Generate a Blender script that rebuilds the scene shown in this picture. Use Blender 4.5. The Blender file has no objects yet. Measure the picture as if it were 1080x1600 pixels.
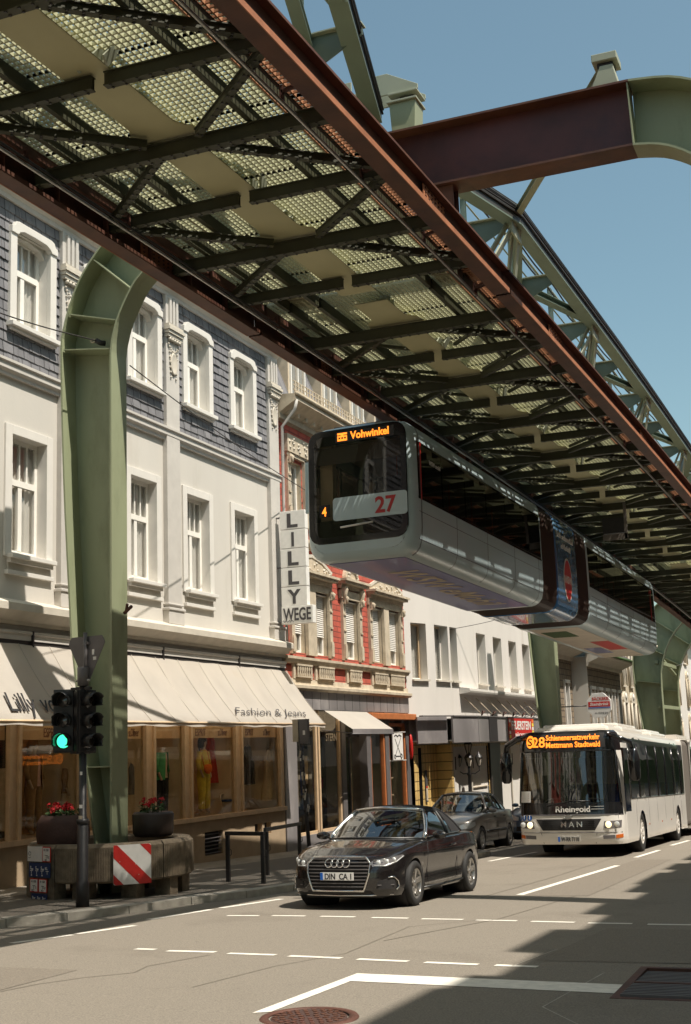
import bpy, bmesh, math, random
from mathutils import Vector, Matrix
from mathutils.geometry import delaunay_2d_cdt
random.seed(7)
SC = bpy.context.scene
COL = SC.collection
R = math.radians
# ---------------------------------------------------------------- camera, sky, sun, exposure
FPX, YAW, PITCH, ROLL = 2017.6, .37962, .181494, -.034967
CAMP = Vector((0, 0, 1.75))
_f = Vector((-math.sin(YAW)*math.cos(PITCH), math.cos(YAW)*math.cos(PITCH), math.sin(PITCH)))
_r0 = Vector((math.cos(YAW), math.sin(YAW), 0)); _u0 = _r0.cross(_f)
_r = _r0*math.cos(ROLL) + _u0*math.sin(ROLL); _u = -_r0*math.sin(ROLL) + _u0*math.cos(ROLL)
cam = bpy.data.cameras.new('camera'); camo = bpy.data.objects.new('camera', cam); COL.objects.link(camo)
cam.sensor_fit = 'VERTICAL'; cam.sensor_height = 36; cam.lens = FPX/1600*36
cam.clip_start = .1; cam.clip_end = 3000
camo.matrix_world = Matrix(((_r.x, _u.x, -_f.x, CAMP.x), (_r.y, _u.y, -_f.y, CAMP.y), (_r.z, _u.z, -_f.z, CAMP.z), (0, 0, 0, 1)))
SC.camera = camo
W = bpy.data.worlds.new('World'); SC.world = W; W.use_nodes = True
nt = W.node_tree; bg = nt.nodes['Background']; sky = nt.nodes.new('ShaderNodeTexSky')
sky.sky_type = 'NISHITA'; sky.sun_disc = False
SUND = Vector((.51, -.12, 1)).normalized()
sky.sun_elevation = math.asin(SUND.z); sky.sun_rotation = math.atan2(SUND.x, SUND.y)
sky.air_density = 1.0; sky.dust_density = 2.2; sky.ozone_density = .9; sky.altitude = 150
tn = nt.nodes.new('ShaderNodeVectorMath'); tn.operation = 'MULTIPLY'; tn.inputs[1].default_value = (1.08, 1.2, .97)
nt.links.new(sky.outputs[0], tn.inputs[0]); nt.links.new(tn.outputs[0], bg.inputs[0]); bg.inputs[1].default_value = .102
sl = bpy.data.lights.new('sun', 'SUN'); sl.energy = 4.9; sl.angle = R(.5); sl.color = (1, .925, .82)
so = bpy.data.objects.new('sun', sl); COL.objects.link(so); so.rotation_euler = SUND.to_track_quat('Z', 'Y').to_euler()
SC.view_settings.view_transform = 'Standard'; SC.view_settings.look = 'None'
SC.view_settings.exposure = .46; SC.view_settings.gamma = 1
try:
    SC.cycles.max_bounces = 8; SC.cycles.transparent_max_bounces = 12; SC.cycles.caustics_reflective = False; SC.cycles.caustics_refractive = False
except Exception: pass
# ---------------------------------------------------------------- surveying: where a sight line meets a real plane
def ray(x, y): return _f + _r*((x-540)/FPX) - _u*((y-800)/FPX)
def onY(x, y, Y): d = ray(x, y); return CAMP + d*((Y-CAMP.y)/d.y)
def onX(x, y, X): d = ray(x, y); return CAMP + d*((X-CAMP.x)/d.x)
GR = -.03                                     # the street falls 3 % away from the camera
def gz(Y): return GR*Y
def onG(x, y, off=0): d = ray(x, y); return CAMP + d*((off-CAMP.z)/(d.z-GR*d.y))
# ---------------------------------------------------------------- materials
MATS = {}
def mat(name, c, rough=.6, metal=0, var=0, vs=6, bump=0, bs=40, spec=None, coat=0, emit=None, es=1, c2=None, cs=2.5, ct=.5, stretch=None):
    """procedural paint/stone: base colour, fine value noise (var), blotches of c2, fine bump"""
    m = bpy.data.materials.new(name); m.use_nodes = True; n = m.node_tree.nodes; l = m.node_tree.links
    p = n['Principled BSDF']; p.inputs['Roughness'].default_value = rough; p.inputs['Metallic'].default_value = metal
    if spec is not None: p.inputs['Specular IOR Level'].default_value = spec
    if coat: p.inputs['Coat Weight'].default_value = coat; p.inputs['Coat Roughness'].default_value = .03
    col = (c[0], c[1], c[2], 1); p.inputs['Base Color'].default_value = col
    tc = n.new('ShaderNodeTexCoord'); vec = tc.outputs['Object']
    if stretch:
        mp = n.new('ShaderNodeMapping'); mp.inputs['Scale'].default_value = stretch; l.new(vec, mp.inputs[0]); vec = mp.outputs[0]
    last = None
    if c2:
        t = n.new('ShaderNodeTexNoise'); t.inputs['Scale'].default_value = cs; t.inputs['Detail'].default_value = 6; t.inputs['Roughness'].default_value = .65; l.new(vec, t.inputs['Vector'])
        r = n.new('ShaderNodeValToRGB'); r.color_ramp.elements[0].position = ct; r.color_ramp.elements[1].position = min(1, ct+.18)
        r.color_ramp.elements[0].color = col; r.color_ramp.elements[1].color = (*c2, 1); l.new(t.outputs['Fac'], r.inputs[0]); last = r.outputs[0]
    if var:
        t = n.new('ShaderNodeTexNoise'); t.inputs['Scale'].default_value = vs; t.inputs['Detail'].default_value = 8; l.new(vec, t.inputs['Vector'])
        mr = n.new('ShaderNodeMapRange'); mr.inputs[1].default_value = .3; mr.inputs[2].default_value = .7; mr.inputs[3].default_value = 1-var; mr.inputs[4].default_value = 1+var; l.new(t.outputs['Fac'], mr.inputs[0])
        mx = n.new('ShaderNodeVectorMath'); mx.operation = 'SCALE'
        if last: l.new(last, mx.inputs[0])
        else: mx.inputs[0].default_value = c
        l.new(mr.outputs[0], mx.inputs['Scale']); last = mx.outputs[0]
    if last: l.new(last, p.inputs['Base Color'])
    if bump:
        t = n.new('ShaderNodeTexNoise'); t.inputs['Scale'].default_value = bs; t.inputs['Detail'].default_value = 4; l.new(vec, t.inputs['Vector'])
        b = n.new('ShaderNodeBump'); b.inputs['Strength'].default_value = bump; b.inputs['Distance'].default_value = .01; l.new(t.outputs['Fac'], b.inputs['Height']); l.new(b.outputs[0], p.inputs['Normal'])
    if emit: p.inputs['Emission Color'].default_value = (*emit, 1); p.inputs['Emission Strength'].default_value = es
    MATS[name] = m; return m
def glass(name, tint=(.5, .5, .5), mixf=.35, rough=.02, base=None, ior=1.5):
    """thin pane: partly see-through, the rest mirror-like by angle"""
    m = bpy.data.materials.new(name); m.use_nodes = True; n = m.node_tree.nodes; l = m.node_tree.links
    n.remove(n['Principled BSDF']); o = n['Material Output']
    t = n.new('ShaderNodeBsdfTransparent'); t.inputs[0].default_value = (*tint, 1)
    g = n.new('ShaderNodeBsdfGlossy'); g.inputs['Roughness'].default_value = rough; g.inputs[0].default_value = (.95, .95, .95, 1)
    ge = n.new('ShaderNodeNewGeometry'); dt = n.new('ShaderNodeVectorMath'); dt.operation = 'DOT_PRODUCT'; l.new(ge.outputs['Normal'], dt.inputs[0]); l.new(ge.outputs['Incoming'], dt.inputs[1])
    ab = n.new('ShaderNodeMath'); ab.operation = 'ABSOLUTE'; l.new(dt.outputs['Value'], ab.inputs[0]); om = n.new('ShaderNodeMath'); om.operation = 'SUBTRACT'; om.inputs[0].default_value = 1; l.new(ab.outputs[0], om.inputs[1])
    fr = n.new('ShaderNodeMath'); fr.operation = 'POWER'; fr.inputs[1].default_value = 5; l.new(om.outputs[0], fr.inputs[0])
    mr = n.new('ShaderNodeMapRange'); mr.inputs[3].default_value = mixf; mr.inputs[4].default_value = 1; l.new(fr.outputs[0], mr.inputs[0])
    mx = n.new('ShaderNodeMixShader'); l.new(mr.outputs[0], mx.inputs[0]); l.new(t.outputs[0], mx.inputs[1]); l.new(g.outputs[0], mx.inputs[2]); l.new(mx.outputs[0], o.inputs[0])
    MATS[name] = m; return m
def brick(name, c1, c2, mortar, w, h, msize=.008, plane='YZ', bump=.5, offs=.5, rough=.85, var=.15):
    m = mat(name, c1, rough, var=0); n = m.node_tree.nodes; l = m.node_tree.links; p = n['Principled BSDF']
    tc = n.new('ShaderNodeTexCoord'); sp = n.new('ShaderNodeSeparateXYZ'); cb = n.new('ShaderNodeCombineXYZ'); l.new(tc.outputs['Object'], sp.inputs[0])
    a, b_ = {'YZ': (1, 2), 'XY': (0, 1), 'XZ': (0, 2)}[plane]
    l.new(sp.outputs[a], cb.inputs[0]); l.new(sp.outputs[b_], cb.inputs[1])
    bt = n.new('ShaderNodeTexBrick'); bt.inputs['Scale'].default_value = 1; bt.inputs['Brick Width'].default_value = w; bt.inputs['Row Height'].default_value = h
    bt.inputs['Mortar Size'].default_value = msize; bt.inputs['Color1'].default_value = (*c1, 1); bt.inputs['Color2'].default_value = (*c2, 1); bt.inputs['Mortar'].default_value = (*mortar, 1); bt.offset = offs
    l.new(cb.outputs[0], bt.inputs['Vector'])
    t = n.new('ShaderNodeTexNoise'); t.inputs['Scale'].default_value = 3; t.inputs['Detail'].default_value = 8; l.new(tc.outputs['Object'], t.inputs['Vector'])
    mr = n.new('ShaderNodeMapRange'); mr.inputs[1].default_value = .3; mr.inputs[2].default_value = .7; mr.inputs[3].default_value = 1-var; mr.inputs[4].default_value = 1+var; l.new(t.outputs['Fac'], mr.inputs[0])
    mx = n.new('ShaderNodeVectorMath'); mx.operation = 'SCALE'; l.new(bt.outputs['Color'], mx.inputs[0]); l.new(mr.outputs[0], mx.inputs['Scale']); l.new(mx.outputs[0], p.inputs['Base Color'])
    b = n.new('ShaderNodeBump'); b.inputs['Strength'].default_value = bump; b.inputs['Distance'].default_value = .01; b.invert = True; l.new(bt.outputs['Fac'], b.inputs['Height']); l.new(b.outputs[0], p.inputs['Normal'])
    return m
mat('asphalt', (.215, .188, .152), .88, var=.3, vs=70, bump=.8, bs=150, c2=(.172, .148, .118), cs=.5, ct=.55)
mat('asphalt_patch', (.15, .13, .105), .9, var=.28, vs=60, bump=.5, bs=160)
mat('asphalt_repair', (.19, .163, .13), .9, var=.3, vs=60, bump=.8, bs=150)
mat('tar', (.165, .143, .11), .7)
mat('paint_line', (.72, .68, .6), .7, var=.12, vs=9, c2=(.42, .385, .33), cs=16, ct=.6)
mat('concrete', (.20, .155, .105), .9, var=.3, vs=7, bump=.9, bs=70, c2=(.10, .077, .05), cs=3, ct=.5)
mat('kerb_stone', (.36, .33, .28), .9, var=.2, vs=5, bump=.5, bs=60)
mat('plaster', (.58, .55, .50), .9, var=.05, vs=.8, bump=.25, bs=55, c2=(.505, .47, .415), cs=1.1, ct=.56, stretch=(1, 1, .22))
mat('plaster_white', (.64, .605, .565), .9, var=.04, vs=1.2, bump=.2, bs=50, c2=(.55, .50, .44), cs=1.0, ct=.58, stretch=(1, 1, .25))
mat('trim', (.56, .51, .43), .85, var=.08, vs=4, bump=.25, bs=45)
mat('trim_grey', (.53, .50, .46), .85, var=.05, vs=4, bump=.2, bs=45)
mat('trim_white', (.68, .65, .60), .75, var=.03, vs=5, bump=.1, bs=45)
mat('sandstone', (.52, .44, .33), .9, var=.15, vs=4, bump=.5, bs=40, c2=(.38, .31, .22), cs=3, ct=.55)
mat('tan_base', (.40, .30, .195), .85, var=.1, vs=3, bump=.3, bs=50, c2=(.27, .2, .13), cs=1.5, ct=.6)
mat('window_frame', (.82, .79, .73), .5, var=.03, vs=8)
mat('shop_frame', (.62, .45, .285), .45, var=.1, vs=6)
mat('dark_frame', (.035, .03, .028), .4)
mat('curtain', (.85, .82, .74), .9, var=.08, vs=3)
mat('room', (.05, .045, .04), .9)
mat('roof_tile', (.06, .052, .05), .8, var=.25, vs=5, bump=.5, bs=20)
mat('roof_red', (.22, .075, .045), .85, var=.25, vs=6, bump=.5, bs=20)
mat('canvas', (.63, .585, .52), .85, var=.06, vs=1.6, bump=.2, bs=24, c2=(.55, .49, .41), cs=.8, ct=.6)
mat('canvas_dim', (.5, .45, .38), .85, var=.06, vs=2)
mat('ink', (.02, .018, .018), .7)
mat('ink_grey', (.065, .06, .062), .7)
mat('ink_brown', (.2, .1, .06), .7)
mat('green_paint', (.29, .32, .20), .5, var=.07, vs=1.2, bump=.06, bs=30, c2=(.235, .26, .155), cs=2.2, ct=.52, stretch=(1, 1, .35))
mat('green_blue', (.15, .20, .165), .5, var=.08, vs=1.5, bump=.06, bs=30)
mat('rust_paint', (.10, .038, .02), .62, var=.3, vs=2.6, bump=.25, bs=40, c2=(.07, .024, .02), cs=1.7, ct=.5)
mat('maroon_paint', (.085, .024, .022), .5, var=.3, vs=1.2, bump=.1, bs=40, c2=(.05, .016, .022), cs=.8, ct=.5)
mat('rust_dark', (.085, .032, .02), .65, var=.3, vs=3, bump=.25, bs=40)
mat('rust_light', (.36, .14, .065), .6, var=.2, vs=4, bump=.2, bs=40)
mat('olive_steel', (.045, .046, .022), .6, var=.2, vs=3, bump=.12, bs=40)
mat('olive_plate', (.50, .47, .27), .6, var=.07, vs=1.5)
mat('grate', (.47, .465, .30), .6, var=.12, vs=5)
mat('grate_rust', (.42, .20, .10), .6, var=.15, vs=5)
mat('chord_steel', (.05, .05, .046), .5, var=.2, vs=5)
mat('cable', (.03, .027, .026), .6)
mat('steel', (.45, .43, .4), .35, metal=.9, var=.15, vs=20)
mat('bearing_paint', (.34, .36, .27), .55, var=.05, vs=3)
mat('black_metal', (.022, .02, .02), .45, var=.2, vs=10)
mat('black_plastic', (.018, .018, .018), .35)
mat('grey_metal', (.13, .12, .12), .5, var=.1, vs=5)
mat('rubber', (.018, .017, .016), .75, bump=.2, bs=60)
mat('rim', (.50, .48, .45), .28, metal=.85)
mat('chrome', (.75, .74, .72), .12, metal=1)
mat('car_black', (.010, .008, .008), .22, spec=.5, coat=1)
mat('car_grey', (.24, .225, .205), .3, metal=.4, coat=1)
mat('car_blue', (.08, .13, .2), .28, metal=.4, coat=1)
mat('softtop', (.013, .012, .013), .95, bump=.3, bs=300)
mat('bus_white', (.74, .70, .64), .32, coat=.6, var=.04, vs=1.5)
mat('bus_black', (.012, .012, .013), .12, coat=.5)
mat('bellows', (.16, .14, .12), .8)
mat('bellows_dark', (.035, .022, .016), .55)
mat('tram_blue', (.45, .55, .57), .34, metal=.0, coat=.3, var=.03, vs=1.2)
mat('tram_black', (.008, .007, .007), .12)
mat('ad_blue', (.04, .13, .28), .25, coat=.6, c2=(.25, .42, .52), cs=1.6, ct=.55)
mat('ad_belly', (.10, .11, .28), .42, coat=.1, c2=(.16, .28, .10), cs=.7, ct=.56)
mat('red', (.55, .02, .015), .45, var=.06, vs=12)
mat('red_dark', (.42, .02, .02), .5)
mat('white', (.80, .78, .74), .5, var=.05, vs=9)
mat('blue_plate', (.012, .035, .12), .5)
mat('eu_blue', (.01, .12, .5), .5)
mat('amber_led', (.6, .15, .02), .5, emit=(1, .24, .02), es=1.6)
mat('green_led', (.05, .5, .3), .4, emit=(.05, 1, .45), es=1.5)
mat('lens_dark', (.035, .03, .028), .12, coat=1)
mat('headlamp', (.75, .76, .74), .2, metal=.2, coat=1)
mat('orange_lens', (.6, .14, .02), .2, coat=1)
mat('lamp_lit', (.9, .8, .55), .3, emit=(1, .75, .4), es=1.2)
mat('terracotta', (.055, .026, .02), .75, bump=.6, bs=25, var=.2, vs=6)
mat('geranium', (.55, .015, .02), .7)
mat('leaf', (.05, .10, .025), .7, var=.3, vs=20)
mat('soil', (.03, .02, .015), .95)
mat('skin_tone', (.42, .25, .16), .6)
mat('mannequin', (.55, .43, .32), .5)
mat('shop_wall', (.62, .38, .18), .8, var=.25, vs=1.8)
mat('shop_wall_light', (.85, .72, .5), .8, var=.15, vs=2)
mat('shop_floor', (.6, .46, .3), .6)
mat('tile_yellow', (.5, .34, .12), .4)
mat('panel_white', (.6, .53, .43), .7, var=.08, vs=2)
mat('fascia_metal', (.27, .25, .25), .45, metal=.3, var=.25, vs=1.5, stretch=(1, .5, .25), c2=(.40, .37, .36), cs=1.4, ct=.55)
mat('orange_wood', (.45, .15, .05), .5, var=.15, vs=6)
for nm, c in (('cloth_green', (.08, .42, .16)), ('cloth_black', (.02, .02, .02)), ('cloth_yellow', (.75, .62, .08)), ('cloth_cream', (.62, .52, .38)), ('cloth_orange', (.8, .18, .03)), ('cloth_red', (.5, .05, .03)), ('cloth_grey', (.2, .2, .2)), ('cloth_tan', (.35, .22, .1)), ('cloth_pink', (.6, .4, .36)), ('cloth_blue', (.04, .09, .3)), ('magenta', (.6, .02, .2)), ('hair_blond', (.42, .28, .12)), ('hair_dark', (.04, .025, .015)), ('seat_grey', (.1, .095, .09)), ('interior_black', (.02, .018, .017))):
    mat(nm, c, .85, var=.12, vs=14)
glass('shop_glass', (.95, .92, .86), .03)
glass('car_glass', (.36, .38, .38), .24)
glass('window_glass', (.93, .93, .93), .13)
glass('tram_glass', (.05, .045, .042), .0)
glass('tram_front_glass', (.42, .38, .33), .05)
glass('bus_glass', (.30, .31, .31), .12)
glass('clear_lens', (.92, .92, .92), .08)
brick('brick_red', (.50, .10, .065), (.43, .085, .055), (.2, .05, .035), .62, .16, .014, bump=.8)
brick('slate', (.20, .195, .205), (.14, .138, .148), (.03, .03, .033), .33, 60, .012, bump=.3, offs=.37)
brick('slate_b', (.19, .186, .197), (.15, .147, .157), (.03, .03, .033), .29, 60, .012, bump=.3, offs=.61)
brick('shingle_tan', (.26, .2, .135), (.2, .15, .10), (.06, .045, .035), .45, .3, .02, bump=.7)
brick('paving', (.27, .24, .2), (.23, .205, .17), (.1, .088, .07), .5, .5, .012, plane='XY', bump=.5)
brick('tiles_yellow', (.75, .52, .2), (.68, .46, .17), (.12, .08, .035), .3, .3, .015, offs=0, bump=.4, rough=.35)
m_ = MATS['canvas']; n_ = m_.node_tree.nodes; l_ = m_.node_tree.links; tr_ = n_.new('ShaderNodeBsdfTranslucent'); tr_.inputs[0].default_value = (.8, .66, .48, 1)
mx_ = n_.new('ShaderNodeMixShader'); mx_.inputs[0].default_value = .4; l_.new(n_['Principled BSDF'].outputs[0], mx_.inputs[1]); l_.new(tr_.outputs[0], mx_.inputs[2]); l_.new(mx_.outputs[0], n_['Material Output'].inputs[0])
# ---------------------------------------------------------------- object helpers
def prop(o, label=None, cat=None, group=None, kind=None):
    if label: o['label'] = label
    if cat: o['category'] = cat
    if group: o['group'] = group
    if kind: o['kind'] = kind
    return o
def empty(name, loc=(0, 0, 0), label=None, cat=None, group=None, rz=0):
    o = bpy.data.objects.new(name, None); COL.objects.link(o); o.location = loc; o.rotation_euler = (0, 0, rz); o.empty_display_size = .2
    return prop(o, label, cat, group)
def copy_tree(o, parent=None):
    c = o.copy(); COL.objects.link(c)
    c.parent = parent
    for ch in list(o.children): copy_tree(ch, c)
    return c
XF = [None]
class MB:
    def __init__(s): s.v = []; s.f = []; s.m = []; s.mats = []; s.sm = []
    def mi(s, m):
        m = m if isinstance(m, str) else m
        if m not in s.mats: s.mats.append(m)
        return s.mats.index(m)
    def add(s, vs, fs, m, smooth=False):
        b = len(s.v); s.v += [tuple(v) for v in vs]; k = s.mi(m)
        for f in fs: s.f.append(tuple(b+i for i in f)); s.m.append(k); s.sm.append(smooth)
        return s
    def box(s, x0, x1, y0, y1, z0, z1, m):
        if x0 > x1: x0, x1 = x1, x0
        if y0 > y1: y0, y1 = y1, y0
        if z0 > z1: z0, z1 = z1, z0
        return s.add([(x, y, z) for z in (z0, z1) for y in (y0, y1) for x in (x0, x1)], [(0, 2, 3, 1), (4, 5, 7, 6), (0, 1, 5, 4), (2, 6, 7, 3), (0, 4, 6, 2), (1, 3, 7, 5)], m)
    def beam(s, p, q, w, h, m, up=(0, 0, 1), off=(0, 0)):
        p = Vector(p); q = Vector(q); d = (q-p)
        if d.length < 1e-6: return s
        d.normalize(); sd = d.cross(Vector(up))
        if sd.length < 1e-4: sd = d.cross(Vector((1, 0, 0)))
        sd.normalize(); u = sd.cross(d); vs = []
        for e in (p, q):
            for a, b in ((-1, -1), (1, -1), (1, 1), (-1, 1)): vs.append(e + sd*(a*w/2+off[0]) + u*(b*h/2+off[1]))
        return s.add(vs, [(0, 1, 2, 3), (7, 6, 5, 4), (0, 4, 5, 1), (1, 5, 6, 2), (2, 6, 7, 3), (3, 7, 4, 0)], m)
    def ibeam(s, p, q, w, h, m, t=.02, up=(0, 0, 1)):
        s.beam(p, q, w, t, m, up, (0, h/2-t/2)); s.beam(p, q, w, t, m, up, (0, -h/2+t/2)); s.beam(p, q, t, h-2*t-.002, m, up); return s
    def tube(s, pts, r, m, n=8, closed=False, caps=True, rs=None):
        pts = [Vector(p) for p in pts]; N = len(pts); rings = []; up = None
        for i, p in enumerate(pts):
            a = pts[i-1] if (i > 0 or closed) else p; b = pts[(i+1) % N] if (i < N-1 or closed) else p
            d = (b-a).normalized()
            if up is None: up = Vector((0, 0, 1)) if abs(d.z) < .9 else Vector((1, 0, 0))
            sd = d.cross(up).normalized(); up = sd.cross(d).normalized(); rr = rs[i] if rs else r
            rings.append([p + (sd*math.cos(t)+up*math.sin(t))*rr for t in [2*math.pi*k/n for k in range(n)]])
        vs = [v for rg in rings for v in rg]; fs = []
        for i in range(N if closed else N-1):
            j = (i+1) % N
            for k in range(n): fs.append((i*n+k, i*n+(k+1) % n, j*n+(k+1) % n, j*n+k))
        if caps and not closed: fs.append(tuple(range(n-1, -1, -1))); fs.append(tuple((N-1)*n+k for k in range(n)))
        return s.add(vs, fs, m, True)
    def prism(s, poly, fn, d, m, smooth=False):
        """2-D polygon; fn(a,b)->3D point; extruded by vector d"""
        P = [Vector(fn(a, b)) for a, b in poly]; D = Vector(d); n = len(P)
        fs = [tuple(range(n)), tuple(range(2*n-1, n-1, -1))] + [(i, i+n, (i+1) % n + n, (i+1) % n) for i in range(n)]
        return s.add(P + [p+D for p in P], fs, m, smooth)
    def grid(s, rows, m, smooth=True, wrap=False, flip=False):
        n = len(rows[0]); vs = [p for r in rows for p in r]; fs = []
        for i in range(len(rows)-1):
            for k in range(n if wrap else n-1):
                a, b, c, d = i*n+k, i*n+(k+1) % n, (i+1)*n+(k+1) % n, (i+1)*n+k
                fs.append((a, d, c, b) if flip else (a, b, c, d))
        return s.add(vs, fs, m, smooth)
    def lathe(s, prof, c, m, n=24, axis='Z', smooth=True):
        c = Vector(c); rows = []
        for r, h in prof:
            row = []
            for k in range(n):
                t = 2*math.pi*k/n; a, b = r*math.cos(t), r*math.sin(t)
                row.append(c + (Vector((a, b, h)) if axis == 'Z' else Vector((b, h, a)) if axis == 'Y' else Vector((h, a, b))))
            rows.append(row)
        return s.grid(rows, m, smooth, wrap=True)
    def build(s, name, parent=None, world=True, bevel=0, fixn=True, M=None, recalc=True):
        me = bpy.data.meshes.new(name); vs = s.v
        if M is None and XF[0] is not None: M = XF[0]
        if M is not None: vs = [tuple(M @ Vector(v)) for v in vs]
        if parent is not None and world:
            q = parent
            while q.parent is not None: q = q.parent
            o_ = Vector(q.get('org', (0, 0, 0))); vs = [(v[0]-o_.x, v[1]-o_.y, v[2]-o_.z) for v in vs]
        me.from_pydata(vs, [], s.f)
        for m in s.mats: me.materials.append(MATS[m])
        me.polygons.foreach_set('material_index', s.m); me.polygons.foreach_set('use_smooth', s.sm)
        me.update()
        if recalc and fixn:
            b = bmesh.new(); b.from_mesh(me); bmesh.ops.recalc_face_normals(b, faces=b.faces); b.to_mesh(me); b.free()
        o = bpy.data.objects.new(name, me); COL.objects.link(o)
        if parent is not None: o.parent = parent
        if bevel:
            md = o.modifiers.new('bevel', 'BEVEL'); md.width = bevel; md.segments = 2; md.limit_method = 'ANGLE'; md.angle_limit = R(40)
        return o
def thing(name, loc, label, cat, group=None):
    """Empty at the thing's base in world coordinates; parts are given in world coordinates and re-based"""
    o = empty(name, loc, label, cat, group); o['org'] = tuple(loc); return o
def clean_org():
    for o in bpy.data.objects:
        if 'org' in o: del o['org']
def text_geo(st, size, extrude=.004, offset=0, shear=0, spacing=1.0):
    cu = bpy.data.curves.new('tmp', 'FONT'); cu.body = st; cu.size = size; cu.extrude = extrude; cu.offset = offset; cu.shear = shear; cu.space_character = spacing; cu.resolution_u = 3
    o = bpy.data.objects.new('tmp', cu); COL.objects.link(o); dg = bpy.context.evaluated_depsgraph_get(); dg.update()
    me = bpy.data.meshes.new_from_object(o.evaluated_get(dg)); vs = [tuple(v.co) for v in me.vertices]; fs = [tuple(p.vertices) for p in me.polygons]
    bpy.data.objects.remove(o); bpy.data.curves.remove(cu); bpy.data.meshes.remove(me)
    return vs, fs
def text_to(mb, st, size, m, origin, xd, yd, extrude=.004, offset=0, shear=0, align='C', wscale=1.0, spacing=1.0, width=None, warp=None):
    vs, fs = text_geo(st, size, extrude, offset, shear, spacing)
    if not vs: return
    x0 = min(v[0] for v in vs); x1 = max(v[0] for v in vs)
    if width: wscale = width/max(1e-6, x1-x0)
    sh = {'C': (x0+x1)/2, 'L': x0, 'R': x1}[align]; xd = Vector(xd).normalized(); yd = Vector(yd).normalized(); nd = xd.cross(yd); o = Vector(origin)
    P = []
    for v in vs:
        a = (v[0]-sh)*wscale; b = v[1]
        if warp: a, b = warp(a, b)
        P.append(o + xd*a + yd*b + nd*v[2])
    mb.add(P, fs, m)
def rrect(x0, x1, y0, y1, r, n=5):
    P = []
    for cx, cy, a0 in ((x1-r, y1-r, 0), (x0+r, y1-r, 90), (x0+r, y0+r, 180), (x1-r, y0+r, 270)):
        for k in range(n+1): a = R(a0+90*k/n); P.append((cx+r*math.cos(a), cy+r*math.sin(a)))
    return P
def lerp(a, b, t): return a+(b-a)*t
def interp(x, xs, ys):
    if x <= xs[0]: return ys[0]
    for i in range(len(xs)-1):
        if x <= xs[i+1]: return lerp(ys[i], ys[i+1], (x-xs[i])/(xs[i+1]-xs[i]))
    return ys[-1]
def spline(pts, n=6, closed=False):
    """Catmull-Rom through tuples"""
    out = []; N = len(pts)
    for i in range(N if closed else N-1):
        p0 = pts[i-1] if (i > 0 or closed) else pts[i]; p1 = pts[i]; p2 = pts[(i+1) % N]; p3 = pts[(i+2) % N] if (i+2 < N or closed) else pts[(i+1) % N]
        for k in range(n):
            t = k/n; out.append(tuple(.5*((2*b)+(-a+c)*t+(2*a-5*b+4*c-d)*t*t+(-a+3*b-3*c+d)*t**3) for a, b, c, d in zip(p0, p1, p2, p3)))
    if not closed: out.append(tuple(pts[-1]))
    return out
# ================================================================ setting: ground, road, pavement, markings
KERB = [(-11.7, -25), (-11.7, 8), (-11.45, 13), (-11.1, 15), (-10.74, 15.9), (-10.41, 17), (-10.2, 18.5), (-9.84, 19.7), (-9.63, 21.1), (-9.5, 24), (-9.3, 28), (-9.1, 31.6), (-9.5, 32.3), (-11.7, 32.9), (-12.1, 33.6), (-12.1, 60), (-12.1, 150)]
def P2(a, off=0): return (a[0], a[1], gz(a[1])+off)
g = MB(); xs = [-300, -60, -20, 0, 30, 120]; ys = [-80, -20, 0, 20, 40, 60, 90, 130, 180, 300]
g.grid([[(x, y, gz(y)-.012) for x in xs] for y in ys], 'asphalt_patch'); prop(g.build('ground'), kind='structure')
g = MB(); g.grid([[(x, y, gz(y)) for x in (-13.5, -9, -4, 2.05)] for y in (-25, -10, 0, 10, 20, 30, 45, 60, 90, 150)], 'asphalt'); prop(g.build('road'), kind='structure')
# left pavement: slabs by the wall, asphalt strip to the kerb
g = MB()
rows = []
for a in KERB: rows.append([P2((-14.55, a[1]), .13), P2((-13.3, a[1]), .128), P2((a[0]-.16, a[1]), .12)])
g.grid([[r_[0], r_[1]] for r_ in rows], 'paving', False); g.grid([[r_[1], r_[2]] for r_ in rows], 'asphalt_patch', False)
prop(g.build('pavement'), kind='structure')
g = MB(); dense = []
for a, b in zip(KERB[:-1], KERB[1:]):
    L_ = math.dist(a, b); n = max(1, int(L_/1.0))
    for k in range(n): dense.append((lerp(a[0], b[0], k/n), lerp(a[1], b[1], k/n), lerp(a[0], b[0], (k+.985)/n), lerp(a[1], b[1], (k+.985)/n)))
for x0, y0, x1, y1 in dense:
    if y0 > 80 or y0 < 5: continue
    d = Vector((x1-x0, y1-y0)).normalized(); n_ = Vector((-d.y, d.x))*.16
    z0, z1 = gz(y0), gz(y1)
    vs = [(x0+n_.x, y0+n_.y, z0+.124), (x1+n_.x, y1+n_.y, z1+.124), (x1, y1, z1+.11), (x0, y0, z0+.11), (x0+n_.x, y0+n_.y, z0-.1), (x1+n_.x, y1+n_.y, z1-.1), (x1+.012, y1, z1-.1), (x0+.012, y0, z0-.1)]
    g.add(vs, [(0, 1, 2, 3), (3, 2, 6, 7), (0, 3, 7, 4), (1, 5, 6, 2), (0, 4, 5, 1)], 'kerb_stone')
prop(g.build('kerb'), kind='structure')
g = MB(); g.grid([[P2((2.05, y), -.02), P2((2.05, y), .12), P2((5.05, y), .125)] for y in range(-25, 151, 5)], 'paving', False); prop(g.build('pavement'), kind='structure')
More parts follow.
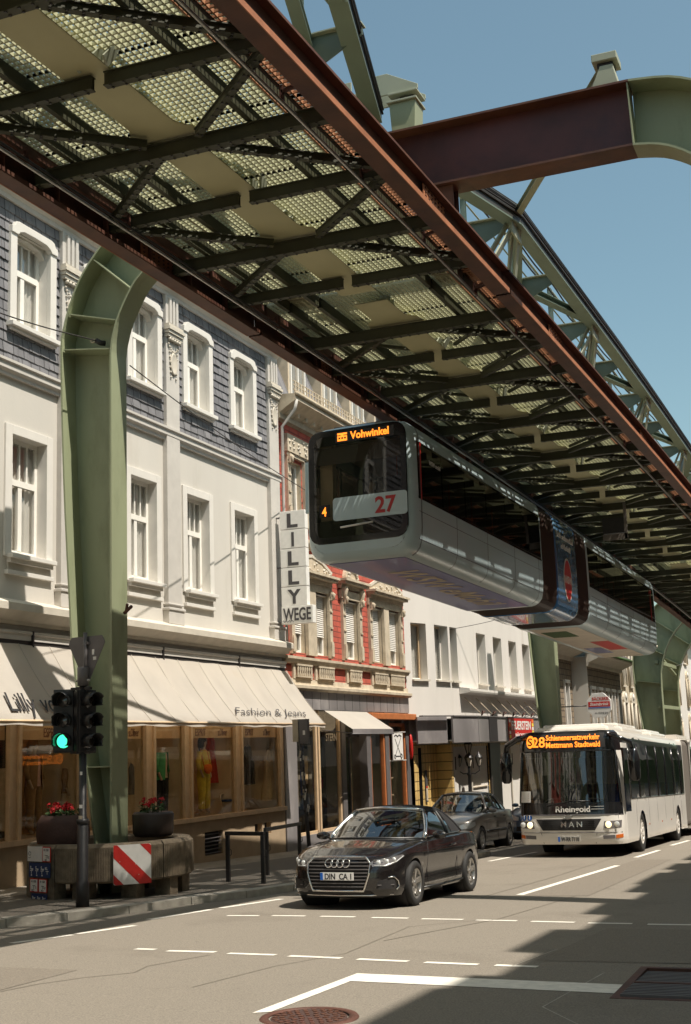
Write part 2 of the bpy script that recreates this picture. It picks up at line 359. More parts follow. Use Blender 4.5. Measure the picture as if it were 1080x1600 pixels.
# painted markings (thin sheets 4 mm above the road)
mk = MB()
def strip(p0, p1, w, seg=1, m='paint_line', mb=None):
    mb = mb or mk; a = Vector(p0); b = Vector(p1); d = (b-a).normalized(); n_ = Vector((-d.y, d.x))*w/2
    for k in range(seg):
        q0 = a.lerp(b, k/seg); q1 = a.lerp(b, (k+1)/seg)
        mb.add([(q0.x-n_.x, q0.y-n_.y, gz(q0.y-n_.y)+.004), (q0.x+n_.x, q0.y+n_.y, gz(q0.y+n_.y)+.004), (q1.x+n_.x, q1.y+n_.y, gz(q1.y+n_.y)+.004), (q1.x-n_.x, q1.y-n_.y, gz(q1.y-n_.y)+.004)], [(0, 1, 2, 3)], m)
def gxy(x, y): p = onG(x, y); return (p.x, p.y)
for a, b, y0, y1 in ((355, 405, 1431, 1431), (425, 477, 1431, 1431.5), (501, 555, 1432, 1433), (581, 638, 1434, 1435), (659, 724, 1436, 1437), (744, 808, 1438, 1439), (830, 898, 1440, 1441.5), (919, 988, 1442.5, 1443.5), (1012, 1085, 1444.5, 1445.5), (1108, 1190, 1446, 1447)):
    strip(gxy(a, y0), gxy(b, y1), .11)
for a, b, y0, y1 in ((212, 243, 1483, 1484), (262, 337, 1486, 1488), (357, 431, 1490, 1492.5), (452, 534, 1494, 1497.5), (559, 638, 1499, 1502.5), (664, 747, 1504, 1507.5), (774, 840, 1508.5, 1511)):
    strip(gxy(a, y0), gxy(b, y1), .11)
def quadm(pts, m='paint_line'):
    mk.add([(*gxy(*p), gz(gxy(*p)[1])+.0045) for p in pts], [tuple(range(len(pts)))], m)
quadm([(558, 1521.5), (981, 1539.5), (963, 1553), (548, 1533.5)])
quadm([(558, 1521.5), (548, 1533.5), (424, 1581.5), (394, 1583.5)])
strip(gxy(812, 1398.5), gxy(965, 1352.5), .13, 3)
for p in (((993, 1340), (1030, 1328.6)), ((1049, 1321), (1077, 1313.3)), ((1098, 1307), (1120, 1301))): strip(gxy(*p[0]), gxy(*p[1]), .12)
for p in (((18, 1474), (113, 1461)), ((120, 1459.5), (211, 1446.5)), ((232, 1437), (330, 1421.5)), ((345, 1419), (440, 1405))): strip(gxy(*p[0]), gxy(*p[1]), .11)
strip((-8.5, 29.4), (-8.35, 33.2), .11); strip((-8.35, 37), (-8.3, 41), .11)
prop(mk.build('road_markings', recalc=False), kind='structure')
cr = MB()
def crack(pts, w, m):
    for a, b in zip(pts[:-1], pts[1:]):
        p0, p1 = gxy(*a), gxy(*b); strip(p0, p1, w, 1, m, cr)
crack([(0, 1550), (60, 1538), (130, 1528), (210, 1520), (230, 1510), (330, 1492)], .016, 'tar')
crack([(770, 1436), (640, 1448), (540, 1490), (430, 1510), (300, 1543)], .012, 'tar')
crack([(945, 1520), (848, 1574)], .014, 'kerb_stone'); crack([(848, 1574), (905, 1602)], .014, 'kerb_stone'); crack([(800, 1510), (840, 1495), (872, 1483)], .014, 'kerb_stone')
crack([(760, 1400), (860, 1372), (960, 1340), (1020, 1322)], .025, 'tar'); crack([(600, 1470), (780, 1436), (900, 1400)], .02, 'tar')
for x0, x1, y0, y1 in ((-8.9, -7.6, 9.0, 11.6), (-3.4, -1.2, 13.2, 16.2), (-5.4, -4.4, 20.5, 30)): cr.add([(x0, y0, gz(y0)+.003), (x1, y0+.1, gz(y0)+.003), (x1-.1, y1, gz(y1)+.003), (x0+.15, y1, gz(y1)+.003)], [(0, 1, 2, 3)], 'asphalt_repair')
prop(cr.build('road_cracks', recalc=False), kind='structure')
# low wooded hill closing the street far away
g = MB(); g.grid([[(x, 330+40*math.sin(i*.9), z) for x, z in ((-170+i*14, -14), (-170+i*14, 2+3*math.sin(i*.7)))] for i in range(26)], 'leaf')
prop(g.build('hill'), kind='structure')
# manhole cover and drain grate
c = onG(483, 1591); mh = thing('manhole_cover', (c.x, c.y, gz(c.y)), 'round cast iron manhole cover in the road at the bottom of the picture', 'manhole cover')
m = MB(); m.lathe([(.0, .006), (.29, .006), (.3, .002)], (c.x, c.y, gz(c.y)+.004), 'terracotta', 40)
for r_, n_ in ((.07, 6), (.14, 12), (.21, 18), (.265, 24)):
    for k in range(n_):
        t = 2*math.pi*k/n_; m.beam((c.x+r_*math.cos(t)-.02*math.cos(t), c.y+r_*math.sin(t)-.02*math.sin(t), gz(c.y)+.012), (c.x+(r_+.02)*math.cos(t), c.y+(r_+.02)*math.sin(t), gz(c.y)+.012), .03, .008, 'rust_paint')
m.build('cover', mh)
m = MB(); m.lathe([(.315, .004), (.315, .012), (.38, .012), (.39, .0)], (c.x, c.y, gz(c.y)+.002), 'rust_dark', 40); m.build('rim', mh)
c = Vector(((-2.22-1.6)/2+.12, 11.9, gz(11.9)))
dg_ = thing('drain_grate', (c.x, c.y, c.z), 'dark rectangular iron drain grate at the end of the white stop line', 'drain grate')
m = MB(); m.box(-2.25, -1.35, 11.1, 12.65, c.z-.06, c.z-.045, 'ink')
for a in ((-2.25, -2.18, 11.1, 12.65), (-1.42, -1.35, 11.1, 12.65), (-2.18, -1.42, 11.1, 11.17), (-2.18, -1.42, 12.58, 12.65), (-2.18, -1.42, 11.85, 11.9)): m.box(a[0], a[1], a[2], a[3], c.z-.04, c.z+.028, 'rust_dark')
m.build('frame', dg_)
m = MB()
for k in range(17):
    y = 11.21+k*.083
    if abs(y-11.875) > .04: m.box(-2.18, -1.42, y-.014, y+.014, c.z-.03, c.z+.024-.03*(y-11.9), 'grey_metal')
m.build('bars', dg_)
# ================================================================ helpers for façades (street side = +X)
def wall_holes(mb, X, y0, y1, z0, z1, holes, m, depth=.25, mr=None, zf=None):
    ys = sorted({y0, y1, *[h[0] for h in holes], *[h[1] for h in holes]}); zs = sorted({z0, z1, *[h[2] for h in holes], *[h[3] for h in holes]})
    for a, b in zip(ys[:-1], ys[1:]):
        for c_, d in zip(zs[:-1], zs[1:]):
            cy, cz = (a+b)/2, (c_+d)/2
            if any(h[0] < cy < h[1] and h[2] < cz < h[3] for h in holes): continue
            mb.add([(X, a, c_), (X, b, c_), (X, b, d), (X, a, d)], [(0, 1, 2, 3)], m)
    for h in holes:
        a, b, c_, d = h[:4]; X2 = X-depth; mm = mr or m
        mb.add([(X, a, c_), (X, a, d), (X2, a, d), (X2, a, c_)], [(0, 1, 2, 3)], mm); mb.add([(X, b, c_), (X, b, d), (X2, b, d), (X2, b, c_)], [(3, 2, 1, 0)], mm)
        mb.add([(X, a, c_), (X, b, c_), (X2, b, c_), (X2, a, c_)], [(3, 2, 1, 0)], mm); mb.add([(X, a, d), (X, b, d), (X2, b, d), (X2, a, d)], [(0, 1, 2, 3)], mm)
def moulding(mb, X, y0, y1, prof, m):
    """profile of (projection, z) swept along Y"""
    mb.grid([[(X+p, y0, z) for p, z in prof], [(X+p, y1, z) for p, z in prof]], m, False)
    mb.add([(X+p, y0, z) for p, z in prof] + [(X, y0, prof[0][1]), (X, y0, prof[-1][1])][::-1], [tuple(range(len(prof)+2))], m)
    mb.add([(X+p, y1, z) for p, z in prof] + [(X, y1, prof[0][1]), (X, y1, prof[-1][1])][::-1], [tuple(range(len(prof)+2))], m)
def casement(parent, X, y0, y1, z0, z1, bars=4, split=.66, curt=True, depth=.25, fm='window_frame', shut=0, gm='window_glass'):
    """window in an opening: frame with mullion, transom and small top bars; pane and curtain as sub-parts"""
    xf = X-depth; f = MB(); w = .085
    f.box(xf, xf+.06, y0+.001, y0+w, z0+.001, z1-.001, fm); f.box(xf, xf+.06, y1-w, y1-.001, z0+.001, z1-.001, fm)
    f.box(xf+.001, xf+.058, y0+w, y1-w, z0+.001, z0+w, fm); f.box(xf+.001, xf+.058, y0+w, y1-w, z1-w, z1-.001, fm)
    zt = lerp(z0, z1, split); yc = (y0+y1)/2
    if bars:
        f.box(xf+.002, xf+.075, y0+w, y1-w, zt-.06, zt+.06, fm); f.box(xf+.003, xf+.065, yc-.06, yc+.06, z0+w, zt-.05, fm)
        for k in range(1, bars):
            y = lerp(y0+w, y1-w, k/bars); f.box(xf+.004, xf+.05, y-.02, y+.02, zt+.05, z1-w, fm)
    fo = f.build('window', parent)
    g_ = MB(); g_.box(xf+.02, xf+.026, y0+w*.8, y1-w*.8, z0+w*.8, z1-w*.8, gm); g_.build('pane', fo)
    if curt:
        c_ = MB(); rows = []
        for z in (z0+.02, z1-.02):
            rows.append([(xf-.05+.03*math.sin(k*1.9), lerp(y0, y1, k/28), z) for k in range(29)])
        c_.grid(rows, 'curtain'); c_.build('curtain', fo)
    if shut:
        s_ = MB(); zb = z1-(z1-z0)*shut; n_ = int((z1-zb)/.06)
        for k in range(n_):
            z = z1-.06*(k+1); s_.add([(xf+.10, y0+.03, z), (xf+.10, y1-.03, z), (xf+.075, y1-.03, z+.056), (xf+.075, y0+.03, z+.056), (xf+.06, y0+.03, z), (xf+.06, y1-.03, z)], [(0, 1, 2, 3), (0, 4, 5, 1)], 'trim_white')
        s_.box(xf+.06, xf+.2, y0+.01, y1-.01, z1-.02, z1+.2, 'trim_white'); s_.build('shutter', fo)
    return fo
def body_box(mb, X, y0, y1, z0, z1, dep, m='room', back='plaster'):
    """sides, back, floor and inner dark wall of a building whose street front stands at X"""
    Xb = X-dep
    mb.add([(X, y0, z0), (X, y0, z1), (Xb, y0, z1), (Xb, y0, z0)], [(0, 1, 2, 3)], back); mb.add([(X, y1, z0), (X, y1, z1), (Xb, y1, z1), (Xb, y1, z0)], [(3, 2, 1, 0)], back)
    mb.add([(Xb, y0, z0), (Xb, y1, z0), (Xb, y1, z1), (Xb, y0, z1)], [(0, 1, 2, 3)], back); mb.add([(X, y0, z1), (X, y1, z1), (Xb, y1, z1), (Xb, y0, z1)], [(0, 1, 2, 3)], back)
def room_back(mb, X, y0, y1, z0, z1, d, m='room'):
    mb.add([(X-d, y0+.02, z0), (X-d, y1-.02, z0), (X-d, y1-.02, z1), (X-d, y0+.02, z1)], [(0, 1, 2, 3)], m)
# ================================================================ figures
def skin_mesh(name, verts, edges, radii, m, parent, sub=1, M=None):
    me = bpy.data.meshes.new('tmp'); me.from_pydata(verts, edges, []); o = bpy.data.objects.new('tmp', me); COL.objects.link(o)
    sk = o.modifiers.new('s', 'SKIN'); sk.use_smooth_shade = True
    for i, v in enumerate(me.skin_vertices[0].data):
        r_ = radii[i]; v.radius = r_ if isinstance(r_, tuple) else (r_, r_); v.use_root = (i == 0)
    if sub: sb = o.modifiers.new('b', 'SUBSURF'); sb.levels = sub; sb.render_levels = sub
    dg = bpy.context.evaluated_depsgraph_get(); dg.update(); me2 = bpy.data.meshes.new_from_object(o.evaluated_get(dg)); me2.name = name
    bpy.data.objects.remove(o); bpy.data.meshes.remove(me)
    if M is not None: me2.transform(M)
    me2.materials.clear(); me2.materials.append(MATS[m])
    for p in me2.polygons: p.use_smooth = True
    ob = bpy.data.objects.new(name, me2); COL.objects.link(ob); ob.parent = parent; return ob
def loft_rings(mb, rings, m, n=16, M=None):
    """rings: (cx, cy, z, rx, ry)"""
    rows = []
    for cx, cy, z, rx, ry in rings: rows.append([(cx+rx*math.cos(2*math.pi*k/n), cy+ry*math.sin(2*math.pi*k/n), z) for k in range(n)])
    mb.grid(rows, m, True, wrap=True); b = len(mb.v)
    mb.add([rows[0][k] for k in range(n)], [tuple(range(n))], m, True); mb.add([rows[-1][k] for k in range(n)], [tuple(range(n))], m, True)
def mannequin(loc, rz, label, top, legs, hair=None, head=True, jacket=None, h=1.78, skin='mannequin', bend=.0, sleeve=True, skirt=None):
    t = empty('mannequin', loc, label, 'mannequin', 'figures dressed in the shop windows', rz); s = h/1.78
    V = [(0, 0, .93), (0, 0, 1.1), (0, 0, 1.27), (0, 0, 1.42), (0, 0, 1.5), (0, .01, 1.56), (0, .02, 1.66), (0, .01, 1.74),
         (.09, 0, .88), (.10, .01, .5), (.10, -.01, .09), (.10, .10, .03), (-.09, 0, .88), (-.11, .03, .5), (-.11, 0, .09), (-.12, .11, .03),
         (.17, 0, 1.42), (.22, 0, 1.16), (.21, .10+bend, .93), (.20, .14+bend, .84), (-.17, 0, 1.42), (-.23, -.02, 1.16), (-.22, .05, .92), (-.215, .07, .83)]
    E_ = [(0, 1), (1, 2), (2, 3), (3, 4), (0, 8), (8, 9), (9, 10), (10, 11), (0, 12), (12, 13), (13, 14), (14, 15), (3, 16), (16, 17), (17, 18), (18, 19), (3, 20), (20, 21), (21, 22), (22, 23)]
    rr = [(.15, .10), (.12, .09), (.14, .10), (.13, .08), .05, .05, (.08, .1), .06, .08, .055, .035, .03, .08, .055, .035, .03, .05, .038, .027, .03, .05, .038, .027, .03]
    if head: E_ += [(4, 5), (5, 6), (6, 7)]
    else: V = V[:5]+V[8:]; rr = rr[:5]+rr[8:]; E_ = [tuple(i if i < 5 else i-3 for i in e) for e in E_ ]
    skin_mesh('body', V, E_, rr, skin, t, 1, Matrix.Scale(s, 4))
    def rg(L): return [(a*s, b*s, c*s, d*s, e*s) for a, b, c, d, e in L]
    if legs:
        for sx in (-1, 1):
            m = MB(); loft_rings(m, rg([(sx*.115, .01, .12, .075, .08), (sx*.11, .02, .5, .085, .09), (sx*.095, 0, .86, .10, .12), (sx*.06, 0, .97, .11, .125)]), legs); m.build('trouser_leg', t, False)
    if skirt: m = MB(); loft_rings(m, rg([(0, 0, .35, .28, .22), (0, 0, .7, .22, .17), (0, 0, .98, .15, .12), (0, 0, 1.05, .14, .11)]), skirt); m.build('skirt', t, False)
    m = MB(); loft_rings(m, rg([(0, 0, .9, .19, .14), (0, 0, 1.08, .16, .125), (0, 0, 1.28, .19, .14), (0, 0, 1.42, .18, .115), (0, 0, 1.49, .08, .07)]), top); m.build('top', t, False)
    if sleeve:
        for sx in (-1, 1):
            m = MB(); m.tube([(sx*.15*s, 0, 1.44*s), (sx*.225*s, 0, 1.2*s), (sx*.225*s, .04*s, 1.02*s)], .06*s, jacket or top, 10, rs=[.065*s, .058*s, .05*s]); m.build('sleeve', t, False)
    if jacket:
        for sx in (-1, 1):
            m = MB(); m.grid([[(sx*(.05+.03*k/4)*s, (.15-.02*q)*s, (1.46-.6*k/4)*s) if q == 0 else (sx*(.14+.05*q/3*1.2)*s*1.02, (.15-.05*q)*s, (1.46-.6*k/4)*s) for q in range(4)] for k in range(5)], jacket, True)
            o_ = m.build('jacket_front', t, False)
    if head and hair:
        m = MB(); loft_rings(m, rg([(0, -.03, 1.47, .10, .05), (0, -.035, 1.58, .125, .09), (0, -.02, 1.7, .115, .11), (0, 0, 1.79, .08, .09), (0, 0, 1.81, .03, .03)]), hair); m.build('hair', t, False)
    return t
def hanging(loc, label, prof, m, group='clothes hanging in the shop windows', rz=0):
    t = empty('hanging_garment', loc, label, 'garment', group, rz)
    b = MB(); rows = []
    for z, w, d in prof: rows.append([((w+.012*math.sin(k*2.6))*math.cos(2*math.pi*k/30), (d+.02*math.sin(k*2.1))*math.sin(2*math.pi*k/30), z) for k in range(30)])
    b.grid(rows, m, True, wrap=True); b.build('cloth', t, False)
    b = MB(); z = prof[-1][0]; b.tube([(-prof[-1][1], 0, z-.02), (0, 0, z+.06), (prof[-1][1], 0, z-.02)], .008, 'black_metal', 6); b.tube([(0, 0, z+.06), (0, 0, z+.14), (.03, 0, z+.17)], .005, 'black_metal', 6); b.build('hanger', t, False)
    return t
DRESS = [(0, .26, .16), (.4, .2, .13), (.75, .13, .09), (1.0, .16, .09), (1.12, .12, .05)]
SHIRT = [(0, .22, .1), (.3, .2, .1), (.55, .21, .09), (.68, .15, .05)]
# ================================================================ façade A: pale plaster and slate house with the long awning
XA = -14.5; A0, A1 = 9.5, 31.36
ha = thing('corner_house', (XA, 20, gz(20)), 'tall pale plaster house with grey slate upper storey above the long cream awning', 'house')
UW = [(11.9, 13.4), (14.3, 15.8), (17.0, 18.5), (19.35, 20.85), (21.8, 23.15), (23.55, 25.05), (26.05, 27.55), (28.5, 30.02)]
holesU = [(a+.2, b-.2, 9.98, 11.82) for a, b in UW]; holesL = [(a+.2, b-.2, 5.55, 7.78) for a, b in UW]
PIL = [(16.1, 16.7), (21.03, 21.62), (25.2, 25.8), (30.72, 31.3)]
w = MB(); wall_holes(w, XA, A0, A1, 4.62, 9.0, holesL, 'plaster', .3, 'trim_white'); wall_holes(w, XA, A0, A1, 9.0, 12.6, holesU, 'plaster', .3, 'trim_white')
wall_holes(w, XA, A0, A1, 3.3, 4.62, [], 'trim_grey'); body_box(w, XA, A0, A1, -2, 12.6, 10)
for z0, z1 in ((4.7, 8.5), (9.1, 12.5)): room_back(w, XA, A0, A1, z0, z1, 1.2)
w.build('wall', ha, recalc=False)
# slate cladding rows
w = MB(); rowh = .20; nrow = int((12.38-9.14)/rowh); zone = [(A0, PIL[0][0])]+[(PIL[i][1], PIL[i+1][0]) for i in range(3)]
for k in range(nrow):
    za = 9.14+k*rowh; zb = za+rowh+.012; mm = 'slate' if k % 2 else 'slate_b'
    for a, b in zone:
        segs = [(a, b)]
        for h in holesU:
            if h[3] > za and h[2] < zb:
                new = []
                for s_ in segs:
                    if h[1] <= s_[0] or h[0] >= s_[1]: new.append(s_)
                    else:
                        if h[0] > s_[0]: new.append((s_[0], h[0]))
                        if h[1] < s_[1]: new.append((h[1], s_[1]))
                segs = new
        for s_ in segs:
            wob = lambda: random.uniform(-.009, .009); n = max(1, int((s_[1]-s_[0])/.33)); st = (s_[1]-s_[0])/n
            for q in range(n):
                ya, yb = s_[0]+q*st, s_[0]+(q+1)*st; o1 = .05+wob(); lo = za-.012*random.random()
                w.add([(XA+.022, ya+.002, zb), (XA+.022, yb-.002, zb), (XA+o1, yb-.002, lo), (XA+o1+wob(), ya+.002, lo+wob()), (XA+.01, yb, lo), (XA+.01, ya, lo)], [(0, 3, 2, 1), (3, 5, 4, 2)], mm)
w.build('slate_cladding', ha, recalc=False)
for z0, nm, prof in ((4.2, 'cornice', [(0, 4.2), (.10, 4.2), (.10, 4.27), (.16, 4.30), (.34, 4.42), (.36, 4.42), (.36, 4.55), (.33, 4.57), (.0, 4.68)]), (8.9, 'string_course', [(0, 8.86), (.07, 8.86), (.07, 8.92), (.13, 8.97), (.13, 9.08), (.17, 9.10), (.17, 9.15), (0, 9.2)]), (12.4, 'cornice', [(0, 12.36), (.08, 12.36), (.08, 12.45), (.2, 12.52), (.34, 12.56), (.34, 12.68), (.40, 12.7), (.40, 12.78), (0, 12.82)])):
    w = MB(); moulding(w, XA, A0, A1+.03, prof, 'trim' if z0 < 5 else 'trim_white' if z0 > 10 else 'trim_grey'); w.build(nm, ha)
w = MB(); moulding(w, XA, A0, A1+.02, [(0, 3.92), (.12, 3.92), (.12, 4.02), (.15, 4.04), (.15, 4.09), (.02, 4.11), (.02, 4.2)], 'trim_grey'); w.box(XA+.001, XA+.10, A0, A1, 3.8, 3.918, 'dark_frame')
for y in (20.1, 24.9, 28.6): w.box(XA+.1, XA+.16, y-.02, y+.02, 3.8, 4.1, 'dark_frame')
w.build('awning_box', ha)
for a, b in PIL:      # pilasters: shaft, foot, capital with hanging garland and medallion
    w = MB(); w.box(XA-.01, XA+.12, a, b, 4.95, 12.36, 'trim_grey'); w.box(XA-.01, XA+.16, a-.05, b+.05, 4.63, 4.94, 'trim_grey'); w.box(XA-.01, XA+.185, a-.075, b+.075, 4.94, 5.0, 'trim_grey'); w.box(XA-.01, XA+.155, a-.04, b+.04, 5.06, 5.1, 'trim_grey')
    for k in range(3): w.box(XA+.1, XA+.175, a+.1+k*.15, a+.19+k*.15, 11.66, 12.3, 'trim_grey')
    p = w.build('pilaster', ha, bevel=.012)
    w = MB(); yc = (a+b)/2
    for k, (e, z) in enumerate(((.03, 11.32), (.06, 11.4), (.09, 11.48), (.05, 11.56))): w.box(XA+.1, XA+.17+e, a-e*.8, b+e*.8, z, z+.07, 'trim')
    for k in range(5): y = a+.08+k*(b-a-.16)/4; w.lathe([(0, -.045), (.04, -.03), (.05, 0), (.035, .04), (0, .05)], (XA+.17, y, 11.27-.0*k), 'trim', 8)
    for k in range(9):
        t = k/8; y = lerp(a+.06, b-.06, t); z = 11.16-.16*math.sin(math.pi*t); w.lathe([(0, -.03), (.03, 0), (0, .03)], (XA+.15, y, z), 'trim', 6)
    w.lathe([(0, .0), (.13, .0), (.15, .03), (.13, .05), (.11, .035), (0, .045)], (XA+.12, yc, 0), 'trim', 20, 'X')
    n_ = 20*6
    for i in range(len(w.v)-n_, len(w.v)): v = w.v[i]; w.v[i] = (v[0], v[1], v[2]*1.9+10.72)
    for sy in (-1, 1):
        for k in range(7): w.lathe([(0, -.035), (.03, 0), (0, .035)], (XA+.14, yc+sy*(.19-.012*k), 11.1-.12*k), 'trim', 6)
    w.build('capital', p)
# windows
for i, (a, b) in enumerate(UW):
    casement(ha, XA, a+.2, b-.2, 9.98, 11.82, 4, .62)
    w = MB(); Xf = XA+.10
    w.box(XA+.0, Xf, a, a+.2, 9.95, 11.72, 'trim_white'); w.box(XA+.0, Xf, b-.2, b, 9.95, 11.72, 'trim_white')
    arch = [(a, 11.72), (a+.2, 11.72), (a+.25, 11.78), (a+.38, 11.83), ((a+b)/2, 11.84), (b-.38, 11.83), (b-.25, 11.78), (b-.2, 11.72), (b, 11.72), (b, 11.86), (b-.08, 11.88), (b-.12, 11.96), (b-.22, 11.99), (a+.22, 11.99), (a+.12, 11.96), (a+.08, 11.88), (a, 11.86)]
    w.prism(arch, lambda p, q: (XA, p, q), (.13, 0, 0), 'trim_white')
    w.prism([(a+.2, 11.60), (a+.2, 11.82), (b-.2, 11.82), (b-.2, 11.60), (b-.34, 11.74), ((a+b)/2, 11.80), (a+.34, 11.74)], lambda p, q: (XA-.22, p, q), (.16, 0, 0), 'trim_white')
    w.box(XA, XA+.20, a-.04, b+.04, 9.84, 9.93, 'trim_white'); w.box(XA, XA+.13, a+.02, b-.02, 9.78, 9.84, 'trim_white')
    w.build('window_surround', ha, bevel=.008)
    casement(ha, XA, a+.2, b-.2, 5.55, 7.78, 4, .62)
    w = MB(); w.box(XA, XA+.045, a, a+.2, 5.45, 7.96, 'trim_white'); w.box(XA, XA+.045, b-.2, b, 5.45, 7.96, 'trim_white'); w.box(XA, XA+.045, a+.2, b-.2, 7.78, 7.96, 'trim_white')
    w.box(XA, XA+.17, a+.08, b-.02, 5.42, 5.5, 'trim_white'); w.box(XA, XA+.10, a+.11, b-.05, 5.34, 5.42, 'trim_white'); w.box(XA, XA+.03, a+.12, b-.06, 5.2, 5.34, 'trim'); w.box(XA, XA+.08, a+.05, b+.0, 5.12, 5.2, 'trim_white')
    w.build('window_surround', ha, bevel=.006)
# mansard roof with dormers
w = MB(); w.grid([[(XA+.05, A0, 12.8), (XA+.05, A1, 12.8)], [(XA-1.3, A0, 15.6), (XA-1.3, A1, 15.6)], [(XA-9, A0, 17), (XA-9, A1, 17)]], 'slate', False); w.build('roof', ha, recalc=False)
for a in (14.0, 18.7, 22.2, 26.6):
    w = MB(); w.box(XA-1.6, XA-.05, a, a+1.5, 12.8, 14.9, 'trim_white'); w.box(XA-1.7, XA+.06, a-.12, a+1.62, 14.9, 15.05, 'trim_white'); w.box(XA-.06, XA-.03, a+.25, a+.7, 13.2, 14.6, 'window_glass'); w.box(XA-.06, XA-.03, a+.8, a+1.25, 13.2, 14.6, 'window_glass'); w.build('dormer', ha)
# shop front
zS0, zS1 = .28, 3.3
panes = [(10.2, 13.1), (13.4, 16.3), (16.6, 19.62), (19.9, 21.85), (22.1, 24.36), (24.68, 26.03), (26.33, 28.57), (28.88, 31.1)]
w = MB(); wall_holes(w, XA, A0, A1, -1.2, zS0, [(26.95, 27.85, -.55, -.02), (29.55, 29.98, -.28, 0), (30.1, 30.5, -.28, 0)], 'tan_base', .15); wall_holes(w, XA, A0, A1, zS0, zS1, [(a, b, zS0+.06, zS1-.02) for a, b in panes], 'shop_frame', .07)
w.build('shop_base', ha, recalc=False)
w = MB()
for k in range(6): w.box(XA-.12, XA-.04, 26.96, 27.84, -.52+k*.085, -.50+k*.085, 'grey_metal')
w.box(XA-.14, XA-.13, 26.9, 30.6, -.6, 0, 'ink'); w.build('cellar_vent', ha)
w = MB()
for a, b in panes:
    for y in (a, b): w.box(XA-.05, XA+.05, y-.045, y+.045, zS0+.05, zS1, 'shop_frame')
w.box(XA-.05, XA+.10, A0, A1-.05, zS0-.03, zS0+.07, 'shop_frame'); w.build('shop_window_frame', ha, bevel=.006)
for a, b in panes:
    w = MB(); w.box(XA-.035, XA-.028, a+.03, b-.03, zS0+.06, zS1-.02, 'shop_glass'); w.build('shop_window', ha)
w = MB()
for a, b in panes: w.box(XA-.09, XA-.075, a+.04, b-.04, 2.12, 2.62, 'shop_frame')
w.build('window_valance', ha)
w = MB()
for y, st, mm in ((21.0, 'ESPRIT', .46), (24.0, 's.Oliver', .4), (26.95, 'ESPRIT', .5), (28.05, 's.Oliver', .46), (29.5, 'ESPRIT', .46), (30.5, 's.Oliver', .42)):
    text_to(w, st, .24, 'ink_brown', (XA-.07, y, 2.17), (0, 1, 0), (0, 0, 1), .003, .002, width=mm)
w.build('lettering', ha)
w = MB(); X2 = XA-1.7
w.add([(X2, A0, zS0), (X2, A1, zS0), (X2, A1, zS1), (X2, A0, zS1)], [(0, 1, 2, 3)], 'shop_wall'); w.add([(XA-.1, A0, zS0), (XA-.1, A1, zS0), (X2, A1, zS0), (X2, A0, zS0)], [(0, 1, 2, 3)], 'shop_floor'); w.add([(XA-.1, A0, zS1), (XA-.1, A1, zS1), (X2, A1, zS1), (X2, A0, zS1)], [(3, 2, 1, 0)], 'shop_wall_light')
for y in (18.2, 21.97, 24.5, 26.2, 28.7): w.add([(XA-.12, y, zS0), (XA-.12, y, zS1), (XA-1.1, y, zS1), (XA-1.1, y, zS0)], [(0, 1, 2, 3)], 'shop_wall_light')
for y0, y1 in ((22.3, 24.4), (24.8, 25.9)):
    for k in range(int((y1-y0)/.09)): w.box(X2+.5, X2+.53, y0+k*.09, y0+k*.09+.05, zS0+.02, 2.9, 'curtain')
w.add([(XA-1.2, 26.4, zS0+.02), (XA-1.2, 28.3, zS0+.02), (XA-1.2, 28.3, 2.6), (XA-1.2, 26.4, 2.6)], [(0, 1, 2, 3)], 'shop_wall'); w.add([(XA-1.25, 19.9, zS0+.02), (XA-1.25, 21.7, zS0+.02), (XA-1.25, 21.7, 2.6), (XA-1.25, 19.9, 2.6)], [(0, 1, 2, 3)], 'interior_black')
w.build('shop_interior', ha, recalc=False)
# awning: canvas panels with seams, front bar and arms, lettering
aw = MB(); za, zb, Xf, Xw = 2.42, 3.84, XA+1.2, XA+.14; rows = []; ny = 220
for j in range(9):
    t = j/8; rows.append([(lerp(Xw, Xf, t)-.03*math.sin(math.pi*t)*(.6+.4*math.sin(k*.9)), lerp(A0, A1, k/ny), lerp(zb, za, t)-.05*math.sin(math.pi*t)+.006*math.sin(k*.57+j)) for k in range(ny+1)])
rows.append([(Xf+.015+.006*math.sin(k*.8), lerp(A0, A1, k/ny), za-.09+.012*math.sin(k*.45)) for k in range(ny+1)])
aw.grid(rows, 'canvas'); ao = aw.build('awning', ha, recalc=False)
for k in range(13):
    w = MB(); y = A1-.02-k*.975; w.tube([(lerp(Xw, Xf, t/8)-.03*math.sin(math.pi*t/8)+.014, y, lerp(zb, za, t/8)-.05*math.sin(math.pi*t/8)+.012) for t in range(9)], .005, 'canvas_dim', 5); w.build('awning_seam', ao)
w = MB(); w.tube([(Xf, A0, za-.02), (Xf, A1, za-.02)], .028, 'shop_frame', 8)
for y in (12, 16.5, 21, 25.5, 30.8): w.tube([(XA+.05, y, 2.75), (XA+.7, y+.15, 2.62), (Xf-.02, y, za)], .02, 'shop_frame', 6)
w.build('awning_frame', ao)
w = MB(); sd = Vector((Xw-Xf, 0, zb-za)).normalized()
def aw_pt(y, t): return (lerp(Xf, Xw, t)+.03-.03*math.sin(math.pi*t), y, lerp(za, zb, t)-.05*math.sin(math.pi*t)+.02)
yl = onX(10, 1105, Xf-.2).y; yl2 = onX(62, 1105, Xf-.2).y; yr = onX(95, 1105, Xf-.2).y
text_to(w, 'Lilly', .6, 'ink', aw_pt(yl, .10), (0, 1, 0), sd, .003, .0, .3, 'L', width=yl2-yl-.12)
text_to(w, 'von', .6, 'ink', aw_pt(yl2+.05, .10), (0, 1, 0), sd, .003, .0, .3, 'L', width=(yr-yl2))
y1 = onX(361, 1105, Xf-.25).y; y2 = onX(474, 1112, Xf-.25).y
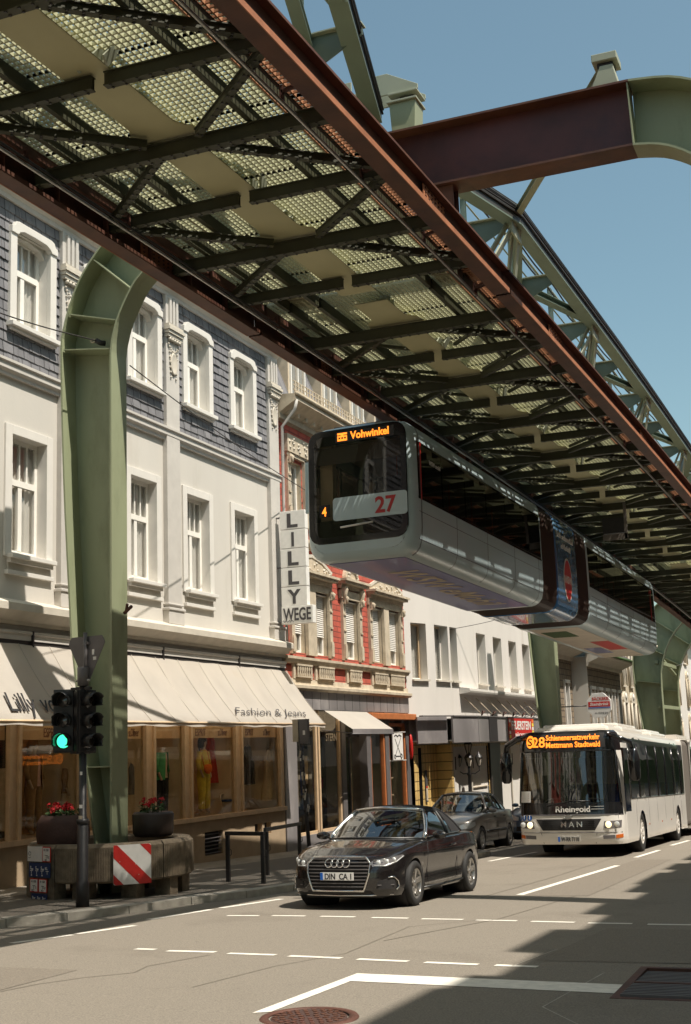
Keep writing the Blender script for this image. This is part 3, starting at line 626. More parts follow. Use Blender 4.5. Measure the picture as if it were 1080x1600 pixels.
text_to(w, 'Fashion & Jeans', .32, 'ink_grey', aw_pt(y1, .13), (0, 1, 0), sd, .003, -.004, .5, 'L', width=y2-y1)
w.build('lettering', ao)
# figures and clothes in the windows
FX = XA-.42
def WY(px): return onX(px, 1210, FX).y
mannequin((FX, WY(52), .36), R(-90), 'blond mannequin in a brown cardigan and pink top in the left shop window', 'cloth_pink', 'cloth_tan', 'hair_blond', jacket='cloth_tan')
mannequin((FX, WY(106), .3), R(-80), 'headless mannequin in a tan blouse beside the blond mannequin', 'cloth_tan', None, head=False, skirt='cloth_cream', h=1.55)
mannequin((FX, WY(252), .36), R(-90), 'headless mannequin in a green vest and black trousers behind the flower trough', 'cloth_cream', 'cloth_black', head=False, jacket='cloth_green')
me_ = mannequin((FX, WY(318), .36), R(-95), 'mannequin in a yellow suit with an orange bag in the middle shop window', 'cloth_yellow', 'cloth_yellow', 'hair_dark')
m = MB(); loft_rings(m, [(.1, .2, .93, .05, .03), (.1, .2, 1.0, .16, .06), (.1, .2, 1.12, .15, .05), (.1, .2, 1.15, .1, .03)], 'cloth_orange'); m.tube([(-.03, .19, 1.12), (.0, .12, 1.45), (.12, 0, 1.52), (.2, .15, 1.12)], .01, 'cloth_orange', 6)
bg_ = m.build('handbag', None, False, M=Matrix.Translation((FX, WY(318), .36)) @ Matrix.Rotation(R(-95), 4, 'Z')); prop(bg_, 'orange handbag carried by the mannequin in the yellow suit', 'bag')
hanging((FX+.05, WY(212), .95), 'grey and tan jacket hanging next to the green pillar', SHIRT+[(.85, .08, .04)], 'cloth_grey', rz=R(60))
hanging((FX-.3, WY(346), 1.05), 'red dress hanging behind the mannequin in the yellow suit', DRESS, 'cloth_red', rz=R(70))
hanging((FX-.1, WY(354), .35), 'dark floral trousers hanging in the middle shop window', [(0, .16, .1), (.5, .15, .09), (1.0, .14, .08)], 'cloth_black', rz=R(70))
hanging((FX, WY(388), .95), 'black blouse hanging at the left side of the last shop window', SHIRT+[(.95, .1, .04)], 'cloth_black', rz=R(70))
hanging((FX, WY(420), .5), 'long cream summer dress hanging in the last shop window', DRESS+[(1.3, .05, .03)], 'cloth_cream', rz=R(70))
for y, c_, lb in ((WY(160), 'cloth_cream', 'cream coat hanging in the window left of the grey jacket'), (WY(8), 'cloth_cream', 'pale dress hanging in the shop window at the left edge of the picture')): hanging((FX, y, .5), lb, DRESS, c_, rz=R(70))
ha_chair = empty('display_chair', (FX+.1, WY(352), .34), 'small curved chair standing on the floor of the middle shop window', 'chair', None, R(40))
m = MB(); m.tube([(-.22, -.2, 0), (-.25, -.1, .42), (0, .05, .5), (.25, -.1, .42), (.22, -.2, 0)], .018, 'shop_wall_light', 7); m.tube([(-.25, -.1, .42), (-.2, .2, .38), (.2, .2, .38), (.25, -.1, .42)], .018, 'shop_wall_light', 7); m.build('frame', ha_chair, False)
m = MB(); m.lathe([(0, .25), (.2, .25), (.22, .28), (.2, .31), (0, .31)], (0, .02, 0), 'cloth_blue', 20); m.build('seat', ha_chair, False)
# ================================================================ façade B: red brick house with sandstone surrounds
XB = -14.5; B0, B1 = 31.4, 41.3
hb = thing('red_house', (XB, 36, gz(36)), 'red brick house with ornate sandstone window surrounds and white roller shutters', 'house')
TW = [(32.12, 33.0), (33.6, 34.6), (35.85, 37.0), (38.1, 39.15), (39.6, 40.75)]
w = MB(); wall_holes(w, XB, B0, B1, 3.6, 7.5, [(a, b, 4.4, 6.15) for a, b in TW], 'brick_red', .2, 'sandstone'); wall_holes(w, XB, B0, B1, 7.5, 11.0, [(a, b, 8.0, 9.75) for a, b in TW], 'brick_red', .2, 'sandstone'); body_box(w, XB, B0, B1, -2, 11.6, 9, back='plaster')
for z0, z1 in ((4.3, 6.3), (7.9, 9.9)): room_back(w, XB, B0, B1, z0, z1, .8)
w.build('wall', hb, recalc=False)
for nm, prof, mm in (('shop_cornice', [(0, 3.36), (.14, 3.36), (.2, 3.42), (.2, 3.5), (.06, 3.53), (.04, 3.68), (0, 3.68)], 'sandstone'), ('ledge', [(0, 4.08), (.1, 4.1), (.14, 4.18), (.17, 4.2), (.17, 4.27), (0, 4.3)], 'sandstone'), ('string_course', [(0, 7.35), (.1, 7.4), (.18, 7.5), (.18, 7.6), (0, 7.66)], 'sandstone'),
    ('cornice', [(0, 10.75), (.12, 10.8), (.12, 10.95), (.35, 11.1), (.62, 11.25), (.6, 11.33), (.6, 11.42), (0, 11.47)], 'sandstone')):
    w = MB(); moulding(w, XB, B0, B1, prof, mm)
    if nm == 'cornice':
        for k in range(18): y = B0+.3+k*.55; w.box(XB, XB+.3, y, y+.12, 10.95, 11.1, 'sandstone')
    w.build(nm, hb)
def surround(y0, y1, z0, z1, kind):
    w = MB(); o = .02
    w.box(XB-.02, XB+.09, y0-.2, y0, z0-.05, z1+.1, 'sandstone'); w.box(XB-.02, XB+.09, y1, y1+.2, z0-.05, z1+.1, 'sandstone')
    for y in (y0-.1, y1+.1):
        w.box(XB, XB+.13, y-.09, y+.09, z0, z0+.38, 'sandstone')
        for dz in (.0, .42, .9, 1.3): w.box(XB, XB+.12, y-.08, y+.08, z0+.38+dz, z0+.43+dz, 'sandstone')
        w.box(XB, XB+.16, y-.08, y+.08, z1-.12, z1+.14, 'sandstone'); w.lathe([(0, -.12), (.06, -.08), (.05, 0), (.075, .06), (0, .12)], (XB+.18, y, z1+.0), 'sandstone', 10)
    return w
def hood(w, y0, y1, z, arch):
    w.box(XB, XB+.12, y0, y1, z, z+.12, 'sandstone'); w.box(XB, XB+.28, y0-.05, y1+.05, z+.12, z+.2, 'sandstone'); w.box(XB, XB+.34, y0-.1, y1+.1, z+.2, z+.27, 'sandstone')
    if arch:
        yc = (y0+y1)/2; poly = [(y0, z+.27), (y1, z+.27), (y1, z+.40), (lerp(yc, y1, .5), z+.66), (yc, z+.76), (lerp(yc, y0, .5), z+.66), (y0, z+.40)]
        w.prism(poly, lambda a, b: (XB, a, b), (.10, 0, 0), 'sandstone'); 
        p2 = poly[2:]; 
        for a, b in zip(p2[:-1], p2[1:]): w.beam((XB+.1, a[0], a[1]), (XB+.1, b[0], b[1]), .09, .05, 'trim', (1, 0, 0))
        for k in range(26):
            t = random.random(); y = lerp(y0+.12, y1-.12, t); zz = z+.32+random.random()*(.30*(1-abs(2*t-1))+.05)
            w.lathe([(0, -.03), (.045, 0), (.03, .03), (0, .04)], (XB+.10, y, zz), 'trim', 6, 'X')
w = surround(TW[0][0], TW[1][1], 4.4, 6.15, 1); w.box(XB-.02, XB+.1, 33.0, 33.6, 4.35, 6.25, 'sandstone'); hood(w, 31.95, 34.8, 6.42, True); w.box(XB, XB+.08, 31.9, 34.85, 6.2, 6.42, 'sandstone'); w.build('window_surround', hb)
w = surround(*TW[2], 4.4, 6.15, 1); w.box(XB, XB+.1, 35.55, 37.3, 6.2, 6.45, 'sandstone')
for y in (35.72, 37.13): w.lathe([(0, -.25), (.06, -.2), (.09, -.05), (.13, .1), (.1, .2), (0, .22)], (XB+.12, y, 6.35), 'sandstone', 10)
hood(w, 35.5, 37.35, 6.5, False); w.prism([(35.8+.62+.55*math.cos(R(t)), 6.77+.5*math.sin(R(t))) for t in range(0, 181, 15)], lambda a, b: (XB, a, b), (.12, 0, 0), 'sandstone')
for k in range(9): t = R(10+k*20); w.lathe([(0, -.06), (.07, 0), (0, .08)], (XB+.14, 36.42+.36*math.cos(t), 6.8+.34*math.sin(t)), 'trim', 7)
w.build('window_surround', hb)
w = surround(TW[3][0], TW[4][1], 4.4, 6.15, 1); w.box(XB-.02, XB+.1, 39.15, 39.6, 4.35, 6.25, 'sandstone'); hood(w, 37.95, 41.0, 6.42, True); w.box(XB, XB+.08, 37.85, 41.0, 6.2, 6.42, 'sandstone'); w.build('window_surround', hb)
for (a, b) in ((TW[0][0], TW[1][1]), TW[2], (TW[3][0], TW[4][1])):
    w = surround(a, b, 8.0, 9.75, 1)
    if b-a > 1.5: w.box(XB-.02, XB+.1, a+.95, a+1.5, 7.95, 9.9, 'sandstone')
    w.box(XB, XB+.1, a-.25, b+.25, 9.85, 9.95, 'sandstone'); w.box(XB, XB+.14, a-.28, b+.28, 9.95, 10.45, 'sandstone')
    for k in range(30): w.lathe([(0, -.03), (.05, 0), (.03, .03), (0, .04)], (XB+.14, random.uniform(a-.2, b+.2), random.uniform(10.0, 10.4)), 'trim', 6, 'X')
    w.build('window_surround', hb)
for i, (a, b) in enumerate(TW):
    casement(hb, XB, a, b, 4.4, 6.15, 0, .6, depth=.2, shut=(.7, .72, .7, .98, .74)[i]); casement(hb, XB, a, b, 8.0, 9.75, 0, .6, depth=.2)
for a, b in ((32.15, 33.15), (33.65, 34.75), (36.0, 36.95), (38.1, 39.25), (39.55, 40.85)):      # balustrade panels under the windows
    w = MB(); w.box(XB, XB+.06, a-.14, b+.14, 3.68, 4.09, 'sandstone'); w.box(XB+.055, XB+.065, a, b, 3.74, 4.05, 'ink_brown'); n = int((b-a)/.13)
    for k in range(n): y = a+.07+k*(b-a-.1)/max(1, n-1); w.lathe([(.03, 3.74), (.045, 3.79), (.025, 3.86), (.045, 3.95), (.03, 4.05)], (XB+.09, y, 0), 'sandstone', 7)
    w.box(XB+.05, XB+.13, a-.02, b+.02, 3.72, 3.76, 'sandstone'); w.box(XB+.05, XB+.13, a-.02, b+.02, 4.03, 4.08, 'sandstone'); w.build('balustrade', hb)
w = MB(); w.grid([[(XB+.1, B0, 11.45), (XB+.1, B1, 11.45)], [(XB-.7, B0, 13.6), (XB-.7, B1, 13.6)], [(XB-8, B0, 15), (XB-8, B1, 15)]], 'slate', False); w.build('roof', hb, recalc=False)
for a in (32.3, 34.7, 37.0, 39.2):
    w = MB(); w.box(XB-1, XB+.0, a, a+1.15, 11.5, 13.3, 'sandstone'); w.box(XB-1.1, XB+.1, a-.1, a+1.25, 13.3, 13.45, 'sandstone'); d_ = w.build('dormer', hb)
    w = MB(); w.box(XB+.0, XB+.02, a+.12, a+.55, 11.75, 13.15, 'window_glass'); w.box(XB+.0, XB+.02, a+.62, a+1.03, 11.75, 13.15, 'window_glass')
    for y in (a+.08, a+.56, a+1.04): w.box(XB, XB+.06, y, y+.06, 11.7, 13.2, 'window_frame')
    w.build('window', d_)
w = MB()
for z in (11.55, 11.68, 11.8): w.beam((XB+.55, B0, z), (XB+.55, B1, z), .03, .02, 'sandstone')
for k in range(50): y = B0+.1+k*.2; w.box(XB+.54, XB+.57, y, y+.05, 11.46, 11.8, 'sandstone')
w.build('snow_guard', hb)
w = MB(); w.tube([(XB+.62, B0+.06, 11.25), (XB+.55, B0+.08, 11.0), (XB+.14, B0+.1, 10.55), (XB+.12, B0+.1, 7.0), (XB+.12, B0+.1, 4.3)], .045, 'trim_grey', 10); w.tube([(XB+.64, B0, 11.42), (XB+.64, B1, 11.42)], .05, 'sandstone', 8); w.build('gutter', hb)
# shop of house B
w = MB(); w.box(XB-.01, XB+.06, B0, B1, 2.86, 3.36, 'fascia_metal')
for k in range(16): w.box(XB+.05, XB+.065, B0+.6*k, B0+.6*k+.012, 2.88, 3.34, 'ink')
w.build('shop_fascia', hb)
w = MB()
for a, b in ((31.4, 32.15), (35.35, 35.65), (37.35, 37.7), (39.0, 39.35), (40.95, 41.3)): w.box(XB-.5, XB+.03, a, b, -1.4, 2.87, 'fascia_metal' if a < 32 else 'grey_metal')
w.box(XB-.4, XB+.02, 32.15, 35.35, -1.3, -.5, 'fascia_metal'); w.box(XB-.4, XB+.02, 37.7, 40.95, -1.3, -.65, 'tan_base'); w.build('shop_pillar', hb)
w = MB()
for a, b in ((32.2, 33.6), (33.8, 35.3)):
    for y in (a, b): w.box(XB-.1, XB-.02, y-.05, y+.05, -.5, 2.85, 'orange_wood' if a > 37 else 'shop_frame')
    w.box(XB-.1, XB-.02, a, b, -.5, -.42, 'shop_frame')
for a, b in ((37.75, 38.95), (39.4, 40.9)):
    for y in (a, b): w.box(XB-.1, XB-.0, y-.06, y+.06, -.65, 2.5, 'orange_wood')
    w.box(XB-.1, XB, a, b, 2.42, 2.52, 'orange_wood'); w.box(XB-.1, XB, a, b, -.66, -.55, 'orange_wood')
w.box(XB-.3, XB-.2, 35.7, 37.3, 2.1, 2.2, 'dark_frame'); w.box(XB-.3, XB-.2, 36.45, 36.55, -1, 2.2, 'dark_frame'); w.build('shop_window_frame', hb)
for a, b in ((32.2, 33.6), (33.8, 35.3), (37.75, 38.95), (39.4, 40.9), (35.68, 37.32)): w = MB(); w.box(XB-.07-(.15 if a == 35.68 else 0), XB-.06-(.15 if a == 35.68 else 0), a, b, -.6, 2.86, 'shop_glass'); w.build('shop_window', hb)
w = MB(); w.add([(XB-2, B0, -1.3), (XB-2, B1, -1.3), (XB-2, B1, 2.9), (XB-2, B0, 2.9)], [(0, 1, 2, 3)], 'room'); w.add([(XB-.9, 37.7, -.6), (XB-.9, 40.95, -.6), (XB-.9, 40.95, 2.5), (XB-.9, 37.7, 2.5)], [(0, 1, 2, 3)], 'panel_white'); w.add([(XB, B0, -1), (XB, B1, -1), (XB-2, B1, -1), (XB-2, B0, -1)], [(0, 1, 2, 3)], 'shop_floor')
for k in range(16): w.box(XB-.7, XB-.5, 37.9+(k % 4)*.7, 38.05+(k % 4)*.7, -.3+(k//4)*.55, -.1+(k//4)*.55, ('cloth_red', 'leaf', 'panel_white', 'cloth_tan')[(k*7) % 4])
for z in (-.35, .2, .75): w.box(XB-.8, XB-.45, 37.8, 40.9, z, z+.03, 'panel_white')
for k in range(10): w.box(XB-.9, XB-.85, 32.4+k*.28, 32.6+k*.28, .2+(k % 3)*.3, 1.6+(k % 2)*.3, ('cloth_grey', 'cloth_blue', 'cloth_cream')[k % 3])
w.build('shop_interior', hb, recalc=False)
w = MB(); text_to(w, 'STERN', .3, 'trim', (XB-.05, 34.75, 2.0), (0, 1, 0), (0, 0, 1), .003, .004, width=.8); w.build('lettering', hb)
w = MB(); w.grid([[(XB+.12, lerp(33.9, 37.2, k/20), 2.84) for k in range(21)], [(XB+.95, lerp(33.9, 37.2, k/20), 2.3) for k in range(21)]], 'canvas', False); w.grid([[(XB+.96, 33.9, 2.3), (XB+.96, 37.2, 2.3)], [(XB+.97, 33.9, 2.16), (XB+.97, 37.2, 2.16)]], 'fascia_metal', False)
w.tube([(XB+.96, 33.88, 2.16), (XB+.96, 37.22, 2.16)], .02, 'grey_metal', 6); w.tube([(XB, 33.95, 2.3), (XB+.95, 33.95, 2.18)], .015, 'grey_metal', 5); w.tube([(XB, 37.15, 2.3), (XB+.95, 37.15, 2.18)], .015, 'grey_metal', 5)
ob = w.build('awning', hb, recalc=False)
w = MB(); w.box(XB+.06, XB+.30, 37.2, 41.35, 2.62, 2.82, 'orange_wood'); w.build('awning_box', hb, bevel=.02)
pn = MB(); pn.box(XB+.10, XB+.13, 39.42, 40.35, 1.35, 2.2, 'white'); b_ = pn
fl = prop(b_.build('banner', None), 'white banner with scissors and a key drawn in black beside the shop door', 'banner')
w = MB(); X_ = XB+.136
w.beam((X_, 39.6, 2.02), (X_, 40.1, 1.5), .02, .006, 'ink', (1, 0, 0)); w.beam((X_, 39.6, 1.5), (X_, 40.15, 2.05), .02, .006, 'ink', (1, 0, 0)); w.tube([(X_, 39.55+.06*math.cos(t*.7), 1.46+.06*math.sin(t*.7)) for t in range(10)], .012, 'ink', 5); w.tube([(X_, 40.15+.07*math.cos(t*.7), 1.47+.07*math.sin(t*.7)) for t in range(10)], .014, 'ink', 5); w.beam((X_, 39.65, 1.47), (X_, 40.08, 1.47), .025, .006, 'ink', (1, 0, 0)); w.tube([(X_, 39.55, 2.1), (X_, 39.7, 2.15), (X_, 39.85, 2.09), (X_, 40.0, 2.15), (X_, 40.2, 2.1)], .014, 'ink', 5)
w.tube([(XB, 39.3, 2.23), (X_, 40.6, 2.23)], .015, 'white', 5); w.tube([(XB, 39.3, 1.33), (X_, 40.6, 1.33)], .015, 'white', 5); w.build('drawing', fl)
pn = MB(); pn.lathe([(0, -.02), (.24, -.02), (.24, .02), (0, .02)], (0, 0, 0), 'red', 20, 'Y')
fl = prop(pn.build('sign_disc', None, M=Matrix.Translation((XB+.2, 40.95, 1.75)) @ Matrix.Scale(1.7, 4, (0, 0, 1)) @ Matrix.Scale(.28, 4, (1, 0, 0))), 'slim red oval sign fixed between the red house and the white building', 'sign')
# vertical shop sign of stacked white boxes
sY = 30.9; cxs = [onY(x, y, sY) for x, y in ((435, 800), (476, 798), (443, 945), (484, 943))]
xl, xr, zt = cxs[0].x+.03, cxs[1].x, cxs[0].z; zb_ = onY(443, 948, sY).z
sg = thing('vertical_sign', (xl, sY, zb_), 'tall vertical shop sign of stacked white boxes with dark letters beside the red house', 'sign')
bh = (zt-zb_)/5
for k, ch in enumerate('LILLY'):
    z1 = zt-k*bh; w = MB(); w.box(xl, xr, sY, sY+.2, z1-bh+.012, z1-.004, 'white'); o_ = w.build('sign_box', sg, bevel=.008)
    w = MB(); text_to(w, ch, bh*1.0, 'ink_grey', ((xl+xr)/2, sY-.003, z1-bh*.86), (1, 0, 0), (0, 0, 1), .003, .018, width=(.42 if ch == 'L' else .1 if ch == 'I' else .52)*(xr-xl)); w.build('lettering', o_)
w = MB(); w.box(xl, xr+.16, sY-.02, sY+.2, zb_-.47, zb_-.0, 'white'); o_ = w.build('sign_box', sg, bevel=.008)
w = MB(); text_to(w, 'WEGE', .46, 'ink_grey', ((xl+xr)/2+.08, sY-.025, zb_-.38), (1, 0, 0), (0, 0, 1), .003, .01, width=(xr-xl)*1.08); w.tube([(xl+.03+k*.028, sY-.03, zb_-.40+.03*math.sin(k*2.1)) for k in range(12)], .007, 'ink', 4); w.build('lettering', o_)
w = MB()
for z in (zt-.15, zt-1.5, zb_-.4): w.tube([(XB+.02, sY+.1, z), (xl+.01, sY+.1, z)], .025, 'grey_metal', 6)
w.box(XB+.03, XB+.09, sY+.02, sY+.2, zb_-.5, zt-.05, 'grey_metal'); w.build('bracket', sg)
# ================================================================ white building C with a bent front
hc = thing('white_building', (-14.2, 50, gz(50)), 'plain white rendered building with narrow deep windows and a dark metal shop canopy', 'building')
def plan_hit(px, py, A, B):
    d = ray(px, py); a = Vector(A); b = Vector(B)-a     # CAMP.xy + s*d.xy = a + t*b
    M_ = Matrix(((d.x, -b.x), (d.y, -b.y))); s_ = M_.inverted() @ Vector((a.x-CAMP.x, a.y-CAMP.y)); return s_[1]*b.length
PC = [(-14.5, 41.3), (-13.98, 44.5), (-13.72, 47.6), (-13.72, 60.2)]
t_ = onX(677, 1010, PC[1][0]).y; PC[1] = (PC[1][0], t_); PC[2] = (PC[2][0], onX(716, 1010, PC[2][0]).y); PC[3] = (PC[3][0], onX(839, 1010, PC[3][0]).y)
WC = [[(643, 667)], [(680, 706)], [(726, 734), (745, 762), (771, 786), (795, 809), (816, 829)]]; WC[2] = [(745, 757), (771, 782), (795, 805), (816, 825)]; WC[1] = [(680, 701), (704, 716)]
for si in range(3):
    A_, B_ = PC[si], PC[si+1]; d = Vector(B_)-Vector(A_); L_ = d.length; d.normalize()
    M_ = Matrix(((d.y, d.x, 0, A_[0]), (-d.x, d.y, 0, A_[1]), (0, 0, 1, 0), (0, 0, 0, 1))); XF[0] = M_
    hs = []
    for a, b in WC[si]:
        ya = plan_hit(a, 1020, A_, B_); yb = plan_hit(b, 1020, A_, B_); hs.append((max(.12, ya), min(L_-.1, yb+(.2 if si == 2 else 0)), 4.0, 5.92))
    w = MB(); wall_holes(w, 0, 0, L_, 3.0, 9.2, hs, 'plaster_white', .38, 'trim_white'); wall_holes(w, 0, 0, L_, 1.8, 3.0, [], 'plaster_white'); room_back(w, 0, 0, L_, 3.8, 6.1, 1.3); w.build('wall', hc, recalc=False)
    for h in hs:
        f = MB(); xf = -.36
        for y in (h[0], h[1]-.07): f.box(xf, xf+.06, y+.001, y+.069, h[2], h[3], 'trim_white' if si else 'shop_frame')
        f.box(xf, xf+.058, h[0], h[1], h[2], h[2]+.07, 'trim_white'); f.box(xf, xf+.058, h[0], h[1], h[3]-.07, h[3], 'shop_frame'); f.box(-.1, .1, h[0]-.03, h[1]+.03, h[2]-.06, h[2]-.001, 'trim'); fo = f.build('window', hc)
        f = MB(); f.box(xf+.02, xf+.03, h[0]+.05, h[1]-.05, h[2]+.05, h[3]-.05, 'window_glass'); f.build('pane', fo)
        f = MB(); f.grid([[(xf-.1+.03*math.sin(k*2), lerp(h[0], h[1], k/20), z) for k in range(21)] for z in (h[2], h[3])], 'curtain'); f.build('curtain', fo)
    if si == 2:
        w = MB(); moulding(w, 0, -.1, L_, [(0, 3.55), (.36, 3.6), (.38, 3.66), (.38, 3.74), (0, 3.8)], 'trim_white'); w.build('ledge', hc)
    w = MB(); w.box(.55 if si else .35, .62 if si else .42, -.02, L_+.02, 1.84, 2.72, 'fascia_metal'); w.box(0, .56 if si else .36, 0, L_, 2.62, 2.66, 'grey_metal'); w.box(.0, .55 if si else .35, 0, L_, 1.9, 1.94, 'trim_white'); w.box(.5, .66, -.02, L_+.02, 2.72, 2.76, 'grey_metal'); w.build('shop_canopy', hc)
    if si == 2:
        for k in range(9):
            w = MB(); y = .4+k*1.45; w.tube([(.02, y, 3.45), (.62, y+.15, 2.78)], .016, 'sandstone', 5); w.tube([(.62, y, 2.78), (.72, y-.15, 2.93)], .022, 'rust_dark', 5); w.tube([(.62, y, 2.78), (.72, y+.15, 2.93)], .022, 'rust_dark', 5); w.build('sign_rod', hc)
        for k in range(3): w = MB(); w.tube([(.05+.6*math.sin(R(t*15)), 7.2+k*1.5, 2.8+.5*math.sin(R(t*15))*math.cos(R(t*7))) for t in range(0, 13)], .012, 'grey_metal', 5); w.build('cable_loop', hc)
        bn = MB(); yb0 = plan_hit(795, 1140, (A_[0]+.64, A_[1]), (B_[0]+.64, B_[1])); yb1 = plan_hit(834, 1140, (A_[0]+.64, A_[1]), (B_[0]+.64, B_[1]))
        bn.box(.63, .65, yb0, yb1, 1.86, 2.74, 'red'); XF[0] = M_; bo = prop(bn.build('shop_banner', None, bevel=.004), 'red shop banner with white lettering on the dark canopy of the white building', 'banner')
        bn = MB(); ym = (yb0+yb1)/2; wd = (yb1-yb0)
        text_to(bn, 'FEUERSTEIN', .46, 'white', (.655, ym-.05, 2.28), (0, 1, 0), (0, 0, 1), .003, .012, width=wd*.76); text_to(bn, 'BÄCKEREI', .2, 'white', (.655, ym-.05, 1.98), (0, 1, 0), (0, 0, 1), .003, .004, width=wd*.5)
        for k in range(5): bn.box(.652, .656, yb0+.05, yb0+.05+wd*.06, 1.95+k*.15, 2.06+k*.15, ('cloth_yellow', 'white', 'leaf', 'cloth_orange', 'white')[k]); bn.box(.652, .656, yb1-.05-wd*.07, yb1-.05, 1.95+k*.15, 2.08+k*.15, ('leaf', 'cloth_yellow', 'white', 'cloth_yellow', 'cloth_orange')[k])
        bn.build('lettering', bo)
        # dark pier face on the canopy
        w = MB(); ya = plan_hit(765, 1140, (A_[0]+.64, A_[1]), (B_[0]+.64, B_[1])); w.box(.625, .645, ya, ya+1.1, 1.84, 2.72, 'ink'); w.build('canopy_joint', hc)
XF[0] = None
w = MB(); body_box(w, -14.5, 41.3, PC[3][1], -2.5, 9.2, 9); w.add([(-14.5, 41.3, 9.2), (PC[1][0], PC[1][1], 9.2), (PC[2][0], PC[2][1], 9.2), (PC[3][0], PC[3][1], 9.2), (-14.5, PC[3][1], 9.2)], [(0, 1, 2, 3, 4)], 'roof_tile'); w.add([(-13.72, PC[3][1], -2.5), (-13.72, PC[3][1], 9.2), (-14.5, PC[3][1], 9.2), (-14.5, PC[3][1], -2.5)], [(0, 1, 2, 3)], 'plaster_white'); w.build('rear_wall', hc, recalc=False)
w = MB(); w.tube([(-13.62, PC[3][1]-.1, z) for z in (9.2, 6, 3, 1)], .05, 'trim', 8); w.build('downpipe', hc)
XC_ = -14.35; w = MB()
wall_holes(w, XC_, 41.3, 43.85, -2.4, 1.9, [(41.75, 42.1, -1.3, 1.7)], 'tiles_yellow', .1, 'dark_frame'); XC_ = -13.83; w.box(-14.4, XC_, 43.8, 43.855, -2.4, 1.89, 'tiles_yellow')
wall_holes(w, XC_, 43.86, PC[3][1], -2.4, 1.9, [(44.0, 48.4, -.9, 1.7), (50.0, 53.5, -1, 1.7)], 'tiles_yellow', .1, 'dark_frame')
for y, m_ in ((48.5, 'dark_frame'), (49.0, 'dark_frame'), (49.45, 'dark_frame'), (53.8, 'tan_base'), (57, 'panel_white')): w.box(XC_, XC_+.08, y, y+.5, -1.6, 1.89, m_)
w.build('shop_front', hc, recalc=False)
w = MB()
for a, b in ((44.05, 46.1), (46.2, 48.4), (50.0, 51.7), (51.8, 53.5)): w.box(XC_-.08, XC_-.05, a, b, -.9, 1.7, 'trim_white'); w.box(XC_-.05, XC_+.0, a-.05, a+.05, -.9, 1.7, 'trim'); w.box(XC_-.05, XC_-.045, a+.3, a+.42, .9, 1.35, 'ink')
for z in (-.6, -.2, .2): w.box(XC_-.05, XC_-.0, 46.3, 48.3, z, z+.03, 'sandstone')
w.build('shutter_panel', hc)
for x, a in ((-14.33, 43.9), (-14.33, 42.3)):
    w = MB(); w.box(x, x+.03, a, a+.2, -.1, .95, 'ink_grey'); w.box(x+.031, x+.034, a+.02, a+.18, -.05, .35, 'sandstone'); w.box(x+.031, x+.034, a+.02, a+.18, .36, .42, 'red'); prop(w.build('advert_strip', None), 'narrow vertical advertising strip, the %s one on the yellow tiled wall' % ('right hand' if a > 43 else 'left hand'), 'sign')
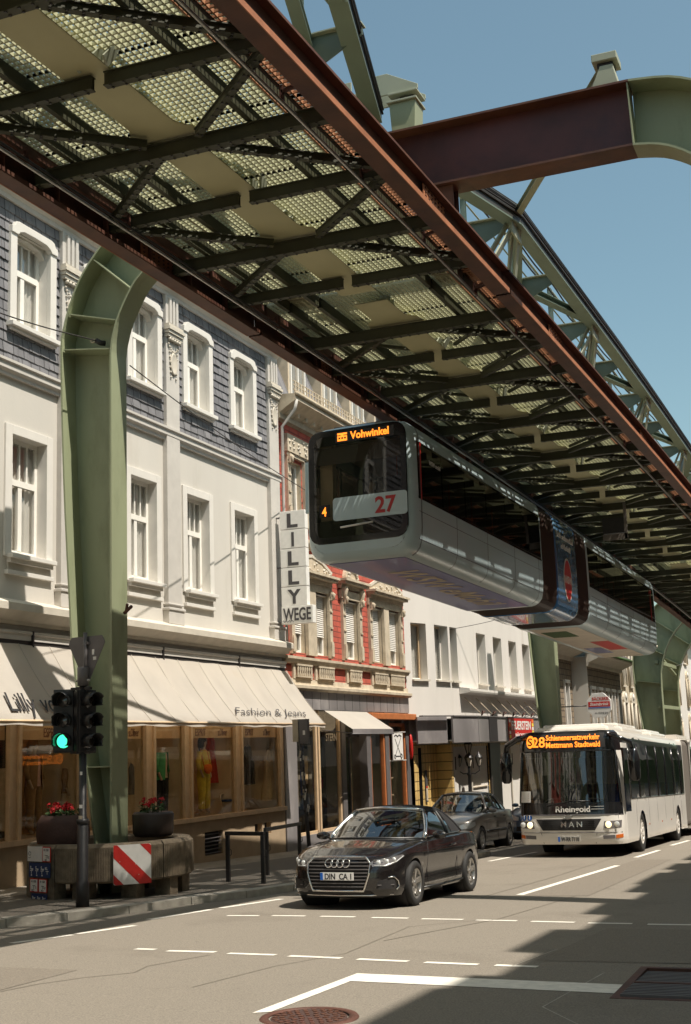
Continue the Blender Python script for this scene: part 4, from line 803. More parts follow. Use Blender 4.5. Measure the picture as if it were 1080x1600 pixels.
# ================================================================ far houses of the row
def far_house(name, label, X, y0, y1, h, wm, tm, rows, cols, roof='roof_tile', eave=.7, wz=(1.9, .95), ornate=False, base='panel_white'):
    t = thing(name, (X, (y0+y1)/2, gz((y0+y1)/2)), label, 'house'); zb = gz((y0+y1)/2)
    step = (y1-y0)/cols; hs = []
    for r_ in range(rows):
        z0 = zb+4.1+r_*3.3
        for c_ in range(cols): ya = y0+step*(c_+.5)-wz[1]/2; hs.append((ya, ya+wz[1], z0, z0+wz[0]))
    w = MB(); wall_holes(w, X, y0, y1, zb-1.5, h, hs, wm, .2, tm); body_box(w, X, y0, y1, zb-2, h, 9, back='plaster'); room_back(w, X, y0, y1, zb+3.5, h-.3, .6); w.build('wall', t, recalc=False)
    w = MB(); w.box(X, X+.12, y0, y1, zb+3.3, zb+3.55, tm); w.box(X, X+.06, y0, y1, zb-1, zb+.6, base)
    for k in range(int((y1-y0)/2.4)): w.box(X+.0, X+.03, y0+.4+k*2.4, y0+2.3+k*2.4, zb+.5, zb+3.0, 'tram_black')
    w.build('shop_front', t)
    for hh in hs:
        w = MB()
        for y in (hh[0]-.12, hh[1]): w.box(X, X+.08, y, y+.12, hh[2]-.1, hh[3]+.1, tm)
        w.box(X, X+.12, hh[0]-.16, hh[1]+.16, hh[3]+.1, hh[3]+.26, tm); w.box(X, X+.14, hh[0]-.14, hh[1]+.14, hh[2]-.18, hh[2]-.1, tm); w.box(X-.16, X-.1, (hh[0]+hh[1])/2-.04, (hh[0]+hh[1])/2+.04, hh[2], hh[3], 'window_frame'); w.box(X-.16, X-.1, hh[0], hh[1], hh[2]+1.2, hh[2]+1.27, 'window_frame')
        for y in (hh[0], hh[1]-.06): w.box(X-.16, X-.11, y, y+.06, hh[2], hh[3], 'window_frame')
        if ornate:
            yc = (hh[0]+hh[1])/2; w.prism([(yc+.62*math.cos(R(a)), hh[3]+.26+.5*math.sin(R(a))) for a in range(0, 181, 20)], lambda a, b: (X, a, b), (.12, 0, 0), tm); w.lathe([(0, 0), (.25, .02), (.12, .08), (0, .1)], (X+.1, yc, hh[3]+.45), 'trim_white', 12, 'X')
            for y in (hh[0]-.2, hh[1]+.2): w.tube([(X+.1, y, hh[2]-.1), (X+.1, y, hh[3]+.1)], .07, tm, 8)
        f = w.build('window', t); w = MB(); w.box(X-.15, X-.145, hh[0], hh[1], hh[2], hh[3], 'window_glass'); w.build('pane', f)
    w = MB(); moulding(w, X, y0-.15, y1+.15, [(0, h-.5), (.1, h-.45), (.12, h-.3), (eave*.8, h-.05), (eave, h), (eave, h+.1), (0, h+.16)], 'trim' if wm != 'plaster' else 'trim_grey'); w.build('cornice', t)
    w = MB(); w.grid([[(X+eave+.03, y0-.15, h+.1), (X+eave+.03, y1+.15, h+.1)], [(X-1.8, y0-.15, h+1.9), (X-1.8, y1+.15, h+1.9)], [(X-5, y0, h+3.4), (X-5, y1, h+3.4)]], roof, False); w.tube([(X+eave+.08, y0-.15, h+.08), (X+eave+.08, y1+.15, h+.08)], .07, 'leaf', 8); w.build('roof', t, recalc=False)
    for k in range(max(1, cols//2)):
        a = y0+1+k*(y1-y0)/max(1, cols//2); w = MB(); w.box(X-1.9, X-.3, a, a+1.6, h+.5, h+2.2, 'trim_white'); w.box(X-.3, X-.28, a+.2, a+.7, h+.8, h+2, 'window_glass'); w.box(X-.3, X-.28, a+.9, a+1.4, h+.8, h+2, 'window_glass'); w.build('dormer', t)
    return t
def Yat(px, X, py=1080): return onX(px, py, X).y
far_house('shingle_house', 'low house with tan shingles and white windows behind the second green pillar', -14.3, PC[3][1]+.4, Yat(916, -13.6), 6.3, 'shingle_tan', 'trim_white', 1, 3, eave=.9, wz=(2.3, .8))
far_house('dark_house', 'brown shingled house with a jutting white eaves cornice behind the octagonal bakery sign', -13.5, Yat(916, -13.6)+.1, Yat(968, -13.6), 6.0, 'shingle_tan', 'trim_white', 1, 5, eave=.9, wz=(2.3, .8))
far_house('cream_house', 'ornate cream stone house with arched window hoods left of the double pillars', -13.6, Yat(968, -13.6)+.1, Yat(1012, -13.6), 8.6, 'sandstone', 'trim', 2, 4, eave=.6, ornate=True, wz=(2.1, .9))
far_house('pale_house', 'pale ornate house beyond the double pillars at the right edge', -13.6, Yat(1012, -13.6)+.1, 125, 9.4, 'plaster_white', 'sandstone', 3, 7, eave=.6, ornate=True)
# opposite side of the street: outside the picture, it throws the stepped shadow over the road
ROOFLINE = [(-60, 12.05, -3.75), (12.05, 13.75, -3.5), (13.75, 15.9, -3.87), (15.9, 17.75, -3.54), (17.75, 19.95, -3.94), (19.95, 21.27, -3.63), (21.27, 22.85, -4.0), (22.85, 25.7, -4.14), (25.7, 26.55, -3.95), (26.55, 28.5, -4.2), (28.5, 29.6, -3.95), (29.6, 34, -4.27), (34, 38, -4.0), (38, 45, -4.4), (45, 52, -4.1), (52, 200, -4.4)]
def opp_house(y0, y1, zt, m_, label):
    X = 5.05; t = thing('opposite_house', (X, (y0+y1)/2, gz((y0+y1)/2)), label, 'house', None); w = MB(); hs = []
    n = max(2, int((y1-y0)/2.6)); st = (y1-y0)/n; zz = gz((y0+y1)/2)
    for r_ in range(4):
        for c_ in range(n): ya = y0+st*(c_+.5)-.55; hs.append((ya, ya+1.1, zz+4.4+r_*3.1, zz+6.3+r_*3.1))
    m2 = MB(); wall_holes(m2, 0, y0, y1, zz-1, zt, hs, m_, .2, 'trim_white'); v = [(X-a[0], a[1], a[2]) for a in m2.v]; m2.v = v
    m2.add([(X, y0, zz-1), (X, y0, zt), (X+11, y0, zt), (X+11, y0, zz-1)], [(0, 1, 2, 3)], m_); m2.add([(X, y1, zz-1), (X, y1, zt), (X+11, y1, zt), (X+11, y1, zz-1)], [(0, 1, 2, 3)], m_); m2.add([(X, y0, zt), (X, y1, zt), (X+11, y1, zt), (X+11, y0, zt)], [(0, 1, 2, 3)], 'roof_tile'); m2.add([(X+11, y0, zz-1), (X+11, y1, zz-1), (X+11, y1, zt), (X+11, y0, zt)], [(0, 1, 2, 3)], m_)
    m2.build('wall', t, recalc=False)
    w = MB()
    for hh in hs: w.box(X+.15, X+.16, hh[0], hh[1], hh[2], hh[3], 'window_glass'); w.box(X+.3, X+.31, hh[0], hh[1], hh[2], hh[3], 'room'); w.box(X+.12, X+.18, hh[0]+.5, hh[0]+.6, hh[2], hh[3], 'window_frame')
    w.build('windows', t); w = MB(); w.box(X-.02, X+.02, y0+.3, y1-.3, zz, zz+3.2, 'tram_black'); w.build('shop_window', t)
    w = MB()   # stepped roof line
    for a, b, xs_ in ROOFLINE:
        a, b = max(a-2, y0), min(b-2, y1); yy = (a+b)/2
        if b > a: w.box(X, X+2.5, a, b, zt, (X-xs_)/.51+gz(yy+2), m_)
    w.build('parapet', t)
opp_house(-22, -4, 15.2, 'plaster', 'plaster house behind the camera on the near side of the street')
opp_house(-4, 9.2, 15.5, 'plaster_white', 'white house across the street from the slate house')
opp_house(9.2, 19.0, 15.3, 'sandstone', 'sandstone house across the street from the red house')
opp_house(19.0, 31, 15.2, 'plaster', 'plaster house across the street from the white building')
opp_house(31, 60, 14.5, 'brick_red', 'long brick house further down across the street')
opp_house(60, 110, 14, 'plaster_white', 'long white house at the far end across the street')
# ================================================================ viaduct of the suspension railway
def XC(Y): return -7.97057+.06288*Y-.00050834*Y*Y
def HZ(Y): return 9.367-.03096*Y
def vp_(Y, off, dz): # point on the viaduct: along, across, above rail girder
    return Vector((XC(Y)+off, Y, HZ(Y)+dz))
def frange(a, b, st):
    n = max(1, round((b-a)/st)); return [a+(b-a)*k/n for k in range(n+1)]
def rail_girder(t, s, y0, y1):
    ys = frange(y0, y1, 1.1); w = MB()
    sec = [(-.12, -.07), (.12, -.07), (.12, -.0), (.015, .001), (.015, .30), (.125, .301), (.125, .335), (-.125, .335), (-.125, .301), (-.015, .30), (-.015, .001), (-.12, -.0)]
    rows = [[vp_(y, s*2.17+a, b) for a, b in sec] for y in ys]
    w.grid(rows, 'rust_paint', False, wrap=True)
    for y in ys[1:-1]:
        for a in (-s,): p = vp_(y, s*2.17+a*.07, 0); w.box(p.x-.045, p.x+.045, y-.008, y+.008, p.z+.003, p.z+.298, 'rust_paint')
    for y in frange(y0+3, y1-3, 7.5):  # splice plates with bolts
        p = vp_(y, s*2.17, 0)
        for a in (-1, 1):
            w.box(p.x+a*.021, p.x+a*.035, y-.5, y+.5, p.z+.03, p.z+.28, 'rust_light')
            for i in range(7):
                for j in range(4): w.box(p.x+a*.035, p.x+a*.05, y-.44+i*.14, y-.41+i*.14, p.z+.05+j*.06, p.z+.072+j*.06, 'rust_dark')
    w.grid([[vp_(y, s*2.292+a, b) for a, b in ((-.006, -.074), (.008, -.074), (.008, .004), (-.006, .004))] for y in ys], 'rust_light', False, wrap=True)  # outer lip strip: the sunlit edge highlight is painted in as paler rust
    w.build('rail_girder', t)
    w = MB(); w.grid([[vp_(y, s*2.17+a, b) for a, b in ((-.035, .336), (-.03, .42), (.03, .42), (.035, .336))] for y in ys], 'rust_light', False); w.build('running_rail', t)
    w = MB(); w.tube([vp_(y, s*1.75, -.02) for y in ys], .022, 'steel', 6); w.tube([vp_(y, s*1.71, .02) for y in ys], .018, 'black_metal', 5)
    for y in ys[::2]: w.beam(vp_(y, s*1.73, .0), vp_(y, s*1.73, .2), .04, .04, 'rust_dark', (0, 1, 0)); w.beam(vp_(y, s*1.73, .12), vp_(y, s*2.1, .2), .04, .04, 'rust_dark')
    w.build('power_rail', t)
def span(y0, y1, f0, label, fine):
    t = thing('viaduct_span', (XC((y0+y1)/2), (y0+y1)/2, HZ((y0+y1)/2)), label, 'railway viaduct', 'spans of the elevated railway'); P = 3.3
    for s in (-1, 1): rail_girder(t, s, y0, y1)
    fulls = []; y = f0
    while y < y1-.6: fulls.append(y); y += P
    halfs = [y+P/2 for y in fulls if y+P/2 < y1-.3]
    if fulls[0]-P/2 > y0+.3: halfs.insert(0, fulls[0]-P/2)
    def beam(a, b, name, m_='olive_steel', w_=.10, h_=.14):
        w = MB(); w.beam(a, b, .012, h_, m_, (0, 0, 1), (-.02, 0)); w.beam(a, b, .012, h_, m_, (0, 0, 1), (.02, 0)); w.beam(a, b, w_, .014, m_, (0, 0, 1), (0, -h_/2-.007)); w.beam(a, b, w_, .014, m_, (0, 0, 1), (0, h_/2+.007))
        if fine and a[1] < 30:
            d = Vector(b)-Vector(a); n = int(d.length/.16)
            for k in range(n):
                for sx in (-1, 1):
                    q = Vector(a)+d*((k+.5)/n); sd = d.cross(Vector((0, 0, 1))).normalized()*(sx*w_*.32); q = q+sd; w.box(q.x-.013, q.x+.013, q.y-.013, q.y+.013, q.z-h_/2-.026, q.z-h_/2-.012, 'black_metal')
        return w.build(name, t)
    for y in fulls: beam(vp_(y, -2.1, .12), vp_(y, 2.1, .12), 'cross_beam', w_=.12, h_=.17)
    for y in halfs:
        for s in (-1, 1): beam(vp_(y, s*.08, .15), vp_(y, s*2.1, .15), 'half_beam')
    for y in fulls:
        for sy in (-1, 1):
            for s in (-1, 1):
                yy = y+sy*P/2
                if yy < y0+.1 or yy > y1-.1: continue
                beam(vp_(y+sy*.16, s*.35, .16), vp_(yy-sy*.12, s*2.0, .16), 'diagonal_brace', w_=.09, h_=.08)
    if y0 > 10:
        for a_ in sorted(fulls+halfs)[:-1]:
            for s in (-1, 1):
                b_ = a_+P/2
                if b_ < y1-.2: w = MB(); w.beam(vp_(a_+.05, s*2.0, .31), vp_(b_-.05, s*.35, .31), .06, .05, 'olive_steel'); w.build('wind_brace', t)
    # central plate with flared gussets at the cross beams
    w = MB(); rows = []
    for y in sorted(set(frange(y0+.2, y1-.2, .6)+[f+q for f in fulls for q in (-.45, -.4, -.33, -.26, -.2, .2, .26, .33, .4, .45)])):
        d = min(abs(y-f) for f in fulls); e = .30+(.20*(1-math.sqrt(max(0, 1-(1-(min(d, .45)-.19)/.26)**2))) if d < .45 else 0); rows.append([vp_(y, -e-.15+.0, .262), vp_(y, e-.15, .262)])
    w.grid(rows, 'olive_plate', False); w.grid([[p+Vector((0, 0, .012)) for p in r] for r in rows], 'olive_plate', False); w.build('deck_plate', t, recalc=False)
    w = MB()
    for s in (-1, 1):
        for o in (.98, 1.52): w.grid([[vp_(y, s*o+a, b) for a, b in ((-.035, .24), (.035, .24), (.035, .41), (-.035, .41))] for y in frange(y0, y1, 1.65)], 'olive_steel', False, wrap=True)
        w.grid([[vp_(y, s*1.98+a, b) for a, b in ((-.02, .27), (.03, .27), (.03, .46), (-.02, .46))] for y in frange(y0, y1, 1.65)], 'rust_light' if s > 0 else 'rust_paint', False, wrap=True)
    w.build('stringers', t)
    # walking grates: flat bars on edge, crossing
    far = y0 > 45; sx_, sy_ = (.08, .085) if not far else (.11, .12)
    cuts = sorted(fulls+halfs); cuts = [y0+.02]+cuts+[y1-.02]
    for a, b in zip(cuts[:-1], cuts[1:]):
        if b-a < .3: continue
        for s in (-1, 1):
            w = MB(); A_, B_ = a-.0, b+.0; z0, z1 = .42, .472
            for o0, o1, m_ in ((.0, 1.3, 'grate'), (1.32, 1.95, 'grate_rust')):
                if s < 0: m_ = 'grate'
                n = int((o1-o0)/sx_)
                for k in range(n+1):
                    o = s*(o0+(o1-o0)*k/n); p, q = vp_(A_, o, z0), vp_(B_, o, z0); h = z1-z0
                    w.beam(p, q, .018, h, m_, (0, 0, 1), (0, h/2))
                n = int((B_-A_)/sy_)
                for k in range(n+1):
                    y = A_+(B_-A_)*k/n; p, q = vp_(y, s*o0, z0+.006), vp_(y, s*o1, z0+.006); h = .032; w.beam(p, q, .02, h, m_, (0, 0, 1), (0, h/2))
            w.build('grating', t, recalc=False)
    # V-shaped truss above the deck
    D, O = 3.3, 1.15; ins = y0+4.6; ine = y1-3.6
    for s in (-1, 1):
        w = MB(); pts = [vp_(y0+.5, s*.35, 3.15), vp_(ins, s*O, D)]+[vp_(y, s*O, D) for y in frange(ins+1.5, ine-1.5, 3.3)]+[vp_(ine, s*O, D), vp_(y1-.5, s*.35, 3.15)]
        for a, b in zip(pts[:-1], pts[1:]):
            w.beam(a, b, .28, .03, 'green_blue', (0, 0, 1), (0, -.16)); w.beam(a, b, .32, .03, 'chord_steel', (0, 0, 1), (0, .16)); w.beam(a, b, .03, .29, 'chord_steel', (0, 0, 1), (-.12, 0)); w.beam(a, b, .03, .29, 'chord_steel', (0, 0, 1), (.12, 0))
        w.build('top_chord', t)
        w = MB()
        for o, z in ((.14, .12), (.17, .05), (.16, -.02), (.15, .18)): w.tube([p+Vector((s*o, 0, z+.01*math.sin(i*1.7))) for i, p in enumerate(pts)], .018, 'cable', 5)
        w.tube([p+Vector((s*.09, 0, .17)) for p in pts], .02, 'bearing_paint', 5); w.build('cable_run', t)
    nodes = [y for y in fulls if ins-1.2 < y < ine+1.2]
    for i, y in enumerate(nodes):
        w = MB()   # haunched top cross beam: deep in the middle, slim at the chords
        for s in (-1, 1):
            w.prism([(0, D-.5), (.3, D-.5), (O-.06, D-.1), (O-.06, D+.05), (0, D+.05)], lambda a, b: vp_(y, s*a, b)-Vector((0, .01, 0)), (0, .02, 0), 'green_blue')
            w.beam(vp_(y, 0, D+.06), vp_(y, s*(O-.04), D+.06), .2, .02, 'bearing_paint')
        w.build('top_cross_beam', t)
        w = MB(); w.ibeam(vp_(y, .1, D+.07), vp_(y, .1, D+1.05), .1, .12, 'green_blue', .012, (0, 1, 0)); w.build('hand_rail_post', t)
        if i+1 < len(nodes):
            for s in (-1, 1): w = MB(); a, b = (vp_(y, s*.2, D-.05), vp_(nodes[i+1]-.15, s*O, D-.02)) if i % 2 else (vp_(y+.15, s*O, D-.02), vp_(nodes[i+1], s*.2, D-.05)); w.ibeam(a, b, .2, .16, 'green_blue', .014); w.build('top_brace', t)
        if i % 2 == 0:
            for s in (-1, 1):
                for sy in (-1, 1):
                    yy = y+sy*P*.55
                    if y0+.3 < yy < y1-.3:
                        w = MB()
                        for o in (-.07, .07): w.beam(vp_(y+sy*.12, s*(O-.02), D-.1), vp_(yy, s*.12, .3), .035, .15, 'bearing_paint', (0, 1, 0), (o, 0))
                        w.build('web_member', t)
                w = MB(); p = vp_(y, s*O, D-.12); w.box(p.x-.02, p.x+.02, y-.35, y+.35, p.z-.3, p.z+.02, 'bearing_paint'); w.build('gusset_plate', t)
    w = MB(); w.tube([vp_(y, .1, D+1.05) for y in frange(ins-1, ine+1, 3)], .035, 'bearing_paint', 6); w.tube([vp_(y, .1, D+.6) for y in frange(ins-1, ine+1, 3)], .02, 'bearing_paint', 6)
    for k, z in enumerate((.85, .95)): w.tube([vp_(y, .22+k*.1, D+z-.10*abs(math.sin(y*.95))) for y in frange(ins-1, ine+1, .5)], .02, 'cable', 5)
    w.build('hand_rail', t)
    for sy, ye in ((1, y0+.55), (-1, y1-.55)):      # end posts down to the portal
        w = MB(); w.ibeam(vp_(ye, 0, .3), vp_(ye, 0, 3.2), .2, .22, 'bearing_paint', .02, (0, 1, 0)); w.ibeam(vp_(ye, 0, 3.1), vp_(ye+sy*2.6, 0, .35), .16, .16, 'bearing_paint', .015); 
        for z in (1.2, 1.9, 2.6): w.box(vp_(ye, 0, 0).x-.13, vp_(ye, 0, 0).x+.13, ye-.13, ye+.13, HZ(ye)+z, HZ(ye)+z+.03, 'bearing_paint')
        w.build('end_post', t)
    return t
def portal(Y, label, k=1.0):
    dx = XC(Y)-XC(19)+ (0 if Y < 60 else .0); dz = HZ(Y)-HZ(19); cx = -6.33; zb = gz(Y)+.02
    t = thing('steel_portal', (cx+dx, Y, zb), label, 'railway pillar', 'green steel portals carrying the elevated railway')
    zz = zb-dz
    inner = [(-11.85, zz), (-11.84, 3.7), (-11.84, 5.9), (-11.84, 8.4), (-11.83, 8.83), (-11.78, 9.1), (-11.67, 9.43), (-11.41, 9.90), (-11.2, 10.13), (-10.85, 10.42), (-10.5, 10.6), (-10.1, 10.68)]
    outer = [(-12.02, zz), (-12.12, .4), (-12.41, 2.33), (-12.59, 3.74), (-12.73, 5.99), (-12.80, 7.6), (-12.83, 8.98), (-12.79, 9.3), (-12.66, 9.75), (-12.45, 10.2), (-12.15, 10.6), (-11.7, 11.05), (-11.2, 11.4), (-10.7, 11.62), (-10.1, 11.7)]
    if k != 1:
        Q = [R(a) for a in range(0, 91, 9)]
        inner = [(-11.85, zz), (-11.84, 3.7), (-11.84, 6.2)]+[(-8.3-3.54*math.cos(a), 6.4+4.28*math.sin(a)) for a in Q[1:]]+[(-8.2, 10.68)]
        outer = [(-12.3, zz), (-12.5, .4), (-12.9, 3.3), (-13.25, 6.2), (-13.3, 7.4)]+[(-9.4-3.9*math.cos(a), 7.6+4.1*math.sin(a)) for a in Q[1:]]+[(-8.2, 11.7)]
    if k == 1: inner = spline(inner[:3], 1)[:2]+spline(inner[2:], 3); outer = spline(outer[:4], 1)[:3]+spline(outer[3:], 3)
    for s in (-1, 1):
        def T(x, z, y): X = x if s < 0 else 2*cx-x; return Vector((X+dx, y, z+dz))
        leg = MB()
        poly = outer+inner[::-1]; leg.prism(poly, lambda a, b: T(a, b, Y+.17), (0, .03, 0), 'green_paint'); lo = leg.build('leg', t)
        for path, nm in ((inner, 'inner_flange'), (outer, 'outer_flange')):
            w = MB(); th = .035*(1 if nm == 'inner_flange' else -1); sp = path
            rows = [[T(x, z, Y-.25), T(x, z, Y+.25)] for x, z in sp]; rows2 = []
            for i, (x, z) in enumerate(sp):
                a = sp[max(0, i-1)]; b = sp[min(len(sp)-1, i+1)]; d = Vector((b[0]-a[0], b[1]-a[1])).normalized(); n_ = Vector((d.y, -d.x))*th; rows2.append([T(x+n_.x, z+n_.y, Y-.25), T(x+n_.x, z+n_.y, Y+.25)])
            w.grid(rows, 'green_paint', False); w.grid(rows2, 'green_paint', False)
            w.grid([[r_[0], q_[0]] for r_, q_ in zip(rows, rows2)], 'green_paint', False); w.grid([[r_[1], q_[1]] for r_, q_ in zip(rows, rows2)], 'green_paint', False); w.build(nm, lo)
        for (x0, z0), (x1, z1) in (((-12.83*1, 8.95), (-11.84, 8.83)), ((-12.72, 9.6), (-11.69, 9.33)), ((-12.2, 10.54), (-11.41, 9.86)), ((-10.1, 11.69), (-10.1, 10.69)), ((-12.4, 1.6), (-11.85, 1.6))):
            if k != 1: (x0, z0), (x1, z1) = {8.95: ((-13.1, 8.9), (-11.6, 8.1)), 9.6: ((-12.3, 10.3), (-10.9, 9.3)), 10.54: ((-11.0, 11.3), (-9.9, 10.2)), 11.69: ((-8.3, 11.68), (-8.3, 10.7)), 1.6: ((-13.2, 6.7), (-11.84, 6.5))}[z0]
            w = MB(); w.beam(T(x0+.02, z0, Y-.035), T(x1-.005, z1, Y-.035), .40, .02, 'green_paint', (0, 0, 1)); w.build('stiffener', lo)
    w = MB(); a, b = cx+dx-3.77, cx+dx+3.77
    z0, z1 = 10.68+dz, 11.70+dz
    w.box(a, b, Y+.0, Y+.03, z0, z1, 'maroon_paint'); w.box(a, b, Y-.25, Y+.25, z0-.035, z0, 'rust_paint'); w.box(a, b, Y-.25, Y+.25, z1, z1+.035, 'rust_paint'); cb_ = w.build('crossbeam', t)
    # hangers from the cross beam down to both rail girders, bearings on top
    for s in (-1, 1):
        p = vp_(Y, s*1.35, .47); w = MB(); w.ibeam(p, Vector((p.x, Y, z0-.04)), .3, .3, 'rust_dark', .02, (0, 1, 0)); w.box(p.x-.3, p.x+.3, Y-.3, Y+.3, p.z-.02, p.z+.05, 'rust_paint'); w.build('hanger', t)
    for x in (cx+dx-3.45, cx+dx+3.4):
        w = MB(); w.prism([(-.2, 0), (.22, 0), (.15, .34), (-.05, .34)], lambda a_, b_: (x+a_, Y-.2, z1+.036+b_), (0, .4, 0), 'bearing_paint'); w.box(x-.1, x+.15, Y-.15, Y+.15, z1+.38, z1+.45, 'ink'); w.box(x-.17, x+.22, Y-.22, Y+.22, z1+.455, z1+.58, 'bearing_paint'); w.build('bearing', t, bevel=.01)
    c0 = XC(Y)
    for s in (-1, 1):
        w = MB(); x = c0+s*.72
        w.prism([(-.2, 0), (.2, 0), (.23, .5), (-.23, .5)], lambda a_, b_: (x+a_, Y-.2, z1+.036+b_), (0, .4, 0), 'green_paint'); w.box(x-.26, x+.26, Y-.25, Y+.25, z1+.54, z1+.575, 'bearing_paint'); w.box(x+s*.05-.12, x+s*.05+.12, Y-.1, Y+.1, z1+.58, z1+.68, 'ink')
        w.box(x-.24, x+.27, Y-.23, Y+.23, z1+.685, z1+.72, 'bearing_paint'); w.prism([(-.55*s, .72), (.28*s, .72), (.28*s, .8), (-.25*s, 1.1), (-.55*s, 1.1)], lambda a_, b_: (x+a_, Y-.2, z1+b_), (0, .03, 0), 'bearing_paint'); w.prism([(-.55*s, .72), (.28*s, .72), (.28*s, .8), (-.25*s, 1.1), (-.55*s, 1.1)], lambda a_, b_: (x+a_, Y+.2, z1+b_), (0, .03, 0), 'bearing_paint'); w.build('bearing', t, bevel=.006)
    return t, z1
pls = ['nearest green steel portal, its left pillar rising out of the concrete planter ring', None]
portal(-12, 'green steel portal standing behind the camera')
pt, zt1 = portal(19, 'nearest green steel portal, its left pillar rising out of the round concrete planter')
for s in (-1, 1):
    w = MB(); a = vp_(19+4.6, s*1.2, 3.35); b = Vector((-6.33+s*3.35, 19.1, zt1+.45)); w.ibeam(a, b, .14, .12, 'bearing_paint', .012); w.build('inclined_strut', pt)
portal(48.5, 'second green steel portal with its slim pillar beside the white building')
p3, _ = portal(74.5, 'broad green steel portal, the left one of the double pillars near the right edge', 1.35)
portal(82, 'broad green steel portal, the right one of the double pillars near the right edge', 1.35)
portal(108, 'farthest green steel portal down the street')
w = MB()
for k in range(0, 6, 5):
    z = 0+k*1.1; a = Vector((XC(76)-XC(19)-12.0, 74.5, z)); b = Vector((a.x, 82, z+1.1)); 
    if k % 2: a.z, b.z = b.z, a.z
    w.beam(a, b, .16, .1, 'green_paint')
for z in (-.6, 3.5, 6.0): w.beam((XC(76)-XC(19)-12.0, 74.5, z), (XC(76)-XC(19)-12.0, 82, z), .2, .2, 'green_paint')
w.build('lattice', p3)
span(-11.8, 18.97, -10.06, 'nearest span of the elevated railway overhead at the top left', True)
span(19.03, 48.3, 20.36, 'second span of the elevated railway, directly above the hanging train', True)
span(48.7, 74.4, 49.9, 'third span of the elevated railway behind the train', False)
span(74.6, 107.8, 75.9, 'far span of the elevated railway beyond the double pillars', False)
# ================================================================ hanging train
TW2 = 1.20
PROF = [(0, 0), (.45, .0), (.80, .0), (.90, .025), (.99, .085), (1.06, .18), (1.10, .33), (1.117, .58), (1.12, .9), (1.12, 1.16), (1.115, 1.5), (1.11, 1.9), (1.10, 2.37), (1.085, 2.54), (1.03, 2.68), (.92, 2.77), (.7, 2.815), (.4, 2.83), (0, 2.835)]
FULL = PROF + [(-x, z) for x, z in PROF[-2:0:-1]]
WI = (9, 12)                   # window band between these profile points
def inset(pt, i, zc=1.45): x, z = pt; return (x*1.075*(1-i/1.12), zc+(z-zc)*(1-i/1.4))
tr = thing('suspension_train', (XC(36)-2.3, 24, HZ(36)-3.1), 'pale blue grey hanging railway train under the left rail with orange Vohwinkel display', 'train')
def sect_M(Y0, Y1):
    a = Vector((XC(Y0)-2.55+(Y0-24)*.012, Y0, HZ(Y0)-3.10)); b = Vector((XC(Y1)-2.55+(Y1-24)*.012, Y1, HZ(Y1)-3.10)); d = (b-a); L_ = d.length; d.normalize(); sx = Vector((d.y, -d.x, 0)).normalized(); up = sx.cross(d)
    return Matrix(((sx.x, d.x, up.x, a.x), (sx.y, d.y, up.y, a.y), (sx.z, d.z, up.z, a.z), (0, 0, 0, 1))), L_
